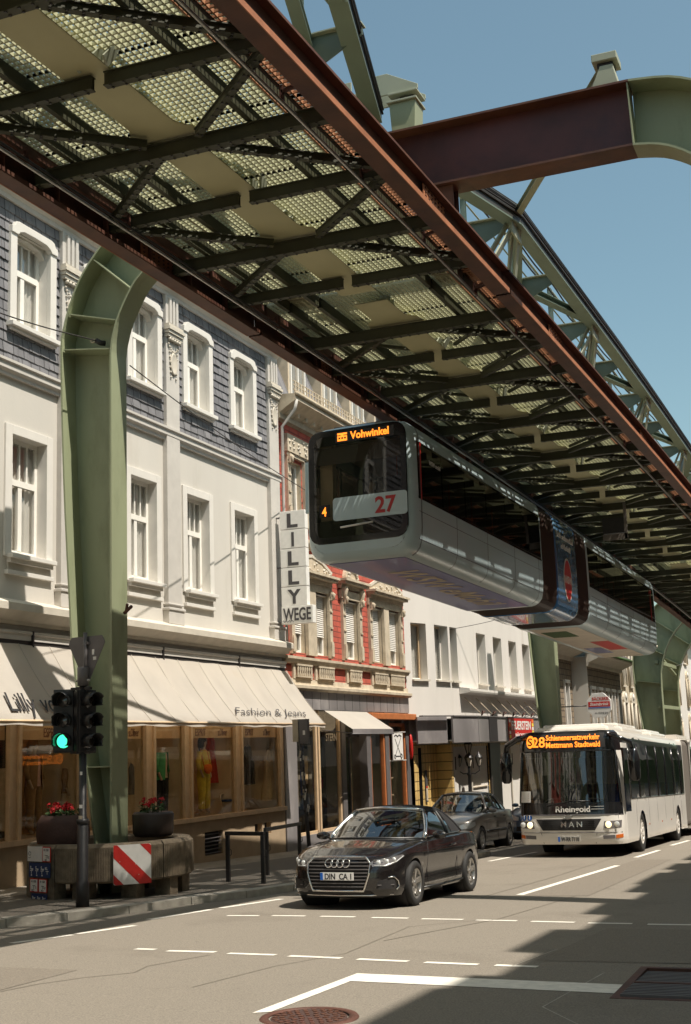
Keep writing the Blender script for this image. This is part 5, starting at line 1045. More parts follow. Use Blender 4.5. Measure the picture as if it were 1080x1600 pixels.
def carriage(Y0, Y1, body, nose0, nose1, windows=True, lab=None):
    M_, L_ = sect_M(Y0, Y1); XF[0] = M_; N = len(FULL)
    stations = []
    if nose0: stations += [(-.015, .15), (0, .115), (.03, .07), (.08, .035), (.17, .012), (.3, 0), (.45, 0)]
    else: stations += [(0, .03), (.04, 0), (.12, 0)]
    ye = L_-(.45 if nose1 else .12); y = stations[-1][0]; n = max(2, int((ye-y)/.9))
    stations += [(y+(ye-y)*k/n, 0) for k in range(1, n+1)]
    if nose1: stations += [(L_-.3, 0), (L_-.17, .012), (L_-.08, .035), (L_-.03, .07), (L_, .115), (L_+.015, .15)]
    else: stations += [(L_-.04, 0), (L_, .03)]
    rows = [[(inset(p, i)[0], y, inset(p, i)[1]) for p in FULL] for y, i in stations]
    b = MB(); vs = [p for r_ in rows for p in r_]; gl = []; bd = []
    wy0, wy1 = (.28 if nose0 else .1), L_-(.35 if nose1 else .1)
    for i in range(len(rows)-1):
        ym = (stations[i][0]+stations[i+1][0])/2
        for k in range(N):
            kk = (k+1) % N; f = (i*N+k, i*N+kk, (i+1)*N+kk, (i+1)*N+k)
            side = (WI[0] <= k < WI[1]) or (N-WI[1] <= k < N-WI[0])
            (gl if (side and windows and wy0 < ym < wy1) else bd).append(f)
    b.add(vs, bd, body, True)
    if not nose0: b.add(rows[0], [tuple(range(N))], 'bellows_dark')
    if not nose1: b.add(rows[-1], [tuple(range(N))], 'bellows_dark')
    else: b.add([(p[0], p[1]+.001, p[2]) for p in rows[-1]], [tuple(range(N))], 'tram_black')
    bo = b.build('carriage_body', tr, recalc=False)
    if windows:
        g_ = MB(); g_.add(vs, gl, 'tram_glass', True); g_.build('side_windows', bo, recalc=False)
        w = MB(); ys = [wy0+.02]+[wy0+(wy1-wy0)*k/max(1, round((wy1-wy0)/1.35)) for k in range(1, max(1, round((wy1-wy0)/1.35)))]+[wy1-.05]
        for y in ys:
            for s in (-1, 1):
                P = [(s*(p[0]-.012), y+o, p[1]) for p in PROF[WI[0]:WI[1]+1] for o in (0,)]
                w.grid([[(p[0]*1.075, p[1]-.04, p[2]) for p in P], [(p[0]*1.075, p[1]+.04, p[2]) for p in P]], 'tram_black', False)
        for s in (-1, 1):
            for kk, dz in ((WI[0], .05), (WI[1], -.05)): p = PROF[kk]; w.grid([[(s*(p[0]*1.075+.004), wy0, p[1]), (s*(p[0]*1.075+.004), wy1, p[1])], [(s*(p[0]*1.075+.002), wy0, p[1]+dz), (s*(p[0]*1.075+.002), wy1, p[1]+dz)]], 'tram_black', False)
        w.build('window_pillars', bo, recalc=False)
        w = MB(); w.box(-1.0, 1.0, .25, L_-.3, .42, .46, 'seat_grey'); w.box(-.95, .95, .3, L_-.3, 2.50, 2.53, 'panel_white'); w.box(-1.04, -1.0, .3, L_-.3, .46, 1.14, 'seat_grey'); w.box(1.0, 1.04, .3, L_-.3, .46, 1.14, 'seat_grey')
        for k in range(int((L_-2)/.8)):
            y = 1.6+k*.8
            w.box(-.95, -.1, y, y+.42, .86, .94, 'cloth_blue'); w.box(-.95, -.1, y+.4, y+.48, .9, 1.5, 'cloth_blue')
        for k in range(int((L_-1)/1.6)): w.tube([(.3, 1.4+k*1.6, .46), (.3, 1.4+k*1.6, 2.42)], .018, 'cloth_orange', 6)
        w.build('interior', bo)
    # panel joints along the skirt
    w = MB()
    for s in (-1, 1):
        for kk in (6, 8): p = PROF[kk]; w.tube([(s*(p[0]*1.075+.001), .3, p[1]), (s*(p[0]*1.075+.001), L_-.3 if nose1 else L_-.05, p[1])], .006, 'grey_metal', 4)
        for y in frange(.46, L_-.4, 1.9)[(0 if nose0 else 1):]: w.tube([(s*(p_[0]*1.075+.0), y, p_[1]) for p_ in PROF[3:10]], .006, 'grey_metal', 4)
    if nose0:
        for s in (-1, 1): w.tube([(s*(p_[0]*1.075+.002), .42, p_[1]) for p_ in PROF[3:15]], .007, 'grey_metal', 4)
    w.build('panel_joints', bo)
    # roof edge fittings and running gear with the arm that reaches up to the rail
    w = MB()
    for k in range(int(L_/.25)): w.box(-.6, .6, .2+k*.25, .26+k*.25, 2.825, 2.85, 'grey_metal')
    w.build('roof_ribs', bo)
    for y in ((L_*.22, L_*.8) if L_ > 4 else ()):
        w = MB(); w.box(-.35, .45, y-.7, y+.7, 2.80, 2.92, 'black_metal'); w.tube([(-.15, y, 2.85), (-.32, y, 3.05), (-.35, y, 3.5), (-.1, y, 3.75), (.16, y, 3.72)], .07, 'grey_metal', 8)
        for q in (-.5, .5): w.lathe([(0, -.05), (.34, -.05), (.36, 0), (.34, .05), (0, .05)], (.16, y+q, 3.97), 'steel', 20, 'X')
        w.box(.04, .28, y-.5, y+.5, 3.86, 4.06, 'black_metal'); w.build('bogie', bo)
    return bo, L_, M_
ya, yb, yc, yd, ye, yf = 24.0, 33.1, 34.45, 36.7, 38.0, 48.7
bo, L1, M1 = carriage(ya, yb, 'tram_blue', True, False)
# front: black glass frame, pane, display, number panel
def ring(i0, i1, y0, y1, m_, parent, name, zc0=1.45, zc1=1.45):
    w = MB(); w.grid([[(inset(p, i0, zc0)[0], y0, inset(p, i0, zc0)[1]) for p in FULL], [(inset(p, i1, zc1)[0], y1, inset(p, i1, zc1)[1]) for p in FULL]], m_, False, wrap=True); return w.build(name, parent, recalc=False)
XF[0] = M1
def fr_shape(e):  # rounded screen outline
    P = rrect(-1.10+e, 1.10-e, .34+e, 2.73-e, .26-e*.5, 6); return P
w = MB(); outer = [(inset(p, .15)[0], inset(p, .15)[1]) for p in FULL]
cdt = delaunay_2d_cdt([Vector(p) for p in outer]+[Vector(p) for p in fr_shape(.0)], [], [list(range(len(outer)))], 0, 1e-5) if False else None
# rim between nose and screen: match points by angle
def by_angle(P, n=96, c=(0, 1.5)):
    out = []
    for k in range(n):
        a = 2*math.pi*k/n; d = (math.cos(a), math.sin(a)); best = None
        for i in range(len(P)):
            p, q = P[i], P[(i+1) % len(P)]; ex, ez = q[0]-p[0], q[1]-p[1]; den = d[0]*ez-d[1]*ex
            if abs(den) < 1e-9: continue
            t = ((p[0]-c[0])*ez-(p[1]-c[1])*ex)/den; u = ((p[0]-c[0])*d[1]-(p[1]-c[1])*d[0])/den
            if t > 0 and -1e-6 <= u <= 1+1e-6 and (best is None or t > best): best = t
        out.append((c[0]+d[0]*best, c[1]+d[1]*best))
    return out
o96, f96, g96 = by_angle(outer), by_angle(fr_shape(0)), by_angle(fr_shape(.13))
w.grid([[(x, -.015, z) for x, z in o96], [(x, -.03, z) for x, z in f96]], 'tram_blue', True, wrap=True); w.build('front_rim', bo, recalc=False)
w = MB(); w.grid([[(x, -.031, z) for x, z in f96], [(x, -.036, z) for x, z in by_angle(fr_shape(.02))], [(x, -.036, z) for x, z in g96]], 'tram_black', False, wrap=True)
w.box(-1.0, 1.0, -.034, -.03, 2.40, 2.62, 'tram_black'); w.box(-1.0, 1.0, -.034, -.03, .45, .80, 'tram_black'); fb = w.build('windscreen_frame', bo, recalc=False)
w = MB(); w.add([(x, -.0345, z) for x, z in g96], [tuple(range(96))], 'tram_front_glass'); w.build('windscreen', bo, recalc=False)
w = MB(); P = rrect(-.55, 1.09, .80, 1.28, .07); w.prism(P, lambda a, b: (a, -.048, b), (0, .010, 0), 'tram_blue'); nb = w.build('number_panel', bo)
w = MB(); text_to(w, '27', .46, 'red_dark', (.62, -.05, .88), (1, 0, 0), (0, 0, 1), .003, .012, width=.46); w.build('lettering', nb)
w = MB(); w.box(-.47, .84, -.039, -.037, 2.44, 2.66, 'ink'); text_to(w, 'Vohwinkel', .22, 'amber_led', (.3, -.041, 2.49), (1, 0, 0), (0, 0, 1), .002, .006, width=.86)
for bx in ((-.42, -.2, 2.60, 2.64), (-.42, -.2, 2.47, 2.58), (-.34, -.28, 2.57, 2.61)): w.box(bx[0], bx[1], -.043, -.041, bx[2], bx[3], 'amber_led')
for k in range(3): w.box(-.395+k*.065, -.355+k*.065, -.045, -.0435, 2.51, 2.55, 'ink')
w.build('destination_display', bo)
w = MB(); w.box(-.86, -.62, -.039, -.036, .9, 1.16, 'interior_black'); text_to(w, '4', .26, 'amber_led', (-.75, -.041, .93), (1, 0, 0), (0, 0, 1), .002, .006, width=.1); w.build('line_number', bo)
w = MB(); w.tube([(-.38, -.06, .655), (.34, -.06, .70)], .02, 'trim_white', 8); w.build('handle', bo)
w = MB(); w.box(-1.0, 1.0, .05, .06, 2.02, 2.38, 'bellows'); w.box(-.9, -.62, .12, .3, .5, 2.66, 'shop_wall_light'); w.tube([(.05, .2, .45), (.1, .25, 1.0), (.2, .3, 1.6)], .06, 'panel_white', 8); w.box(-.5, .5, 1.1, 1.2, .46, 1.9, 'interior_black'); w.box(-.9, .9, .1, .5, .46, .85, 'interior_black'); w.build('driver_cab', bo)
w = MB(); w.box(1.205, 1.215, .42, .46, 1.15, 2.36, 'red'); w.build('door_edge', bo)
# belly advert with lettering, read from below
w = MB(); w.box(-.84, .84, .35, L1-.25, -.012, -.004, 'ad_belly'); ab = w.build('belly_advert', bo)
w = MB(); text_to(w, 'WSW eMobil', 1.0, 'sandstone', (-.2, 1.9, -.017), (0, 1, 0), (1, 0, 0), .002, .012, .3, 'L', width=6.2)
w.build('lettering', ab)
w = MB(); text_to(w, 'WSW mobil', .13, 'trim_white', (1.196, 1.3, 2.0), (0, 1, 0), (0, 0, 1), .002, .002); w.build('lettering', bo)
w = MB(); w.box(-1.33, -1.21, .25, .32, 1.1, 2.2, 'tram_blue'); w.build('mirror', bo, bevel=.02)
def bellow(Y0, Y1):
    M_, L_ = sect_M(Y0, Y1); XF[0] = M_; w = MB(); n = 13
    w.grid([[(inset(p, .02+(.035 if k % 2 else .0))[0], L_*k/(n-1), inset(p, .02+(.035 if k % 2 else .0))[1]) for p in FULL] for k in range(n)], 'bellows_dark', False, wrap=True); w.build('bellows', tr, recalc=False)
bellow(yb, yc); bellow(yd, ye)
bm, L2, M2 = carriage(yc, yd, 'ad_blue', False, False, windows=False); XF[0] = M2
w = MB(); cx = L2*.5
w.prism([(cx+.42*math.cos(R(a)), 1.0+.62*math.sin(R(a))) for a in range(0, 360, 15)], lambda a, b: (1.206, a, b), (.008, 0, 0), 'trim_white'); w.prism([(cx+.36*math.cos(R(a)), 1.0+.56*math.sin(R(a))) for a in range(0, 360, 15)], lambda a, b: (1.216, a, b), (.006, 0, 0), 'red'); w.build('round_badge', bm)
w = MB(); text_to(w, 'WSW', .3, 'trim_white', (1.224, cx, .9), (0, 1, 0), (0, 0, 1), .003, .006); text_to(w, 'Ich schwebe', .22, 'trim_white', (1.190, cx, 2.12), (0, 1, 0), (0, 0, 1), .012, .002, width=1.7); text_to(w, 'eMobil!', .22, 'trim_white', (1.198, cx, 1.84), (0, 1, 0), (0, 0, 1), .01, .002, width=1.0); w.build('lettering', bm)
br, L3, M3 = carriage(ye, yf, 'tram_blue', False, True); XF[0] = M3
w = MB(); w.box(-.72, .74, .25, L3-.4, -.012, -.004, 'panel_white'); w.box(.1, .7, 4.5, 7.5, -.02, -.013, 'red'); w.box(-.6, .0, 6.5, 8.5, -.02, -.013, 'ad_belly'); w.box(-.6, .2, 1.0, 2.6, -.02, -.013, 'leaf'); w.build('belly_advert', br)
w = MB(); w.box(1.205, 1.215, L3-1.0, L3-.96, 1.15, 2.3, 'red'); w.build('door_edge', br); XF[0] = None
def seated(loc, rz, label, top, hair, group):
    t = empty('person', loc, label, 'person', group, rz)
    V = [(0, 0, .5), (0, .0, .75), (0, 0, .98), (0, 0, 1.08), (0, .02, 1.2), (0, .01, 1.28), (.09, .05, .48), (.1, .42, .48), (.1, .42, .08), (.1, .52, .04), (-.09, .05, .48), (-.1, .42, .48), (-.1, .42, .08), (-.1, .52, .04), (.17, 0, .98), (.22, .08, .74), (.15, .3, .6), (-.17, 0, .98), (-.22, .08, .74), (-.15, .3, .6)]
    skin_mesh('body', V, [(0, 1), (1, 2), (2, 3), (3, 4), (4, 5), (0, 6), (6, 7), (7, 8), (8, 9), (0, 10), (10, 11), (11, 12), (12, 13), (2, 14), (14, 15), (15, 16), (2, 17), (17, 18), (18, 19)], [(.15, .11), (.13, .1), (.15, .1), .055, (.08, .1), .07, .09, .07, .05, .045, .09, .07, .05, .045, .055, .045, .035, .055, .045, .035], 'skin_tone', t)
    m = MB(); loft_rings(m, [(0, 0, .45, .19, .15), (0, 0, .75, .18, .14), (0, 0, .97, .22, .13), (0, 0, 1.04, .1, .08)], top); 
    for s in (-1, 1): m.tube([(s*.17, 0, .98), (s*.225, .08, .74), (s*.17, .25, .62)], .06, top, 8)
    m.build('shirt', t, False); m = MB(); loft_rings(m, [(0, -.02, 1.13, .095, .1), (0, -.02, 1.24, .1, .11), (0, 0, 1.33, .07, .08), (0, 0, 1.35, .03, .03)], hair); m.build('hair', t, False)
    m = MB()
    for s in (-1, 1): m.tube([(s*.09, .0, .48), (s*.1, .42, .5), (s*.1, .43, .1)], .09, 'cloth_grey', 8)
    m.build('trousers', t, False); return t
for k, (dy, x, c_, h_) in enumerate(((1.9, .55, 'cloth_cream', 'hair_dark'), (3.6, .5, 'cloth_black', 'hair_dark'), (5.3, .55, 'white', 'hair_blond'), (7.0, .5, 'cloth_blue', 'hair_dark'))):
    p = M3 @ Vector((x, dy, .42)); seated(p, 0, ('passenger in a cream shirt, nearest window seat of the rear carriage', 'passenger in a black shirt sitting in the rear carriage of the train', 'fair haired passenger in a white shirt in the rear carriage', 'passenger in a blue shirt, farthest seat of the rear carriage')[k], c_, h_, 'passengers in the hanging train')
# ================================================================ vehicles (local frame: x runs back from the front bumper, z up; the front looks at the camera)
def resample(pts, st):
    out = [Vector(pts[0])]; 
    for a, b in zip(pts[:-1], pts[1:]):
        a, b = Vector(a), Vector(b); n = max(1, int((b-a).length/st)); out += [a.lerp(b, k/n) for k in range(1, n+1)]
    return out
class Shell:
    """wrap-round body side: plan outline x inset profile, wheel arches cut along the lower edge, cap on top"""
    def __init__(s, outline, zb, zs, zh, insF, insS, insR, arches, L, st=.05, nz=16, fz=.8):
        s.P = resample(spline(outline, 8), st); s.L = L; s.zb, s.zs, s.zh, s.insF, s.insS, s.insR, s.arch, s.nz, s.fz = zb, zs, zh, insF, insS, insR, arches, nz, fz
        s.N = []; s.S = [0]
        for i, p in enumerate(s.P):
            a = s.P[max(0, i-1)]; b = s.P[min(len(s.P)-1, i+1)]; d = (b-a)
            if i == 0: d = Vector((0, 1))
            if i == len(s.P)-1: d = Vector((0, -1))
            d.normalize(); s.N.append(Vector((-d.y, d.x)))
            if i: s.S.append(s.S[-1]+(p-s.P[i-1]).length)
    def ins(s, x, z):
        wf = max(0, 1-x/s.fz); wf = wf*wf*(3-2*wf); wr = max(0, 1-(s.L-x)/s.fz); wr = wr*wr*(3-2*wr)
        f = lambda T: interp(z, [t[0] for t in T], [t[1] for t in T])
        return f(s.insF)*wf + f(s.insR)*wr + f(s.insS)*(1-wf-wr)
    def at(s, sv, z, off=0):
        sg = -1 if sv < 0 else 1; a = abs(sv); i = 0
        while i < len(s.S)-2 and s.S[i+1] < a: i += 1
        t = (a-s.S[i])/max(1e-9, s.S[i+1]-s.S[i]); p = s.P[i].lerp(s.P[i+1], min(1.5, t)); n = s.N[i].lerp(s.N[i+1], min(1, t)).normalized(); p = p+n*(off-s.ins(p.x, z))
        return Vector((p.x, sg*p.y, z))
    def side(s, x, z, off=0, sg=-1):
        best = min(range(len(s.P)), key=lambda i: abs(s.P[i].x-x)+(10 if s.N[i].y < .3 else 0)); y = s.P[best].y
        return Vector((x, sg*(y-s.ins(x, z)+off), z))
    def bottom(s, x, n):
        z = s.zb(x)
        if n.y > .5:
            for xw, ra, zw in s.arch:
                if abs(x-xw) < ra: z = max(z, zw+math.sqrt(ra*ra-(x-xw)**2))
        return z
    def build(s, name, parent, m, cls=None, cap=True, lip=True, extra=None):
        zlist = []; cols = []
        for i, p in enumerate(s.P):
            b = s.bottom(p.x, s.N[i]); t = s.zs(p.x); col = []
            for j in range(s.nz+1):
                u = j/s.nz; z = lerp(b, t, u); q = p - s.N[i]*s.ins(p.x, z); col.append(Vector((q.x, q.y, z)))
            cols.append(col)
        caps = []
        if cap:
            for col in cols:
                e = col[-1]; r_ = []
                for k in range(1, 7):
                    u = k/6; y = e.y*(1-u); z = e.z+(s.zh(e.x)-e.z)*math.sin(u*math.pi/2)**.8; r_.append(Vector((e.x, y, z)))
                caps.append(r_)
        mb = MB(); groups = {}
        for sg in (1, -1):
            for i in range(len(cols)-1):
                A = cols[i]+(caps[i] if cap else []); B = cols[i+1]+(caps[i+1] if cap else [])
                for j in range(len(A)-1):
                    c = (A[j]+A[j+1]+B[j]+B[j+1])/4; mm = cls(c, (s.S[i]+s.S[i+1])/2, j) if cls else m
                    if mm is None: continue
                    q = [Vector((v.x, sg*v.y, v.z)) for v in (A[j], B[j], B[j+1], A[j+1])]; groups.setdefault(mm, []).append(q if sg > 0 else q[::-1])
        objs = {}
        for mm, qs in groups.items():
            b = MB(); 
            for q in qs: b.add(q, [(0, 1, 2, 3)], mm, True)
            nm = name if mm == m else {'bus_glass': 'window_band', 'bus_black': 'black_panel'}.get(mm, 'trim_panel')
            o = b.build(nm, parent if mm == m else objs.get(m, parent), False, recalc=False)
            bm_ = bmesh.new(); bm_.from_mesh(o.data); bmesh.ops.remove_doubles(bm_, verts=bm_.verts, dist=.0005); bmesh.ops.recalc_face_normals(bm_, faces=bm_.faces); bm_.to_mesh(o.data); bm_.free(); objs[mm] = o
        return objs
def patch(mb, poly, fn, off, th, m, st=.06):
    """flat outline (a,b) laid on a curved surface fn(a,b,off) with thickness th"""
    xs = [p[0] for p in poly]; ys = [p[1] for p in poly]; pts = []
    n = len(poly)
    for i in range(n):
        a, b = Vector(poly[i]), Vector(poly[(i+1) % n]); k = max(1, int((b-a).length/st)); pts += [a.lerp(b, j/k) for j in range(k)]
    nb = len(pts); ins = []
    def inside(x, y):
        c = False
        for i in range(n):
            x1, y1 = poly[i]; x2, y2 = poly[(i+1) % n]
            if (y1 > y) != (y2 > y) and x < (x2-x1)*(y-y1)/(y2-y1)+x1: c = not c
        return c
    x = min(xs)+st/2
    while x < max(xs):
        y = min(ys)+st/2
        while y < max(ys):
            if inside(x, y) and min((Vector((x, y))-p).length for p in pts[:nb]) > st*.45: ins.append(Vector((x, y)))
            y += st
        x += st
    r_ = delaunay_2d_cdt(pts+ins, [], [list(range(nb))], 1, 1e-6); V, F = r_[0], r_[2]
    mb.add([fn(v.x, v.y, off) for v in V], [tuple(f) for f in F], m, True)
    if th:
        a = [fn(p.x, p.y, off) for p in pts]; b = [fn(p.x, p.y, off-th) for p in pts]; mb.add(a+b, [(i, (i+1) % nb, nb+(i+1) % nb, nb+i) for i in range(nb)], m)
def wheel(parent, x, y, r, w, spokes=5, hub='rim', rimr=.68, name='wheel', twin=True):
    sg = 1 if y > 0 else -1; yo = y
    t = MB(); R1 = r*rimr
    t.lathe([(R1*.98, -w/2+.02), (R1*1.02, -w/2), (r*.93, -w/2), (r, -w/2+.025), (r, w/2-.025), (r*.93, w/2), (R1*1.02, w/2), (R1*.98, w/2-.02)], (x, yo, r), 'rubber', 40, 'Y'); wo = t.build(name, parent, False)
    t = MB(); f = yo+sg*(w/2-.015)
    t.lathe([(R1, sg*(w/2-.01)), (R1*.95, sg*(w/2-.005)), (R1*.92, sg*(w/2-.03)), (R1*.9, -sg*w*.3), (0, -sg*w*.3)], (x, yo, r), hub, 40, 'Y')
    t.lathe([(R1*.9, -sg*w*.2), (0, -sg*w*.2)], (x, yo, r), 'ink', 30, 'Y')
    for k in range(spokes):
        a = 2*math.pi*k/spokes+.3
        for da in ((-.13, .13) if twin else (0,)):
            p = Vector((x+math.cos(a+da*.5)*r*.1, f-sg*.035, r+math.sin(a+da*.5)*r*.1)); q = Vector((x+math.cos(a+da)*R1*.95, f-sg*.012, r+math.sin(a+da)*R1*.95)); t.beam(p, q, .03 if twin else .05, .035, hub, (0, 1, 0))
    t.lathe([(0, sg*(w/2-.02)), (r*.13, sg*(w/2-.025)), (r*.15, sg*(w/2-.05))], (x, yo, r), hub, 16, 'Y')
    t.build('rim', wo, False); return wo
def plate(parent, fn, s0, s1, z0, z1, txt, off=.02, eu=True):
    w = MB(); patch(w, [(s0, z0), (s1, z0), (s1, z1), (s0, z1)], fn, off, .015, 'white', .3); po = w.build('number_plate', parent, False)
    c = fn((s0+s1)/2, (z0+z1)/2, off+.002); w = MB(); W_ = s1-s0; h = z1-z0
    # front faces -x: reading direction seen from the front runs toward -y
    if eu: w.box(c.x-.004, c.x, c.y+W_/2-.045, c.y+W_/2-.004, c.z-h/2+.004, c.z+h/2-.004, 'eu_blue')
    text_to(w, txt, h*1.05, 'ink', (c.x-.004, c.y-.025, c.z-h*.37), (0, -1, 0), (0, 0, 1), .002, .003, width=W_-.10); w.build('lettering', po, False)
def arch_wells(parent, xs, W_, ra, zw):
    for x in xs:
        for sg in (-1, 1): w = MB(); w.lathe([(ra+.004, sg*(W_-.05)), (ra+.004, sg*(W_-.42)), (0, sg*(W_-.42))], (x, 0, zw), 'ink', 28, 'Y'); w.build('wheel_well', parent, False, recalc=False)
def greenhouse(parent, g, roofm, framem, body, glass_='car_glass', chrome=False):
    """g: dict with lines of the cabin"""
    wb, wr = g['wb'], g['wr']; n = 12
    def edge(x0, cx_, y_, z, u): y = y_*u; return Vector((x0+cx_*u*u, y, z))
    def pane(name, b, t, m_, bulge):
        w = MB(); rows = []
        for j in range(7):
            v = j/6; r_ = []
            for k in range(n+1):
                u = -1+2*k/n; p = edge(b[0], b[1], b[2], b[3]-b[4]*u*u, u).lerp(edge(t[0], t[1], t[2], t[3]-t[4]*u*u, u), v); r_.append(p+Vector((bulge*math.sin(v*math.pi), 0, abs(bulge)*.7*math.sin(v*math.pi))))
            rows.append(r_)
        w.grid(rows, m_); return w.build(name, parent, False, recalc=False), rows
    ws, R1 = pane('windscreen', g['wsb'], g['wst'], glass_, -.03)
    rw, R2 = pane('rear_window', g['rwb'], g['rwt'], glass_, .03)
    # roof
    w = MB(); rows = []; top = R1[-1]; bot = R2[-1]
    for j in range(13):
        v = j/12; rows.append([a.lerp(b, v)+Vector((0, 0, g['crown']*math.sin(v*math.pi)+.0)) for a, b in zip(top, bot)])
    w.grid(rows, roofm); ro = w.build('roof', parent, False, recalc=False); md = ro.modifiers.new('s', 'SOLIDIFY'); md.thickness = .03
    # side glass per side
    for sg in (1, -1):
        bl = g['belt']; k0 = n if sg > 0 else 0
        A0, A1 = R1[0][k0], R1[-1][k0]; C0, C1 = R2[0][k0], R2[-1][k0]
        def roofedge(v): i = v*12; a = int(min(11, i)); return rows[a][k0].lerp(rows[a+1][k0], i-a)
        def side_pt(u, v):
            B_ = Vector((lerp(A0.x, C0.x, u), sg*interp(lerp(A0.x, C0.x, u), [p[0] for p in bl], [p[2] for p in bl]), interp(lerp(A0.x, C0.x, u), [p[0] for p in bl], [p[1] for p in bl]))); T_ = roofedge(u)
            return B_.lerp(T_, v)+Vector((0, sg*.025*math.sin(v*math.pi), 0))
        w = MB(); ug = g['ugl']; w.grid([[side_pt(lerp(ug[0], ug[1], k/20), v/6) for k in range(21)] for v in range(7)], glass_); w.build('side_window', parent, False, recalc=False)
        w = MB()
        if ug[1] < .98: w.grid([[side_pt(lerp(ug[1], 1, k/8), v/6)+Vector((0, sg*.006, 0)) for k in range(9)] for v in range(7)], roofm if g.get('soft') else body)
        w.grid([[side_pt(u/30*ug[1], 1-.0)+Vector((0, sg*.012, .012)) for u in range(31)], [side_pt(u/30*ug[1], .91)+Vector((0, sg*.012, 0)) for u in range(31)]], roofm if g.get('soft') else body)
        w.tube([side_pt(u/30, .015)+Vector((0, sg*.008, 0)) for u in range(31)], .012, 'chrome' if chrome else framem, 6)
        w.tube([A0+Vector((0, sg*.0, 0))]+[side_pt(0, v/6)+Vector((-.01, sg*.006, 0)) for v in range(1, 7)], .03, framem, 8, rs=[.035]*7)
        w.tube([side_pt(1, v/6) for v in range(7)], .03, roofm if g.get('soft') else body, 8)
        for u in g['pillars']: w.tube([side_pt(u, v/6)+Vector((0, sg*.002, 0)) for v in range(7)], .028, 'black_plastic', 6)
        w.build('pillar', parent, False)
    w = MB(); w.tube([p+Vector((-.005, 0, .01)) for p in R1[-1]], .028, framem, 8); w.tube([p for p in R1[0]], .02, 'black_plastic', 6); w.tube([p for p in R2[0]], .02, 'black_plastic', 6); w.build('windscreen_frame', parent, False)
    # interior
    w = MB(); x0 = g['wsb'][0]+g['wsb'][1]; w.box(x0-.1, x0+.35, -wb+.08, wb-.08, .5, g['wsb'][3]-.07, 'interior_black'); w.box(x0, g['rwb'][0]-.1, -wb+.06, wb-.06, .2, .42, 'interior_black')
    w.build('dashboard', parent, False, bevel=.04)
    for y in (-.36, .36):
        w = MB(); w.box(x0+.75, x0+1.2, y-.24, y+.24, .45, .6, 'seat_grey'); w.prism([(0, 0), (.14, 0), (.34, .62), (.22, .62)], lambda a, b: (x0+1.15+a, y-.22, .55+b), (0, .44, 0), 'seat_grey'); w.box(x0+1.42, x0+1.52, y-.12, y+.12, 1.2, 1.36 if g['wst'][3] > 1.34 else 1.28, 'seat_grey'); w.build('seat', parent, False, bevel=.03)
    w = MB(); c = Vector((x0+.52, .36*g.get('drv', 1), .92)); w.tube([c+Vector((.07*math.sin(a), .18*math.cos(a), .17*math.sin(a)+.0)) for a in [2*math.pi*k/24 for k in range(24)]], .014, 'black_plastic', 6, closed=True); w.beam(c+Vector((0, -.17, 0)), c+Vector((0, .17, 0)), .05, .03, 'black_plastic'); w.beam(c, c+Vector((-.25, 0, -.1)), .05, .05, 'black_plastic'); w.build('steering_wheel', parent, False)
def mirror(parent, x, y, z, m):
    sg = 1 if y > 0 else -1; w = MB(); rows = []
    for k in range(7):
        u = k/6; r_ = math.sin(math.pi*(.12+.80*u))**.5; rows.append([(x+.06-.10*math.cos(a)*r_*(.9 if math.cos(a) < 0 else .5), y+sg*(.02+.20*u), z+.065*math.sin(a)*r_) for a in [2*math.pi*q/14 for q in range(14)]])
    w.grid(rows, m, True, wrap=True); w.add(rows[0], [tuple(range(14))], m); w.add(rows[-1], [tuple(range(14))], m); w.beam((x+.06, y-sg*.10, z-.06), (x+.05, y+sg*.06, z-.02), .05, .03, 'black_plastic'); w.build('mirror', parent, False)
# ---------------------------------------------------------------- black convertible
def place(t, X, Y, rz, dz=0): t.location = (X, Y, gz(Y)+dz); t.rotation_euler = (0, .03, R(rz))
au = empty('parked_car', (0, 0, 0), 'shiny black convertible with a closed black fabric roof driving toward the camera', 'car'); au.name = 'convertible_car'
OUT = [(0, 0), (.008, .25), (.035, .48), (.10, .66), (.22, .78), (.42, .855), (.8, .89), (1.3, .893), (2.3, .893), (3.2, .893), (3.65, .885), (3.98, .85), (4.2, .77), (4.33, .62), (4.39, .4), (4.42, 0)]
sh = Shell(OUT, lambda x: .19+.03*max(0, (x-3.6)), lambda x: interp(x, [0, .15, .5, 1.2, 2.0, 3.2, 3.9, 4.42], [.66, .70, .80, .90, .935, .955, .95, .90]), lambda x: interp(x, [0, .12, .4, .9, 1.35, 2.5, 3.3, 3.9, 4.42], [.68, .76, .86, .945, .985, .99, 1.0, .99, .93]),
   [(.19, .07), (.27, .01), (.42, 0), (.55, .005), (.66, .04), (.8, .12)], [(.19, .05), (.26, .015), (.34, .02), (.45, .03), (.6, .012), (.72, .0), (.765, .0), (.80, .018), (.96, .06)], [(.19, .1), (.4, .0), (.62, .0), (.8, .03), (.95, .08)], [(.87, .36, .325), (3.465, .36, .325)], 4.42, st=.035, nz=18)
sh.build('body', au, 'car_black')
arch_wells(au, (.87, 3.465), .89, .36, .325)
for x in (.87, 3.465):
    for y in (-.79, .79): wheel(au, x, y, .322, .225)
greenhouse(au, dict(wb=.74, wr=.59, wsb=(1.08, .46, .79, .965, .03), wst=(1.98, .14, .575, 1.385, .045), rwb=(3.62, -.22, .60, 1.01, .02), rwt=(3.2, -.08, .52, 1.335, .04), crown=.045, belt=[(1.2, .93, .80), (1.7, .955, .80), (2.6, .965, .80), (3.2, .975, .78), (3.7, .99, .70)], ugl=(.0, .70), pillars=(.56,), soft=True), 'softtop', 'chrome', 'car_black', chrome=True)
A = sh.at
w = MB(); G1 = [(-.40, .27), (.40, .27), (.48, .50), (.50, .65), (.42, .745), (-.42, .745), (-.50, .65), (-.48, .50)]
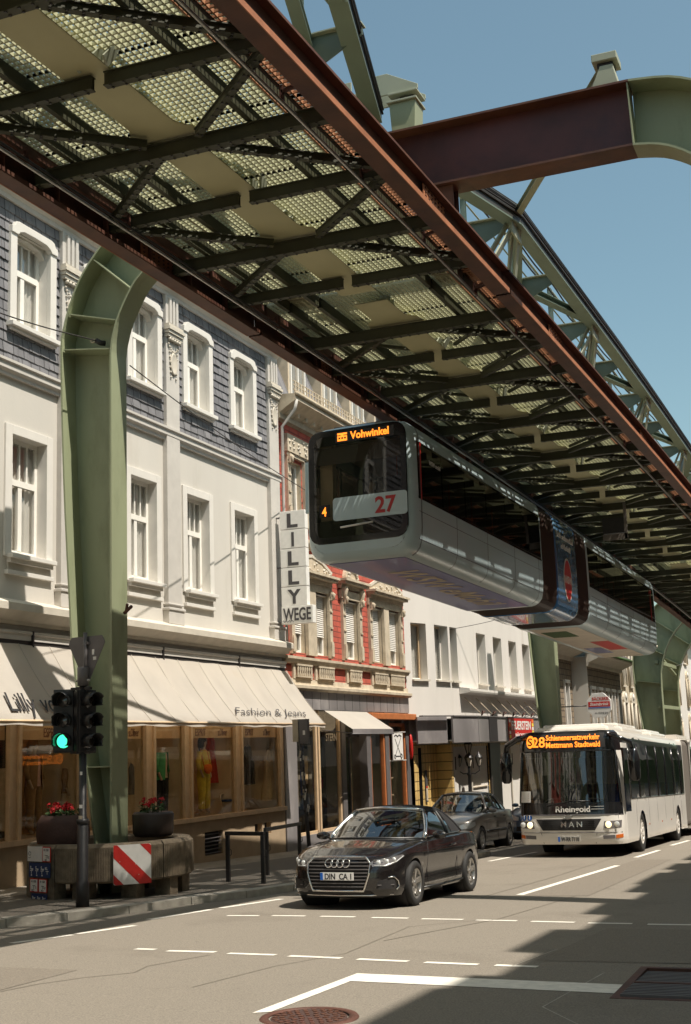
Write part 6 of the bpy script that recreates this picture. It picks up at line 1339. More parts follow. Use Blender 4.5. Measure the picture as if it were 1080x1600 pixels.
patch(w, [(a*.95, .515+(b-.515)*.94) for a, b in G1], A, .004, 0, 'ink'); w.build('grille_back', au, False)
w = MB()
for k in range(9):
    z = .33+k*.048; hw = interp(z, [.27, .50, .65, .745], [.40, .48, .50, .42])-.02
    for s0 in range(12): a, b = -hw+2*hw*s0/12, -hw+2*hw*(s0+1)/12; w.beam(A(a, z, .02), A(b, z, .02), .03, .014, 'grey_metal')
w.build('grille', au, False)
w = MB(); loop = [Vector(p) for p in G1]; pp = []
for i in range(8):
    a, b = loop[i], loop[(i+1) % 8]
    for k in range(5): q = a.lerp(b, k/5); pp.append(A(q.x, q.y, .02))
w.tube(pp, .017, 'chrome', 6, closed=True); w.build('grille_frame', au, False)
w = MB()
for k in range(4):
    c = -.135+k*.09; w.tube([A(c+.058*math.cos(a), .66+.058*math.sin(a), .045+(.004 if k % 2 else 0)) for a in [2*math.pi*q/20 for q in range(20)]], .009, 'chrome', 6, closed=True)
w.build('emblem', au, False)
plate(au, A, -.26, .26, .42, .53, 'DIN  CA 1', .045)
for sg in (-1, 1):
    F = lambda a, b, o, sg=sg: A(sg*a, b, o)
    w = MB(); hp = [(.53, .605), (.72, .60), (.95, .655), (1.16, .735), (1.12, .76), (.90, .735), (.56, .70), (.50, .665)]; patch(w, hp, F, .004, 0, 'grey_metal'); h_ = w.build('headlight', au, False)
    w = MB(); patch(w, hp, F, .016, .012, 'clear_lens'); w.build('lens', h_, False)
    w = MB()
    for s0, z0 in ((.62, .655), (.76, .668), (.90, .69)): c = F(s0, z0, -.0); w.lathe([(.0, -.008), (.03, -.012), (.038, .0)], c, 'headlamp', 14, 'X')
    w.tube([F(a, b, .012) for a, b in ((.56, .62), (.72, .615), (.94, .668), (1.12, .735))], .008, 'headlamp', 6); w.tube([F(a, b, .012) for a, b in ((.55, .692), (.72, .708), (.9, .727))], .006, 'chrome', 6); w.build('lamp_insert', h_, False)
    w = MB(); ip = [(.58, .30), (.84, .29), (.90, .34), (.88, .44), (.80, .455), (.60, .40)]; patch(w, ip, F, .004, 0, 'ink'); w.build('air_intake', au, False)
    w = MB(); w.tube([F(a, b, .012) for a, b in ((.76, .455), (.86, .46), (.94, .40), (.96, .32), (.9, .28))], .012, 'chrome', 6); w.beam(F(.6, .35, .01), F(.86, .35, .01), .02, .012, 'grey_metal'); w.build('intake_trim', au, False)
    mirror(au, 1.62, sg*.87, .985, 'car_black')
    w = MB(); S_ = lambda x, z, o: sh.side(x, z, o, sg)
    w.tube([S_(1.42, .25, .0015), S_(1.40, .5, .0015), S_(1.42, .75, .0015), S_(1.50, .9, .0015)], .004, 'ink', 4); w.tube([S_(2.78, .3, .0015), S_(2.80, .6, .0015), S_(2.78, .9, .0015)], .004, 'ink', 4); w.tube([S_(1.42, .25, .0015), S_(2.1, .235, .0015), S_(2.78, .3, .0015)], .004, 'ink', 4)
    w.build('door_gap', au, False)
    w = MB(); w.tube([S_(2.50, .80, .01), S_(2.53, .805, .035), S_(2.68, .81, .035), S_(2.71, .81, .01)], .014, 'car_black', 8); w.build('door_handle', au, False)
    w = MB(); w.tube([S_(1.25, .235, .004), S_(2.2, .225, .006), S_(3.08, .24, .004)], .014, 'black_plastic', 6); w.build('sill', au, False)
w = MB(); w.tube([A(-.88, .215, .012), A(-.5, .205, .012), A(0, .20, .012), A(.5, .205, .012), A(.88, .215, .012)], .012, 'chrome', 6); patch(w, [(-.56, .21), (.56, .21), (.5, .27), (-.5, .27)], A, .003, 0, 'ink'); w.build('splitter', au, False)
w = MB(); 
for sg in (-1, 1): w.tube([(.12, sg*.44, .772), (.5, sg*.52, .865), (1.0, sg*.60, .935), (1.2, sg*.66, .95)], .004, 'ink', 4)
w.tube([(1.55, .3, .99), (1.45, -.1, .985), (1.6, -.55, .99)], .009, 'black_plastic', 5); w.box(.2, 4.2, -.6, .6, .16, .3, 'ink'); w.build('bonnet_gap', au, False)
place(au, -7.47, 17.9, 88.6)
# ---------------------------------------------------------------- grey saloon and blue car, parked in the bay
def saloon(label, body, X, Y, rz, txt):
    t = empty('saloon_car', (0, 0, 0), label, 'car', 'cars parked in the bay by the kerb')
    O2 = [(0, 0), (.01, .25), (.04, .48), (.10, .64), (.22, .76), (.42, .83), (.8, .86), (1.3, .868), (2.3, .87), (3.2, .868), (3.65, .85), (3.95, .82), (4.12, .74), (4.2, .6), (4.23, .4), (4.25, 0)]
    s_ = Shell(O2, lambda x: .22, lambda x: interp(x, [0, .15, .5, 1.1, 2.0, 3.2, 3.9, 4.25], [.70, .76, .86, .95, .985, 1.0, 1.0, .96]), lambda x: interp(x, [0, .12, .4, .9, 1.15, 2.5, 3.3, 4.25], [.74, .84, .92, .99, 1.01, 1.03, 1.05, 1.02]),
      [(.22, .05), (.35, 0), (.55, 0), (.7, .03), (.9, .09)], [(.22, .04), (.3, .01), (.5, 0), (.8, .0), (.86, .015), (1.0, .05)], [(.2, .08), (.4, .0), (.7, .0), (.95, .06)], [(.80, .345, .31), (3.43, .345, .31)], 4.25, st=.05, nz=14)
    s_.build('body', t, body); arch_wells(t, (.8, 3.43), .865, .345, .31)
    for x in (.8, 3.43):
        for y in (-.765, .765): wheel(t, x, y, .305, .19, 7, twin=False)
    greenhouse(t, dict(wb=.74, wr=.58, wsb=(1.02, .36, .70, 1.0, .03), wst=(1.72, .12, .55, 1.475, .04), rwb=(3.42, -.18, .62, 1.06, .02), rwt=(2.95, -.06, .55, 1.46, .04), crown=.04, belt=[(1.0, .98, .79), (1.7, 1.0, .80), (2.6, 1.01, .80), (3.2, 1.02, .78), (3.7, 1.04, .70)], ugl=(.0, .86), pillars=(.46, .80)), body, body, body)
    A = s_.at; w = MB(); patch(w, [(-.42, .66), (.42, .66), (.36, .54), (-.36, .54)], A, .004, 0, 'ink'); patch(w, [(-.6, .26), (.6, .26), (.55, .40), (-.55, .40)], A, .004, 0, 'ink'); w.build('grille', t, False)
    w = MB(); w.beam(A(-.36, .6, .02), A(.36, .6, .02), .02, .02, 'chrome'); w.lathe([(0, -.01), (.05, -.01), (.055, 0)], A(0, .62, .02), 'chrome', 14, 'X'); w.build('grille_bar', t, False)
    plate(t, A, -.26, .26, .42, .53, txt)
    for sg in (-1, 1):
        F = lambda a, b, o, sg=sg: A(sg*a, b, o); hp = [(.48, .58), (.8, .60), (1.02, .68), (1.0, .76), (.8, .76), (.48, .68)]
        w = MB(); patch(w, hp, F, .003, 0, 'headlamp'); h_ = w.build('headlight', t, False); w = MB(); patch(w, hp, F, .015, .012, 'clear_lens'); w.build('lens', h_, False); mirror(t, 1.42, sg*.85, 1.03, body)
        w = MB(); S_ = lambda x, z, o: s_.side(x, z, o, sg)
        for xs in (1.22, 2.25, 3.1): w.tube([S_(xs, .3, .0015), S_(xs, .7, .0015), S_(xs, .98, .0015)], .004, 'ink', 4)
        w.tube([S_(1.2, .5, .012), S_(3.0, .52, .012)], .02, 'black_plastic', 6); w.build('door_gap', t, False)
        w = MB()
        for xs in (1.95, 2.85): w.tube([S_(xs, .86, .01), S_(xs+.03, .86, .03), S_(xs+.15, .865, .03), S_(xs+.18, .865, .01)], .013, 'black_plastic', 6)
        w.build('door_handle', t, False)
    w = MB(); w.box(.2, 4.0, -.6, .6, .18, .3, 'ink'); w.build('underbody', t, False); place(t, X, Y, rz)
    return t
saloon('grey brown saloon car parked behind the black convertible', 'car_grey', -10.85, 33.2, 89, 'W HD 264')
saloon('blue car parked behind the grey saloon, half hidden by the bus', 'car_blue', -10.15, 40.2, 89, 'W AB 101')
w = MB(); w.box(-9.95, -9.6, 44.8, 44.84, .35, .65, 'magenta'); w.prism([(0, .3), (.35, .3), (.35, .36), (.175, .42), (0, .36)], lambda a, b: (-9.95+a, 44.8, .35+b), (0, .04, 0), 'magenta'); w.tube([(-9.78, 44.82, -1.3), (-9.78, 44.82, .36)], .02, 'grey_metal', 6)
prop(w.build('parking_sign', None), 'small magenta sign sticking up behind the blue car', 'sign')
# ---------------------------------------------------------------- articulated bus
bu = empty('articulated_bus', (0, 0, 0), 'white articulated city bus with an orange S28 destination display', 'bus')
HB = 2.92
OB = [(0, 0), (.012, .5), (.05, .85), (.14, 1.1), (.30, 1.22), (.55, 1.262), (1.0, 1.275), (4, 1.275), (7, 1.275), (9.5, 1.275), (10.2, 1.272), (10.28, 1.2), (10.3, .9), (10.3, 0)]
iF = [(.28, .08), (.4, .02), (.7, .0), (1.0, .03), (1.6, .10), (2.4, .20), (2.75, .23), (2.86, .27), (2.92, .36)]; iS = [(.28, .03), (.4, 0), (2.3, .012), (2.7, .04), (2.85, .09), (2.92, .17)]
bs = Shell(OB, lambda x: .30, lambda x: HB, lambda x: HB+.03, iF, iS, [(.3, 0), (2.8, 0), (2.92, .05)], [(2.7, .52, .48), (8.6, .52, .48)], 10.3, st=.11, nz=44, fz=.75)
def bcls(c, s_, j):
    if c.z > 2.45 and s_ < 1.62 and c.z < 2.9: return 'bus_black'
    if .98 < c.z <= 1.24 and s_ < 1.42: return 'bus_black'
    if 1.24 < c.z <= 2.45 and s_ < 1.38: return None
    if 1.02 < c.z < 2.5 and 1.62 < s_ < 2.55 and c.x < 1.3: return 'bus_glass'
    if 1.32 < c.z < 2.62 and s_ > 2.5 and c.x < 10.05: return 'bus_glass'
    if 2.62 <= c.z < 2.76 and s_ > 1.6 and c.x < 10.05: return 'bus_black'
    return 'bus_white'
ob_ = bs.build('body', bu, 'bus_white', bcls); A = bs.at
arch_wells(bu, (2.7, 8.6), 1.27, .52, .48)
for x in (2.7, 8.6):
    for y in (-1.1, 1.1): wheel(bu, x, y, .48, .28, 10, hub='bus_white', rimr=.62, twin=False)
w = MB(); patch(w, [(-1.36, 1.24), (1.36, 1.24), (1.34, 2.45), (-1.34, 2.45)], A, .0, 0, 'bus_glass', .15); w.build('windscreen', bu, False, recalc=False)
w = MB()
for sg in (-1, 1): w.tube([A(sg*1.37, z, .004) for z in (1.24, 1.6, 2.0, 2.45)], .035, 'bus_black', 6)
w.tube([A(s_, 2.45, .003) for s_ in [-1.36+k*.17 for k in range(17)]], .018, 'bus_black', 5); w.tube([A(s_, 2.30, -.06) for s_ in [-1.3+k*.2 for k in range(14)]], .012, 'trim_white', 5); w.build('windscreen_frame', bu, False)
def on_front(mb, st, size, m_, y, z, width, off=.012, tilt=0): # lettering on the nose
    vs, fs = text_geo(st, size, .002, .004); x0 = min(v[0] for v in vs); x1 = max(v[0] for v in vs); k = width/(x1-x0)
    mb.add([A(-(y-((v[0]-x0)*k-width/2)*-1), z+v[1], off+v[2]) if False else A(-(y+(v[0]-x0)*k-width/2), z+v[1], off+v[2]) for v in vs], fs, m_)
w = MB(); patch(w, [(-1.0, 2.52), (1.05, 2.52), (1.05, 2.86), (-1.0, 2.86)], A, .004, 0, 'ink', .15)
on_front(w, 'Schienenersatzverkehr', .18, 'amber_led', .18, 2.71, 1.35); on_front(w, 'Mettmann Stadtwald', .18, 'amber_led', .18, 2.54, 1.35); on_front(w, '28', .34, 'amber_led', -.69, 2.56, .34)
yc = .95; w.add([A(yc, 2.69, .010)]+[A(yc+.14*math.cos(a), 2.69+.15*math.sin(a), .010) for a in [2*math.pi*k/24 for k in range(24)]], [(0, 1+k, 1+(k+1) % 24) for k in range(24)], 'amber_led')
on_front(w, 'S', .26, 'ink', -.95, 2.60, .15, .016); w.build('destination_display', bu, False)
w = MB(); on_front(w, 'Rheingold', .19, 'trim_white', .12, 1.04, .82); w.beam(A(-.55, 1.16, .012), A(-.85, 1.16, .012), .02, .01, 'trim_white'); w.beam(A(-.55, 1.10, .012), A(-.85, 1.10, .012), .02, .01, 'trim_white'); w.build('lettering', bu, False)
w = MB(); patch(w, [(-.62, .62), (.62, .62), (.78, .88), (-.78, .88)], A, .006, 0, 'ink', .12)
for k in range(5): w.beam(A(-.62, .66+k*.045, .012), A(.62, .66+k*.045, .012), .02, .012, 'black_plastic')
w.build('grille', bu, False)
w = MB(); on_front(w, 'M A N', .17, 'chrome', .08, .70, .5, .025); w.tube([A(-.14+.14+.1*math.cos(a), .93+.045*math.sin(a), .02) for a in [2*math.pi*k/16 for k in range(16)]], .01, 'chrome', 5, closed=True); w.build('emblem', bu, False)
plate(bu, A, -.26, .26, .36, .48, 'W-RR 7110', .02)
w = MB(); w.tube([A(s_, .57, .006) for s_ in [-1.3+k*.2 for k in range(14)]], .008, 'grey_metal', 4); w.tube([A(s_, .97, .006) for s_ in [-1.35+k*.2 for k in range(14)]], .01, 'grey_metal', 4)
for sg in (-1, 1): w.tube([A(sg*.66, .57, .005), A(sg*.62, .32, .005)], .007, 'grey_metal', 4)
w.build('panel_joints', bu, False)
for sg in (-1, 1):
    F = lambda a, b, o, sg=sg: A(sg*a, b, o)
    w = MB(); patch(w, [(.82, .66), (1.26, .68), (1.30, .84), (.84, .82)], F, .008, .01, 'grey_metal'); h_ = w.build('headlight', bu, False)
    w = MB(); w.lathe([(0, -.02), (.06, -.02), (.075, 0)], F(.93, .745, .015), 'lamp_lit', 16, 'X'); w.lathe([(0, -.01), (.05, -.012), (.065, 0)], F(1.12, .75, .03), 'headlamp', 16, 'X'); w.build('lamp', h_, False)
    w = MB(); patch(w, [(.8, .42), (1.08, .43), (1.08, .51), (.8, .50)], F, .008, .01, 'grey_metal'); h2 = w.build('fog_light', bu, False); w = MB(); patch(w, [(1.1, .43), (1.32, .45), (1.32, .53), (1.1, .51)], F, .01, .01, 'orange_lens'); w.build('indicator', h2, False)
    # mirror on its curved arm
    w = MB(); w.tube([A(sg*1.2, 2.8, .0), A(sg*1.25, 2.78, .18), A(sg*1.45, 2.62, .36), A(sg*1.5, 2.4, .36)], .07 if sg > 0 else .05, 'bus_black', 8)
    p = A(sg*1.48, 2.1, .36); loft = [(p.x, p.y, 1.72, .06, .06), (p.x, p.y, 1.78, .10, .13), (p.x, p.y, 2.2, .11, .15), (p.x, p.y, 2.42, .09, .11), (p.x, p.y, 2.48, .03, .04)]; loft_rings(w, loft, 'bus_black', 14); w.build('mirror', bu, False)
for k in range(3):
    w = MB(); c = A(1.28-k*.15, 1.0-.06, .01); c = A(1.27-k*.16, .91, .008); w.add([A(1.27-k*.16, .91, .008)]+[A(1.27-k*.16+.065*math.cos(a), .91+.065*math.sin(a), .008) for a in [2*math.pi*q/18 for q in range(18)]], [(0, 1+q, 1+(q+1) % 18) for q in range(18)], 'eu_blue')
    w.beam(A(1.27-k*.16, .945, .012), A(1.27-k*.16, .88, .012), .02, .006, 'white'); w.lathe([(0, -.003), (.012, -.003), (.012, 0)], A(1.27-k*.16, .957, .012), 'white', 8, 'X'); w.build('sticker', bu, False)
w = MB(); patch(w, [(.92, 1.27), (1.32, 1.27), (1.32, 1.53), (.92, 1.53)], A, .006, 0, 'white'); 
for k in range(4): w.beam(A(.97, 1.32+k*.05, .009), A(1.27, 1.32+k*.05, .009), .012, .003, ('red', 'ink_grey')[k % 2])
w.build('notice', bu, False)
w = MB(); w.tube([A(.5, 1.18, .03), A(-.1, 1.30, .05), A(-.55, 1.28, .05)], .012, 'black_plastic', 5); w.tube([A(-.55, 1.18, .03), A(-.95, 1.32, .04), A(-.5, 1.34, .05)], .012, 'black_plastic', 5); w.build('wiper', bu, False)
w = MB(); w.box(.3, 10, -1.18, 1.18, .33, .42, 'ink'); w.box(.5, 10.2, -1.15, 1.15, 2.68, 2.7, 'panel_white'); w.box(.35, .75, -.1, 1.1, .42, 1.15, 'interior_black'); w.box(.2, .9, -1.15, -.2, .42, 1.0, 'grey_metal')
for k in range(9):
    for y in (-.75, .75): w.box(2.6+k*.8, 3.0+k*.8, y-.42, y+.42, .9, 1.0, 'cloth_blue'); w.box(3.0+k*.8, 3.08+k*.8, y-.42, y+.42, .95, 1.65, 'seat_grey' if k % 2 else 'cloth_blue')
for k in range(7):
    for y in (-.35, .35): w.tube([(1.3+k*1.3, y, .4), (1.3+k*1.3, y, 2.7)], .018, 'cloth_yellow' if k % 2 else 'steel', 6)
w.box(1.15, 1.25, .25, .85, .9, 1.9, 'seat_grey'); w.tube([Vector((.95+.12*math.sin(a), .55+.24*math.cos(a), 1.22+.12*math.sin(a))) for a in [2*math.pi*k/20 for k in range(20)]], .018, 'trim_grey', 6, closed=True); w.build('interior', bu, False)
w = MB()
for sg in (-1, 1):
    for x in (1.28, 2.55, 3.95, 5.35, 6.75, 8.15, 9.5): w.tube([bs.side(x, z, .004, sg) for z in (1.3, 1.7, 2.1, 2.62)], .02, 'bus_black', 4)
    w.tube([bs.side(x, 1.31, .005, sg) for x in frange(1.3, 10, .5)], .012, 'bus_black', 4)
    for x in (3.6, 5.6, 7.2): w.box(x-.03, x+.03, sg*1.27, sg*1.285, .62, .66, 'orange_lens')
    w.tube([bs.side(x, 1.28, .004, sg) for x in (1.36, 1.36)], .001, 'ink', 4)
    for x in (1.9, 3.7, 5.0, 6.3, 7.7, 9.3): w.tube([bs.side(x, z, .002, sg) for z in (.34, .8, 1.28)], .004, 'grey_metal', 4)
w.build('window_posts', bu, False)
w = MB(); w.box(-.0, .001, 0, .001, 2, 2.001, 'ink')
rf = MB()
for x0, x1, y0, y1, h in ((.9, 2.6, -.9, .9, .16), (3.2, 6.2, -.8, .8, .26), (7, 9.6, -.9, .9, .2)):
    for k in range(2): rf.box(x0+k*.18, x1-k*.18, y0+k*.14, y1-k*.14, HB-.02, HB+.03+h*(.6+.4*k), 'bus_white')
rf.build('roof_pod', bu, False, bevel=.06)
# bellows and rear section
def ring_b(x, i): P = rrect(-1.26+i, 1.26-i, .32+i, 2.9-i, .14, 3); return [(x, a, b) for a, b in P]
w = MB(); w.grid([ring_b(10.3+k*.075, .0 if k % 2 else .06) for k in range(17)], 'bellows', False, wrap=True); w.build('bellows', bu, False, recalc=False)
OR = [(11.5, 0), (11.5, 1.2), (11.55, 1.27), (12, 1.275), (15, 1.275), (17.2, 1.275), (17.7, 1.2), (17.85, .9), (17.9, 0)]
rs_ = Shell(OR, lambda x: .30, lambda x: HB, lambda x: HB+.03, iS, iS, iS, [(15.2, .52, .48)], 30, st=.15, nz=30)
ro_ = rs_.build('rear_body', bu, 'bus_white', lambda c, s_, j: 'bus_glass' if (1.32 < c.z < 2.62 and 11.7 < c.x < 17.4) else 'bus_black' if (2.62 <= c.z < 2.76 and 11.6 < c.x < 17.5) else 'bus_white')
arch_wells(bu, (15.2,), 1.27, .52, .48)
for y in (-1.1, 1.1): wheel(bu, 15.2, y, .48, .28, 10, hub='bus_white', rimr=.62, twin=False)
w = MB(); w.box(11.6, 17.6, -1.2, 1.2, .35, .9, 'ink'); 
for k in range(5):
    for y in (-.75, .75): w.box(12.2+k*.9, 12.3+k*.9, y-.42, y+.42, .95, 1.65, 'seat_grey')
for sg in (-1, 1):
    for x in (12.9, 14.2, 15.6, 16.8): w.tube([rs_.side(x, z, .004, sg) for z in (1.3, 2.0, 2.62)], .025, 'bus_black', 4)
for k in range(2): w.box(12.2+k*.2, 15-k*.2, -.9+k*.1, .9-k*.1, HB, HB+.12+.1*k, 'bus_white')
w.build('rear_interior', bu, False)
place(bu, -6.92, 30.7, 89.6)
# ================================================================ street furniture
PZ = lambda Y: gz(Y)+.125
CX, CY, RO, RI = -11.95, 18.95, 1.35, 1.08
pl = thing('concrete_planter', (CX, CY, PZ(CY)), 'round weathered concrete planter ring around the foot of the nearest green pillar', 'planter')
def seg(a0, a1, z0, z1, m_='concrete'):
    w = MB(); n = max(3, int(abs(a1-a0)/5)); pf = [(RI, z0), (RO-.03, z0), (RO, z0+.03), (RO, z1-.05), (RO-.05, z1), (RI+.03, z1), (RI, z1-.03)]
    rows = []
    for k in range(n+1):
        a = R(lerp(a0, a1, k/n)); rows.append([(CX+r_*math.cos(a), CY+r_*math.sin(a), z) for r_, z in pf])
    w.grid(rows, m_, False, wrap=True); w.add(rows[0], [tuple(range(len(pf)))], m_); w.add(rows[-1], [tuple(range(len(pf)))], m_)
    # vertical fluting of the outer face
    k = a0+1.5
    while k < a1-1: a = R(k); c_, s_ = math.cos(a), math.sin(a); w.box(CX+RO*c_-.005, CX+RO*c_+.005, CY+RO*s_-.005, CY+RO*s_+.005, z0+.04, z1-.07, m_); k += 1.6
    return w.build('ring_segment', pl)
ZT = .42
for a0, a1, z0 in ((-122, -98.5, PZ(CY)-.02), (-97.5, -21, -.17), (-20, 40, -.17), (41, 110, -.1), (111, 180, -.1), (181, 237, PZ(CY))): seg(a0, a1, z0, ZT)
w = MB(); w.lathe([(0, ZT-.16), (RI, ZT-.16)], (CX, CY, 0), 'soil', 40); w.build('soil', pl)
for a in (-80, -40, -5, 30, 90, 150): w = MB(); c_, s_ = math.cos(R(a)), math.sin(R(a)); w.box(CX+1.1*c_-.14, CX+1.1*c_+.14, CY+1.1*s_-.12, CY+1.1*s_+.12, PZ(CY)-.03, -.16, 'concrete'); w.build('foot', pl)
def flowers(root, c, n, rad, seed):
    rnd = random.Random(seed); lf = MB(); fl = MB()
    for k in range(n*9):
        a = rnd.random()*6.28; r_ = rad*math.sqrt(rnd.random()); p = Vector((c[0]+r_*math.cos(a), c[1]+r_*math.sin(a)*.7, c[2]+rnd.random()*.12)); q = Vector((rnd.uniform(-1, 1), rnd.uniform(-1, 1), rnd.uniform(-.2, 1))).normalized()*.06; s_ = q.cross(Vector((0, 0, 1))).normalized()*.035
        lf.add([p-s_*.5, p+q*.5-s_, p+q, p+q*.5+s_, p+s_*.5], [(0, 1, 2, 3, 4)], 'leaf')
    for k in range(n):
        a = rnd.random()*6.28; r_ = rad*.9*math.sqrt(rnd.random()); p = Vector((c[0]+r_*math.cos(a), c[1]+r_*math.sin(a)*.7, c[2]+.12+rnd.random()*.10))
        lf.tube([(p.x, p.y, c[2]), p], .005, 'leaf', 4)
        for j in range(14):
            d = Vector((rnd.uniform(-1, 1), rnd.uniform(-1, 1), rnd.uniform(-.3, 1))).normalized(); e = d.cross(Vector((.3, .2, 1))).normalized()*.022; g_ = d.cross(e).normalized()*.022; o_ = p+d*.045; fl.add([o_-e, o_-g_+d*.008, o_+e, o_+g_+d*.008], [(0, 1, 2, 3)], 'geranium')
    lo = lf.build('foliage', root, recalc=False); fl.build('blossoms', root, recalc=False)
pc = (-12.38, 18.2)
pot = thing('flower_pot', (pc[0], pc[1], ZT-.16), 'rounded brown flower pot with red geraniums on the left side of the planter ring', 'flower pot', 'pots of geraniums on the planter ring')
w = MB(); w.lathe([(.0, ZT-.15), (.33, ZT-.15), (.40, ZT-.06), (.43, ZT+.12), (.42, ZT+.32), (.35, ZT+.44), (.32, ZT+.43), (.33, ZT+.36), (0, ZT+.36)], (pc[0], pc[1], 0), 'terracotta', 28); w.build('pot', pot); flowers(pot, (pc[0], pc[1], ZT+.38), 15, .32, 3)
pc = (-11.47, 19.5)
pot = thing('flower_pot', (pc[0], pc[1], ZT-.0), 'black trough with red geraniums behind the green pillar on the planter ring', 'flower pot', 'pots of geraniums on the planter ring')
w = MB(); w.lathe([(0, ZT+.0), (.30, ZT+.0), (.34, ZT+.05), (.35, ZT+.36), (.32, ZT+.40), (.29, ZT+.36), (0, ZT+.38)], (pc[0], pc[1], 0), 'bellows_dark', 24); w.build('pot', pot); flowers(pot, (pc[0]-.02, pc[1], ZT+.38), 10, .24, 5)
def ring_M(phi, z, r_=RO+.012):
    a = R(phi); n_ = Vector((math.cos(a), math.sin(a), 0)); xd = Vector((-n_.y, n_.x, 0)); return Matrix(((xd.x, 0, n_.x, CX+r_*n_.x), (xd.y, 0, n_.y, CY+r_*n_.y), (0, 1, 0, z), (0, 0, 0, 1)))
# red and white hazard plate
M_ = ring_M(-44, .10); w = MB(); P_ = rrect(-.30, .30, -.30, .30, .03); w.prism(P_, lambda a, b: (a, b, 0), (0, 0, .012), 'white'); hz = prop(w.build('hazard_plate', None, M=M_), 'square red and white striped hazard plate on the front of the concrete planter', 'sign')
w = MB()
for poly in ([(-.3, .3), (-.3, .11), (.11, -.3), (.3, -.3), (.3, -.24), (-.24, .3)], [(.12, .3), (.3, .12), (.3, .27), (.27, .3)], [(-.3, -.14), (-.14, -.3), (-.27, -.3), (-.3, -.27)]): w.prism(poly, lambda a, b: (a, b, .013), (0, 0, .002), 'red')
for p_ in ((-.2, .05), (.05, .0), (.1, -.16)): w.lathe([(0, .017), (.008, .016)], (p_[0], p_[1], 0), 'steel', 8)
w.build('red_stripes', hz, M=M_)
# hydrant and pipe plates
def info(u0, u1, v0, v1, kind, label, txt, phi=-109):
    M_ = ring_M(phi, 0); M_ = M_ @ Matrix.Translation((0, 0, .02)); w = MB(); base = {'white': 'white', 'red': 'red', 'blue': 'blue_plate'}[kind]
    w.box(u0, u1, v0, v1, 0, .01, base)
    if kind == 'red': w.box(u0+.014, u1-.014, v0+.014, v1-.014, .01, .012, 'white')
    o_ = prop(w.build('pipe_plate', None, M=M_), label, 'plate', 'small pipe marker plates on the planter'); w = MB(); ink = 'white' if kind == 'blue' else 'ink'
    for st, x, y, s_ in txt: text_to(w, st, s_, ink, (u0+x, v0+y, .0125), (1, 0, 0), (0, 1, 0), .001, .001)
    if kind != 'white':
        n = max(1, round((u1-u0)/.145)) if kind == 'blue' else 1; st_ = (u1-u0)/n
        for k in range(n): c_ = u0+st_*(k+.5); w.box(c_-.035, c_+.04, v0+.095, v0+.103, .011, .0135, ink); w.box(c_-.004, c_+.004, v0+.05, v0+.1, .011, .0135, ink)
    else:
        w.tube([(u0+.06+.03*math.cos(a), v0+.12+.03*math.sin(a), .0125) for a in [k*.5 for k in range(13)]], .004, 'ink_grey', 4); w.tube([(u0+.03, v0+.06, .0125), (u0+.06, v0+.05, .0125), (u0+.09, v0+.07, .0125)], .004, 'ink_grey', 4)
    w.build('lettering', o_, M=M_)
b0 = .40
info(-.36, .02, b0-.23, b0, 'white', 'blank white plate at the upper left of the marker plates on the planter', [])
info(.03, .24, b0-.23, b0, 'red', 'red bordered plate at the top right of the marker plates on the planter', [('H 150', .10, .165, .05), ('3,2', .155, .06, .045), ('8,2', .10, .012, .045)])
info(-.32, .23, b0-.47, b0-.25, 'blue', 'upper blue strip of four white lettered marker plates on the planter', [('S', .05, .12, .07), ('S', .19, .12, .07), ('S', .33, .12, .07), ('KL', .46, .12, .06), ('200', .09, .11, .035), ('150', .23, .11, .035), ('200', .37, .11, .035), ('40', .07, .02, .03), ('50', .21, .02, .03), ('80', .35, .02, .03)])
info(-.29, -.08, b0-.70, b0-.49, 'red', 'lower left red bordered marker plate on the planter', [('H 150', .10, .15, .05), ('2', .16, .06, .045), ('10,2', .08, .012, .045)])
info(-.06, .15, b0-.70, b0-.49, 'red', 'lower right red bordered marker plate on the planter', [('H 150', .10, .15, .05), ('3,2', .155, .06, .045), ('9,2', .10, .012, .045)])
info(-.25, .15, b0-.88, b0-.72, 'blue', 'lowest blue strip of three marker plates on the planter', [('S', .04, .08, .06), ('S', .17, .08, .06), ('S', .30, .08, .06), ('150', .08, .08, .03), ('200', .21, .08, .03)])
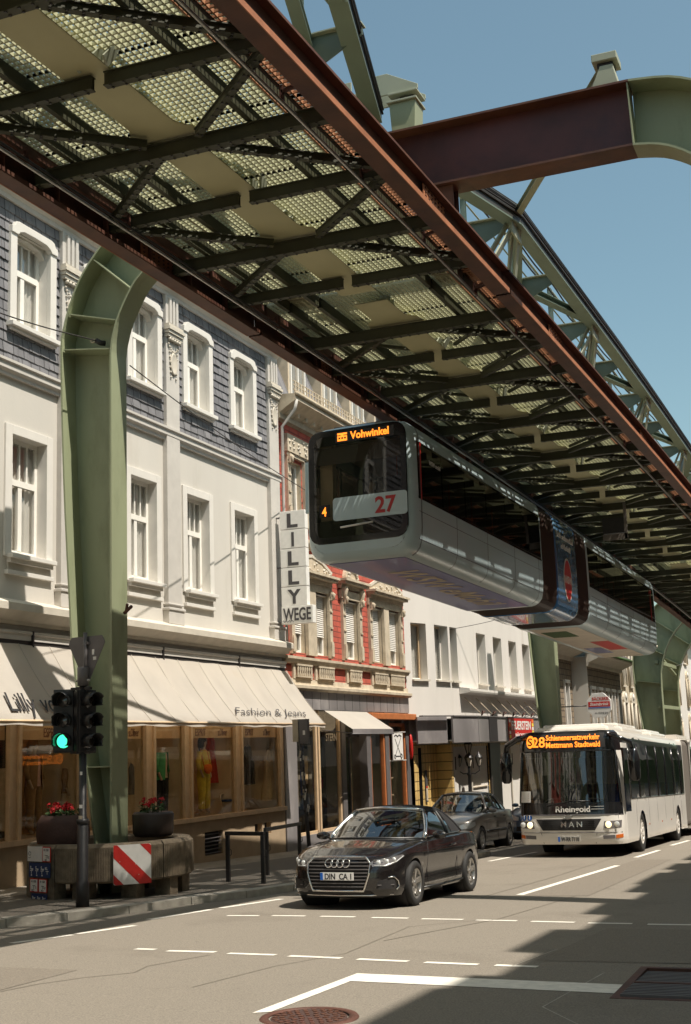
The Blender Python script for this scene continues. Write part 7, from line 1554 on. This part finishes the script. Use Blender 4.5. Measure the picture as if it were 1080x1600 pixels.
# traffic light
p0 = onG(129, 1417, .12); X0, Y0, Z0 = p0.x, p0.y, PZ(p0.y)-.01
tl = thing('traffic_light', (X0, Y0, Z0), 'traffic light on a dark pole with two signal heads, the left one showing green', 'traffic light')
w = MB(); w.tube([(X0, Y0, Z0), (X0, Y0, Z0+.34), (X0, Y0, Z0+.36), (X0, Y0, 0.84), (X0, Y0, .86), (X0, Y0, 2.95)], .08, 'black_metal', 16, rs=[.098, .098, .085, .082, .058, .055]); w.tube([(X0, Y0, .80), (X0, Y0, .87)], .092, 'black_metal', 16); w.build('pole', tl)
w = MB()
for k in range(9): a = random.random()*6.28; z = random.uniform(.2, 1.7); w.box(X0+.06*math.cos(a)*.2-.02, X0+.03, Y0-.06, Y0-.056, z, z+.05, 'white' if k % 3 else 'sandstone')
w.build('sticker', tl)
def head(cx, cy, z0, z1, ang, lit, label):
    M_ = Matrix.Translation((cx, cy, 0)) @ Matrix.Rotation(R(ang), 4, 'Z'); XF[0] = M_; w = MB(); hh = (z1-z0)/3   # local: faces -y
    w.box(-.15, .15, 0, .15, z0, z1, 'black_metal'); w.box(-.17, .17, .03, .05, z0-.02, z1+.02, 'black_plastic'); ho = w.build('signal_head', tl, bevel=.02)
    for k in range(3):
        zc = z1-hh*(k+.5); w = MB(); w.lathe([(0, -.02), (.06, -.016), (.10, 0)], (0, 0, zc), ('green_led' if lit and k == 2 else 'lens_dark'), 24, 'Y'); w.build('lens', ho)
        w = MB(); rows = []
        for y in (0, -.25): rows.append([(.125*math.cos(a), y if abs(math.sin(a)) > .4 or y == 0 else y*.8, zc+.125*math.sin(a)) for a in [R(-35+250*q/20) for q in range(21)]])
        w.grid(rows, 'black_plastic', True); o_ = w.build('visor', ho, recalc=False); md = o_.modifiers.new('s', 'SOLIDIFY'); md.thickness = .008
    XF[0] = None
c1 = onY(103, 1125, Y0); head(c1.x, Y0-.06, 1.86, 2.76, 17, True, '')
c2 = onY(140, 1125, Y0); head(c2.x-.04, Y0+.02, 1.84, 2.74, 68, False, '')
w = MB()
for z in (1.84, 2.78): w.box(X0-.2, X0+.14, Y0-.03, Y0+.03, z-.02, z+.02, 'black_metal'); w.tube([(X0-.12, Y0, z), (X0+.12, Y0, z)], .03, 'grey_metal', 8)
w.box(X0-.025, X0+.0, Y0-.09, Y0-.05, 1.85, 2.75, 'bearing_paint')
w.tube([(X0, Y0, 2.82), (X0, Y0, 3.1)], .085, 'grey_metal', 12); w.tube([(X0-.12, Y0, 2.9), (X0+.12, Y0, 2.9)], .02, 'steel', 6); w.build('bracket', tl)
gs = thing('give_way_sign', (X0, Y0, 2.88), 'triangular sign seen from its grey back, point down, on top of the traffic light pole', 'sign')
M_ = Matrix.Translation((X0+.03, Y0+.05, 3.26)) @ Matrix.Rotation(R(-8), 4, 'Z'); pts = []
for k in range(3):
    a = R(90+60+120*k)
    for q in (-1, 0, 1): b = a+q*R(9); pts.append((.385*math.cos(b)*(1 if q == 0 else .985), .41*math.sin(b)*(1 if q == 0 else .985)))
w = MB(); w.prism(pts, lambda a, b: (a*1.0, 0, b+.05), (0, .012, 0), 'grey_metal'); w.build('sign_plate', gs, M=M_)
w = MB(); w.prism([(a*.8, b*.8) for a, b in pts], lambda a, b: (a, .0125, b+.05), (0, .003, 0), 'white'); w.build('sign_face', gs, M=M_)
w = MB(); w.tube([(0, -.03, -.42), (0, -.03, .36)], .032, 'grey_metal', 10); w.box(-.06, .06, -.045, -.0, .18, .22, 'grey_metal'); w.box(.11, .15, -.004, .0, .02, .10, 'white'); w.box(.13, .19, -.004, 0, -.06, -.01, 'white'); w.build('post', gs, M=M_)
# hoop railings
def hoop(pts, label):
    a, b = [onG(x, y, .12) for x, y in pts]; t = thing('hoop_railing', ((a.x+b.x)/2, (a.y+b.y)/2, PZ(a.y)), label, 'railing', 'dark steel hoops on the pavement')
    w = MB(); h = .88
    for p in (a, b): w.box(p.x-.035, p.x+.035, p.y-.03, p.y+.03, PZ(p.y)-.02, PZ(p.y)+h-.07, 'black_metal')
    w.beam((a.x-.035, a.y, PZ(a.y)+h-.035), (b.x+.035, b.y, PZ(b.y)+h-.035), .06, .07, 'black_metal'); w.build('hoop', t, bevel=.006)
    w = MB(); 
    for p in (a, b): w.tube([(p.x+.03, p.y, PZ(p.y)+.45+.0), (p.x+.07, p.y, PZ(p.y)+.47), (p.x+.07, p.y, PZ(p.y)+.55), (p.x+.03, p.y, PZ(p.y)+.57)], .008, 'black_metal', 5)
    w.build('chain_eye', t)
hoop(((357, 1378), (412, 1381)), 'dark steel hoop railing on the pavement, the one nearer the planter')
hoop(((418, 1368), (469, 1349)), 'dark steel hoop railing on the pavement, the one nearer the black convertible')
# sticker covered pole
b = onG(485, 1345, .12); sp_ = thing('sticker_pole', (b.x, b.y, PZ(b.y)), 'thin leaning pole plastered with stickers under a small grey box beside the shop window', 'pole')
top = onY(467, 1128, b.y); w = MB(); w.tube([(b.x, b.y, PZ(b.y)), tuple(top)], .045, 'ink_grey', 10); w.build('pole', sp_)
w = MB(); rnd = random.Random(4); d = top-Vector((b.x, b.y, PZ(b.y)))
for k in range(46):
    q = Vector((b.x, b.y, PZ(b.y)))+d*rnd.uniform(.3, .97); a = rnd.uniform(-2.4, .2); hh = rnd.uniform(.02, .06); w.prism([(-.02, -hh), (.02, -hh), (.024, hh), (-.02, hh)], lambda u, v: (q.x+.047*math.cos(a)-u*math.sin(a), q.y+.047*math.sin(a)+u*math.cos(a), q.z+v), (.003*math.cos(a), .003*math.sin(a), 0), rnd.choice(('white', 'sandstone', 'ink', 'trim', 'grey_metal', 'grey_metal')))
w.build('sticker', sp_, recalc=False)
w = MB(); w.box(top.x-.14, top.x+.0, top.y-.06, top.y+.06, top.z-.45, top.z+.06, 'sandstone'); w.box(top.x+.03, top.x+.24, top.y-.06, top.y+.06, top.z-.5, top.z+.06, 'grey_metal'); w.box(top.x+.12, top.x+.18, top.y-.065, top.y-.06, top.z-.3, top.z-.2, 'white'); w.build('box', sp_, bevel=.01)
# candelabra lamp
c = onY(733, 1200, 45); lp = thing('street_lamp', (c.x, 45, PZ(45)), 'black candelabra street lamp with four lanterns in front of the yellow tiled shop', 'street lamp')
zt_ = onY(733, 1150, 45).z; w = MB(); w.lathe([(.2, PZ(45)), (.16, PZ(45)+.4), (.09, PZ(45)+.5), (.07, PZ(45)+1.2), (.055, zt_-1.4), (.09, zt_-1.35), (.05, zt_-1.25), (.045, zt_-.3), (.02, zt_)], (c.x, 45, 0), 'black_metal', 14); w.build('post', lp)
def lantern(x, y, z, s_=1.0):
    w = MB(); w.lathe([(.06*s_, z), (.15*s_, z+.34*s_)], (x, y, 0), 'panel_white', 6, smooth=False); lo = w.build('lantern', lp)
    w = MB(); w.lathe([(.17*s_, z+.34*s_), (.13*s_, z+.42*s_), (.05*s_, z+.5*s_), (.02*s_, z+.58*s_), (0, z+.62*s_)], (x, y, 0), 'black_metal', 8); w.lathe([(0, z-.05), (.07*s_, z)], (x, y, 0), 'black_metal', 8)
    for k in range(6): a = k*math.pi/3; w.beam((x+.06*s_*math.cos(a), y+.06*s_*math.sin(a), z), (x+.155*s_*math.cos(a), y+.155*s_*math.sin(a), z+.34*s_), .018, .018, 'black_metal')
    w.build('frame', lo)
for k in range(4):
    a = R(20+90*k); x, y = c.x+.36*math.cos(a), 45+.36*math.sin(a); lantern(x, y, zt_-1.05, .85); w = MB(); w.tube([(c.x, 45, zt_-1.3), (c.x+.2*math.cos(a), 45+.2*math.sin(a), zt_-1.32), (x, y, zt_-1.22), (x, y, zt_-1.08)], .02, 'black_metal', 6); w.build('arm', lp)
lantern(c.x, 45, zt_-.62, .95)
# octagonal bakery sign, round sign
c = onY(936, 1102, 61.5); og = thing('octagonal_sign', tuple(c), 'white octagonal bakery sign with red and blue lettering sticking out over the pavement', 'sign')
oc = [(.62*math.cos(R(22.5+45*k)), .62*math.sin(R(22.5+45*k))) for k in range(8)]; w = MB(); w.prism(oc, lambda a, b: (c.x+a, c.y, c.z+b), (0, .14, 0), 'white'); w.build('panel', og, bevel=.01)
w = MB(); XX = lambda d_: (c.x+d_, c.y-.003); text_to(w, 'BÄCKEREI', .2, 'red', (c.x+.08, c.y-.004, c.z+.24), (1, 0, 0), (0, 0, 1), .002, .004, width=.78); w.box(c.x-.5, c.x+.52, c.y-.008, c.y-.002, c.z-.07, c.z+.17, 'red'); text_to(w, 'Steinbrink', .2, 'white', (c.x+.02, c.y-.009, c.z-.01), (1, 0, 0), (0, 0, 1), .002, .004, .3, width=.9); w.box(c.x-.5, c.x+.52, c.y-.008, c.y-.002, c.z-.13, c.z-.09, 'eu_blue'); text_to(w, 'so richtig gut', .12, 'ink_grey', (c.x+.1, c.y-.004, c.z-.38), (1, 0, 0), (0, 0, 1), .002, 0, .3, width=.62); w.build('lettering', og)
w = MB(); w.tube([(c.x-.6, c.y+.07, c.z), (-13.9, c.y+.07, c.z)], .03, 'black_metal', 6); w.build('bracket', og)
c = onY(922, 1147, 56); rs2 = thing('round_sign', (c.x, c.y, PZ(56)), 'round red sign with a white rim showing just above the bus roof', 'sign')
w = MB(); w.lathe([(0, -.03), (.33, -.03), (.33, .03), (0, .03)], tuple(c), 'white', 24, 'Y'); w.lathe([(0, -.035), (.27, -.035)], tuple(c), 'red', 24, 'Y'); w.build('disc', rs2); w = MB(); w.box(c.x-.18, c.x+.18, c.y-.045, c.y-.036, c.z-.04, c.z+.06, 'white'); w.tube([(c.x, c.y+.06, PZ(56)), (c.x, c.y+.06, c.z+.3)], .03, 'grey_metal', 6); w.build('post', rs2)
# span wires
def wire(pts, r_, label, name='span_wire'):
    out = []
    for a, b in zip(pts[:-1], pts[1:]):
        for k in range(12): t = k/12; q = Vector(a).lerp(Vector(b), t); q.z -= .10*math.sin(math.pi*t); out.append(q)
    out.append(Vector(pts[-1])); w = MB(); w.tube(out, r_, 'cable', 5); return prop(w.build(name, None), label, 'wire')
h0 = onY(150, 532, 18.85)
wire([onY(-160, 424, 14.0), h0], .012, 'thin wire from the left picture edge to the hook on the nearest green pillar')
w = MB(); w.tube([h0+Vector((.0, 0, 0)), h0+Vector((.05, .08, -.03)), h0+Vector((.1, .14, -.03))], .05, 'cable', 8); w.tube([h0+Vector((-.06+.05*math.cos(k), 0, .03*math.sin(k))) for k in range(7)], .014, 'sandstone', 5); prop(w.build('wire_hook', None), 'hook and insulator on the nearest green pillar holding the wire', 'hook')
wire([onY(203, 571, 19.1), onX(484, 770, -14.4)], .011, 'thin wire from the nearest green pillar to the wall of the red house')
wire([onX(700, 984, -13.9), Vector((XC(48.5)-XC(19)-12.2, 48.5, onY(846, 945, 48.5).z))], .011, 'thin wire from the white building to the second green pillar')
w = MB(); q = onY(196, 952, 18.8); w.tube([q+Vector((-.08, .1, -.05)), q+Vector((.12, 0, .04))], .03, 'rust_dark', 6); w.tube([q+Vector((-.05, .1, -.05)), q+Vector((.05, -.02, .08))], .025, 'rust_dark', 6); prop(w.build('flag_holder', None), 'small forked flag holder on the nearest green pillar', 'holder')
for px, py, Y_ in ((1012, 1012, 72.7), (1058, 1040, 79.7)):
    c = onY(px, py, Y_); w = MB(); w.tube([c, c+Vector((.45, 0, .1))], .03, 'steel', 6); w.lathe([(0, -.12), (.09, -.1), (.1, .05), (0, .1)], tuple(c+Vector((.45, 0, .05))), 'panel_white', 10); w.lathe([(0, -.02), (.12, 0), (0, .02)], tuple(c), 'steel', 8)
    prop(w.build('lamp_bracket', None), 'small lamp on a bracket at the %s of the double pillars' % ('left' if px < 1030 else 'right'), 'lamp')
# inspection box hanging under the deck and litter
c = vp_(37.0, .1, -.1); w = MB(); w.box(c.x-.5, c.x+.15, c.y-.2, c.y+.1, c.z-.55, c.z-.1, 'black_metal'); w.box(c.x+.12, c.x+.2, c.y-.22, c.y-.14, c.z-.75, c.z+.3, 'bellows'); w.box(c.x-.5, c.x+.2, c.y-.22, c.y-.2, c.z-.75, c.z-.58, 'bellows'); prop(w.build('signal_box', None), 'small dark box on a post hanging from the middle of the railway deck', 'box')
# street tree at the left, outside the picture, seen in reflections
tt = thing('street_tree', (-12.7, 6.8, PZ(6.8)), 'leafy street tree at the kerb left of the picture', 'tree'); rnd = random.Random(11)
w = MB(); w.tube([(-12.7, 6.8, PZ(6.8)), (-12.65, 6.8, 2), (-12.75, 6.9, 4.5), (-12.7, 6.8, 7)], .2, 'roof_tile', 10, rs=[.24, .18, .14, .06])
tips = []
for k in range(12): a = k*2.4; z = 3+k*.35; e = Vector((-12.7+1.7*math.cos(a), 6.8+1.7*math.sin(a), z+1.5)); w.tube([(-12.7, 6.8, z), (-12.7+.8*math.cos(a), 6.8+.8*math.sin(a), z+.9), e], .05, 'roof_tile', 6, rs=[.07, .05, .02]); tips.append(e)
w.build('trunk', tt); w = MB()
for k in range(70):
    e = rnd.choice(tips)+Vector((rnd.gauss(0, .6), rnd.gauss(0, .6), rnd.gauss(0, .6)))
    for j in range(60):
        p = e+Vector((rnd.gauss(0, .28), rnd.gauss(0, .28), rnd.gauss(0, .22))); a = Vector((rnd.uniform(-1, 1), rnd.uniform(-1, 1), rnd.uniform(-1, 1))).normalized()*.07; b_ = a.cross(Vector((.3, .5, 1))).normalized()*.045; w.add([p-a, p+b_, p+a, p-b_], [(0, 1, 2, 3)], 'leaf')
w.build('crown', tt, recalc=False)
far_house('neighbour_house', 'pale house left of the slate house, outside the picture', XA, -30, 3.0, 13, 'plaster', 'trim_white', 3, 12, eave=.5)
far_house('brick_neighbour_house', 'brick house next to the slate house, outside the picture', XA-.02, 3.05, 9.45, 12, 'brick_red', 'trim', 3, 3, eave=.5)
clean_org()
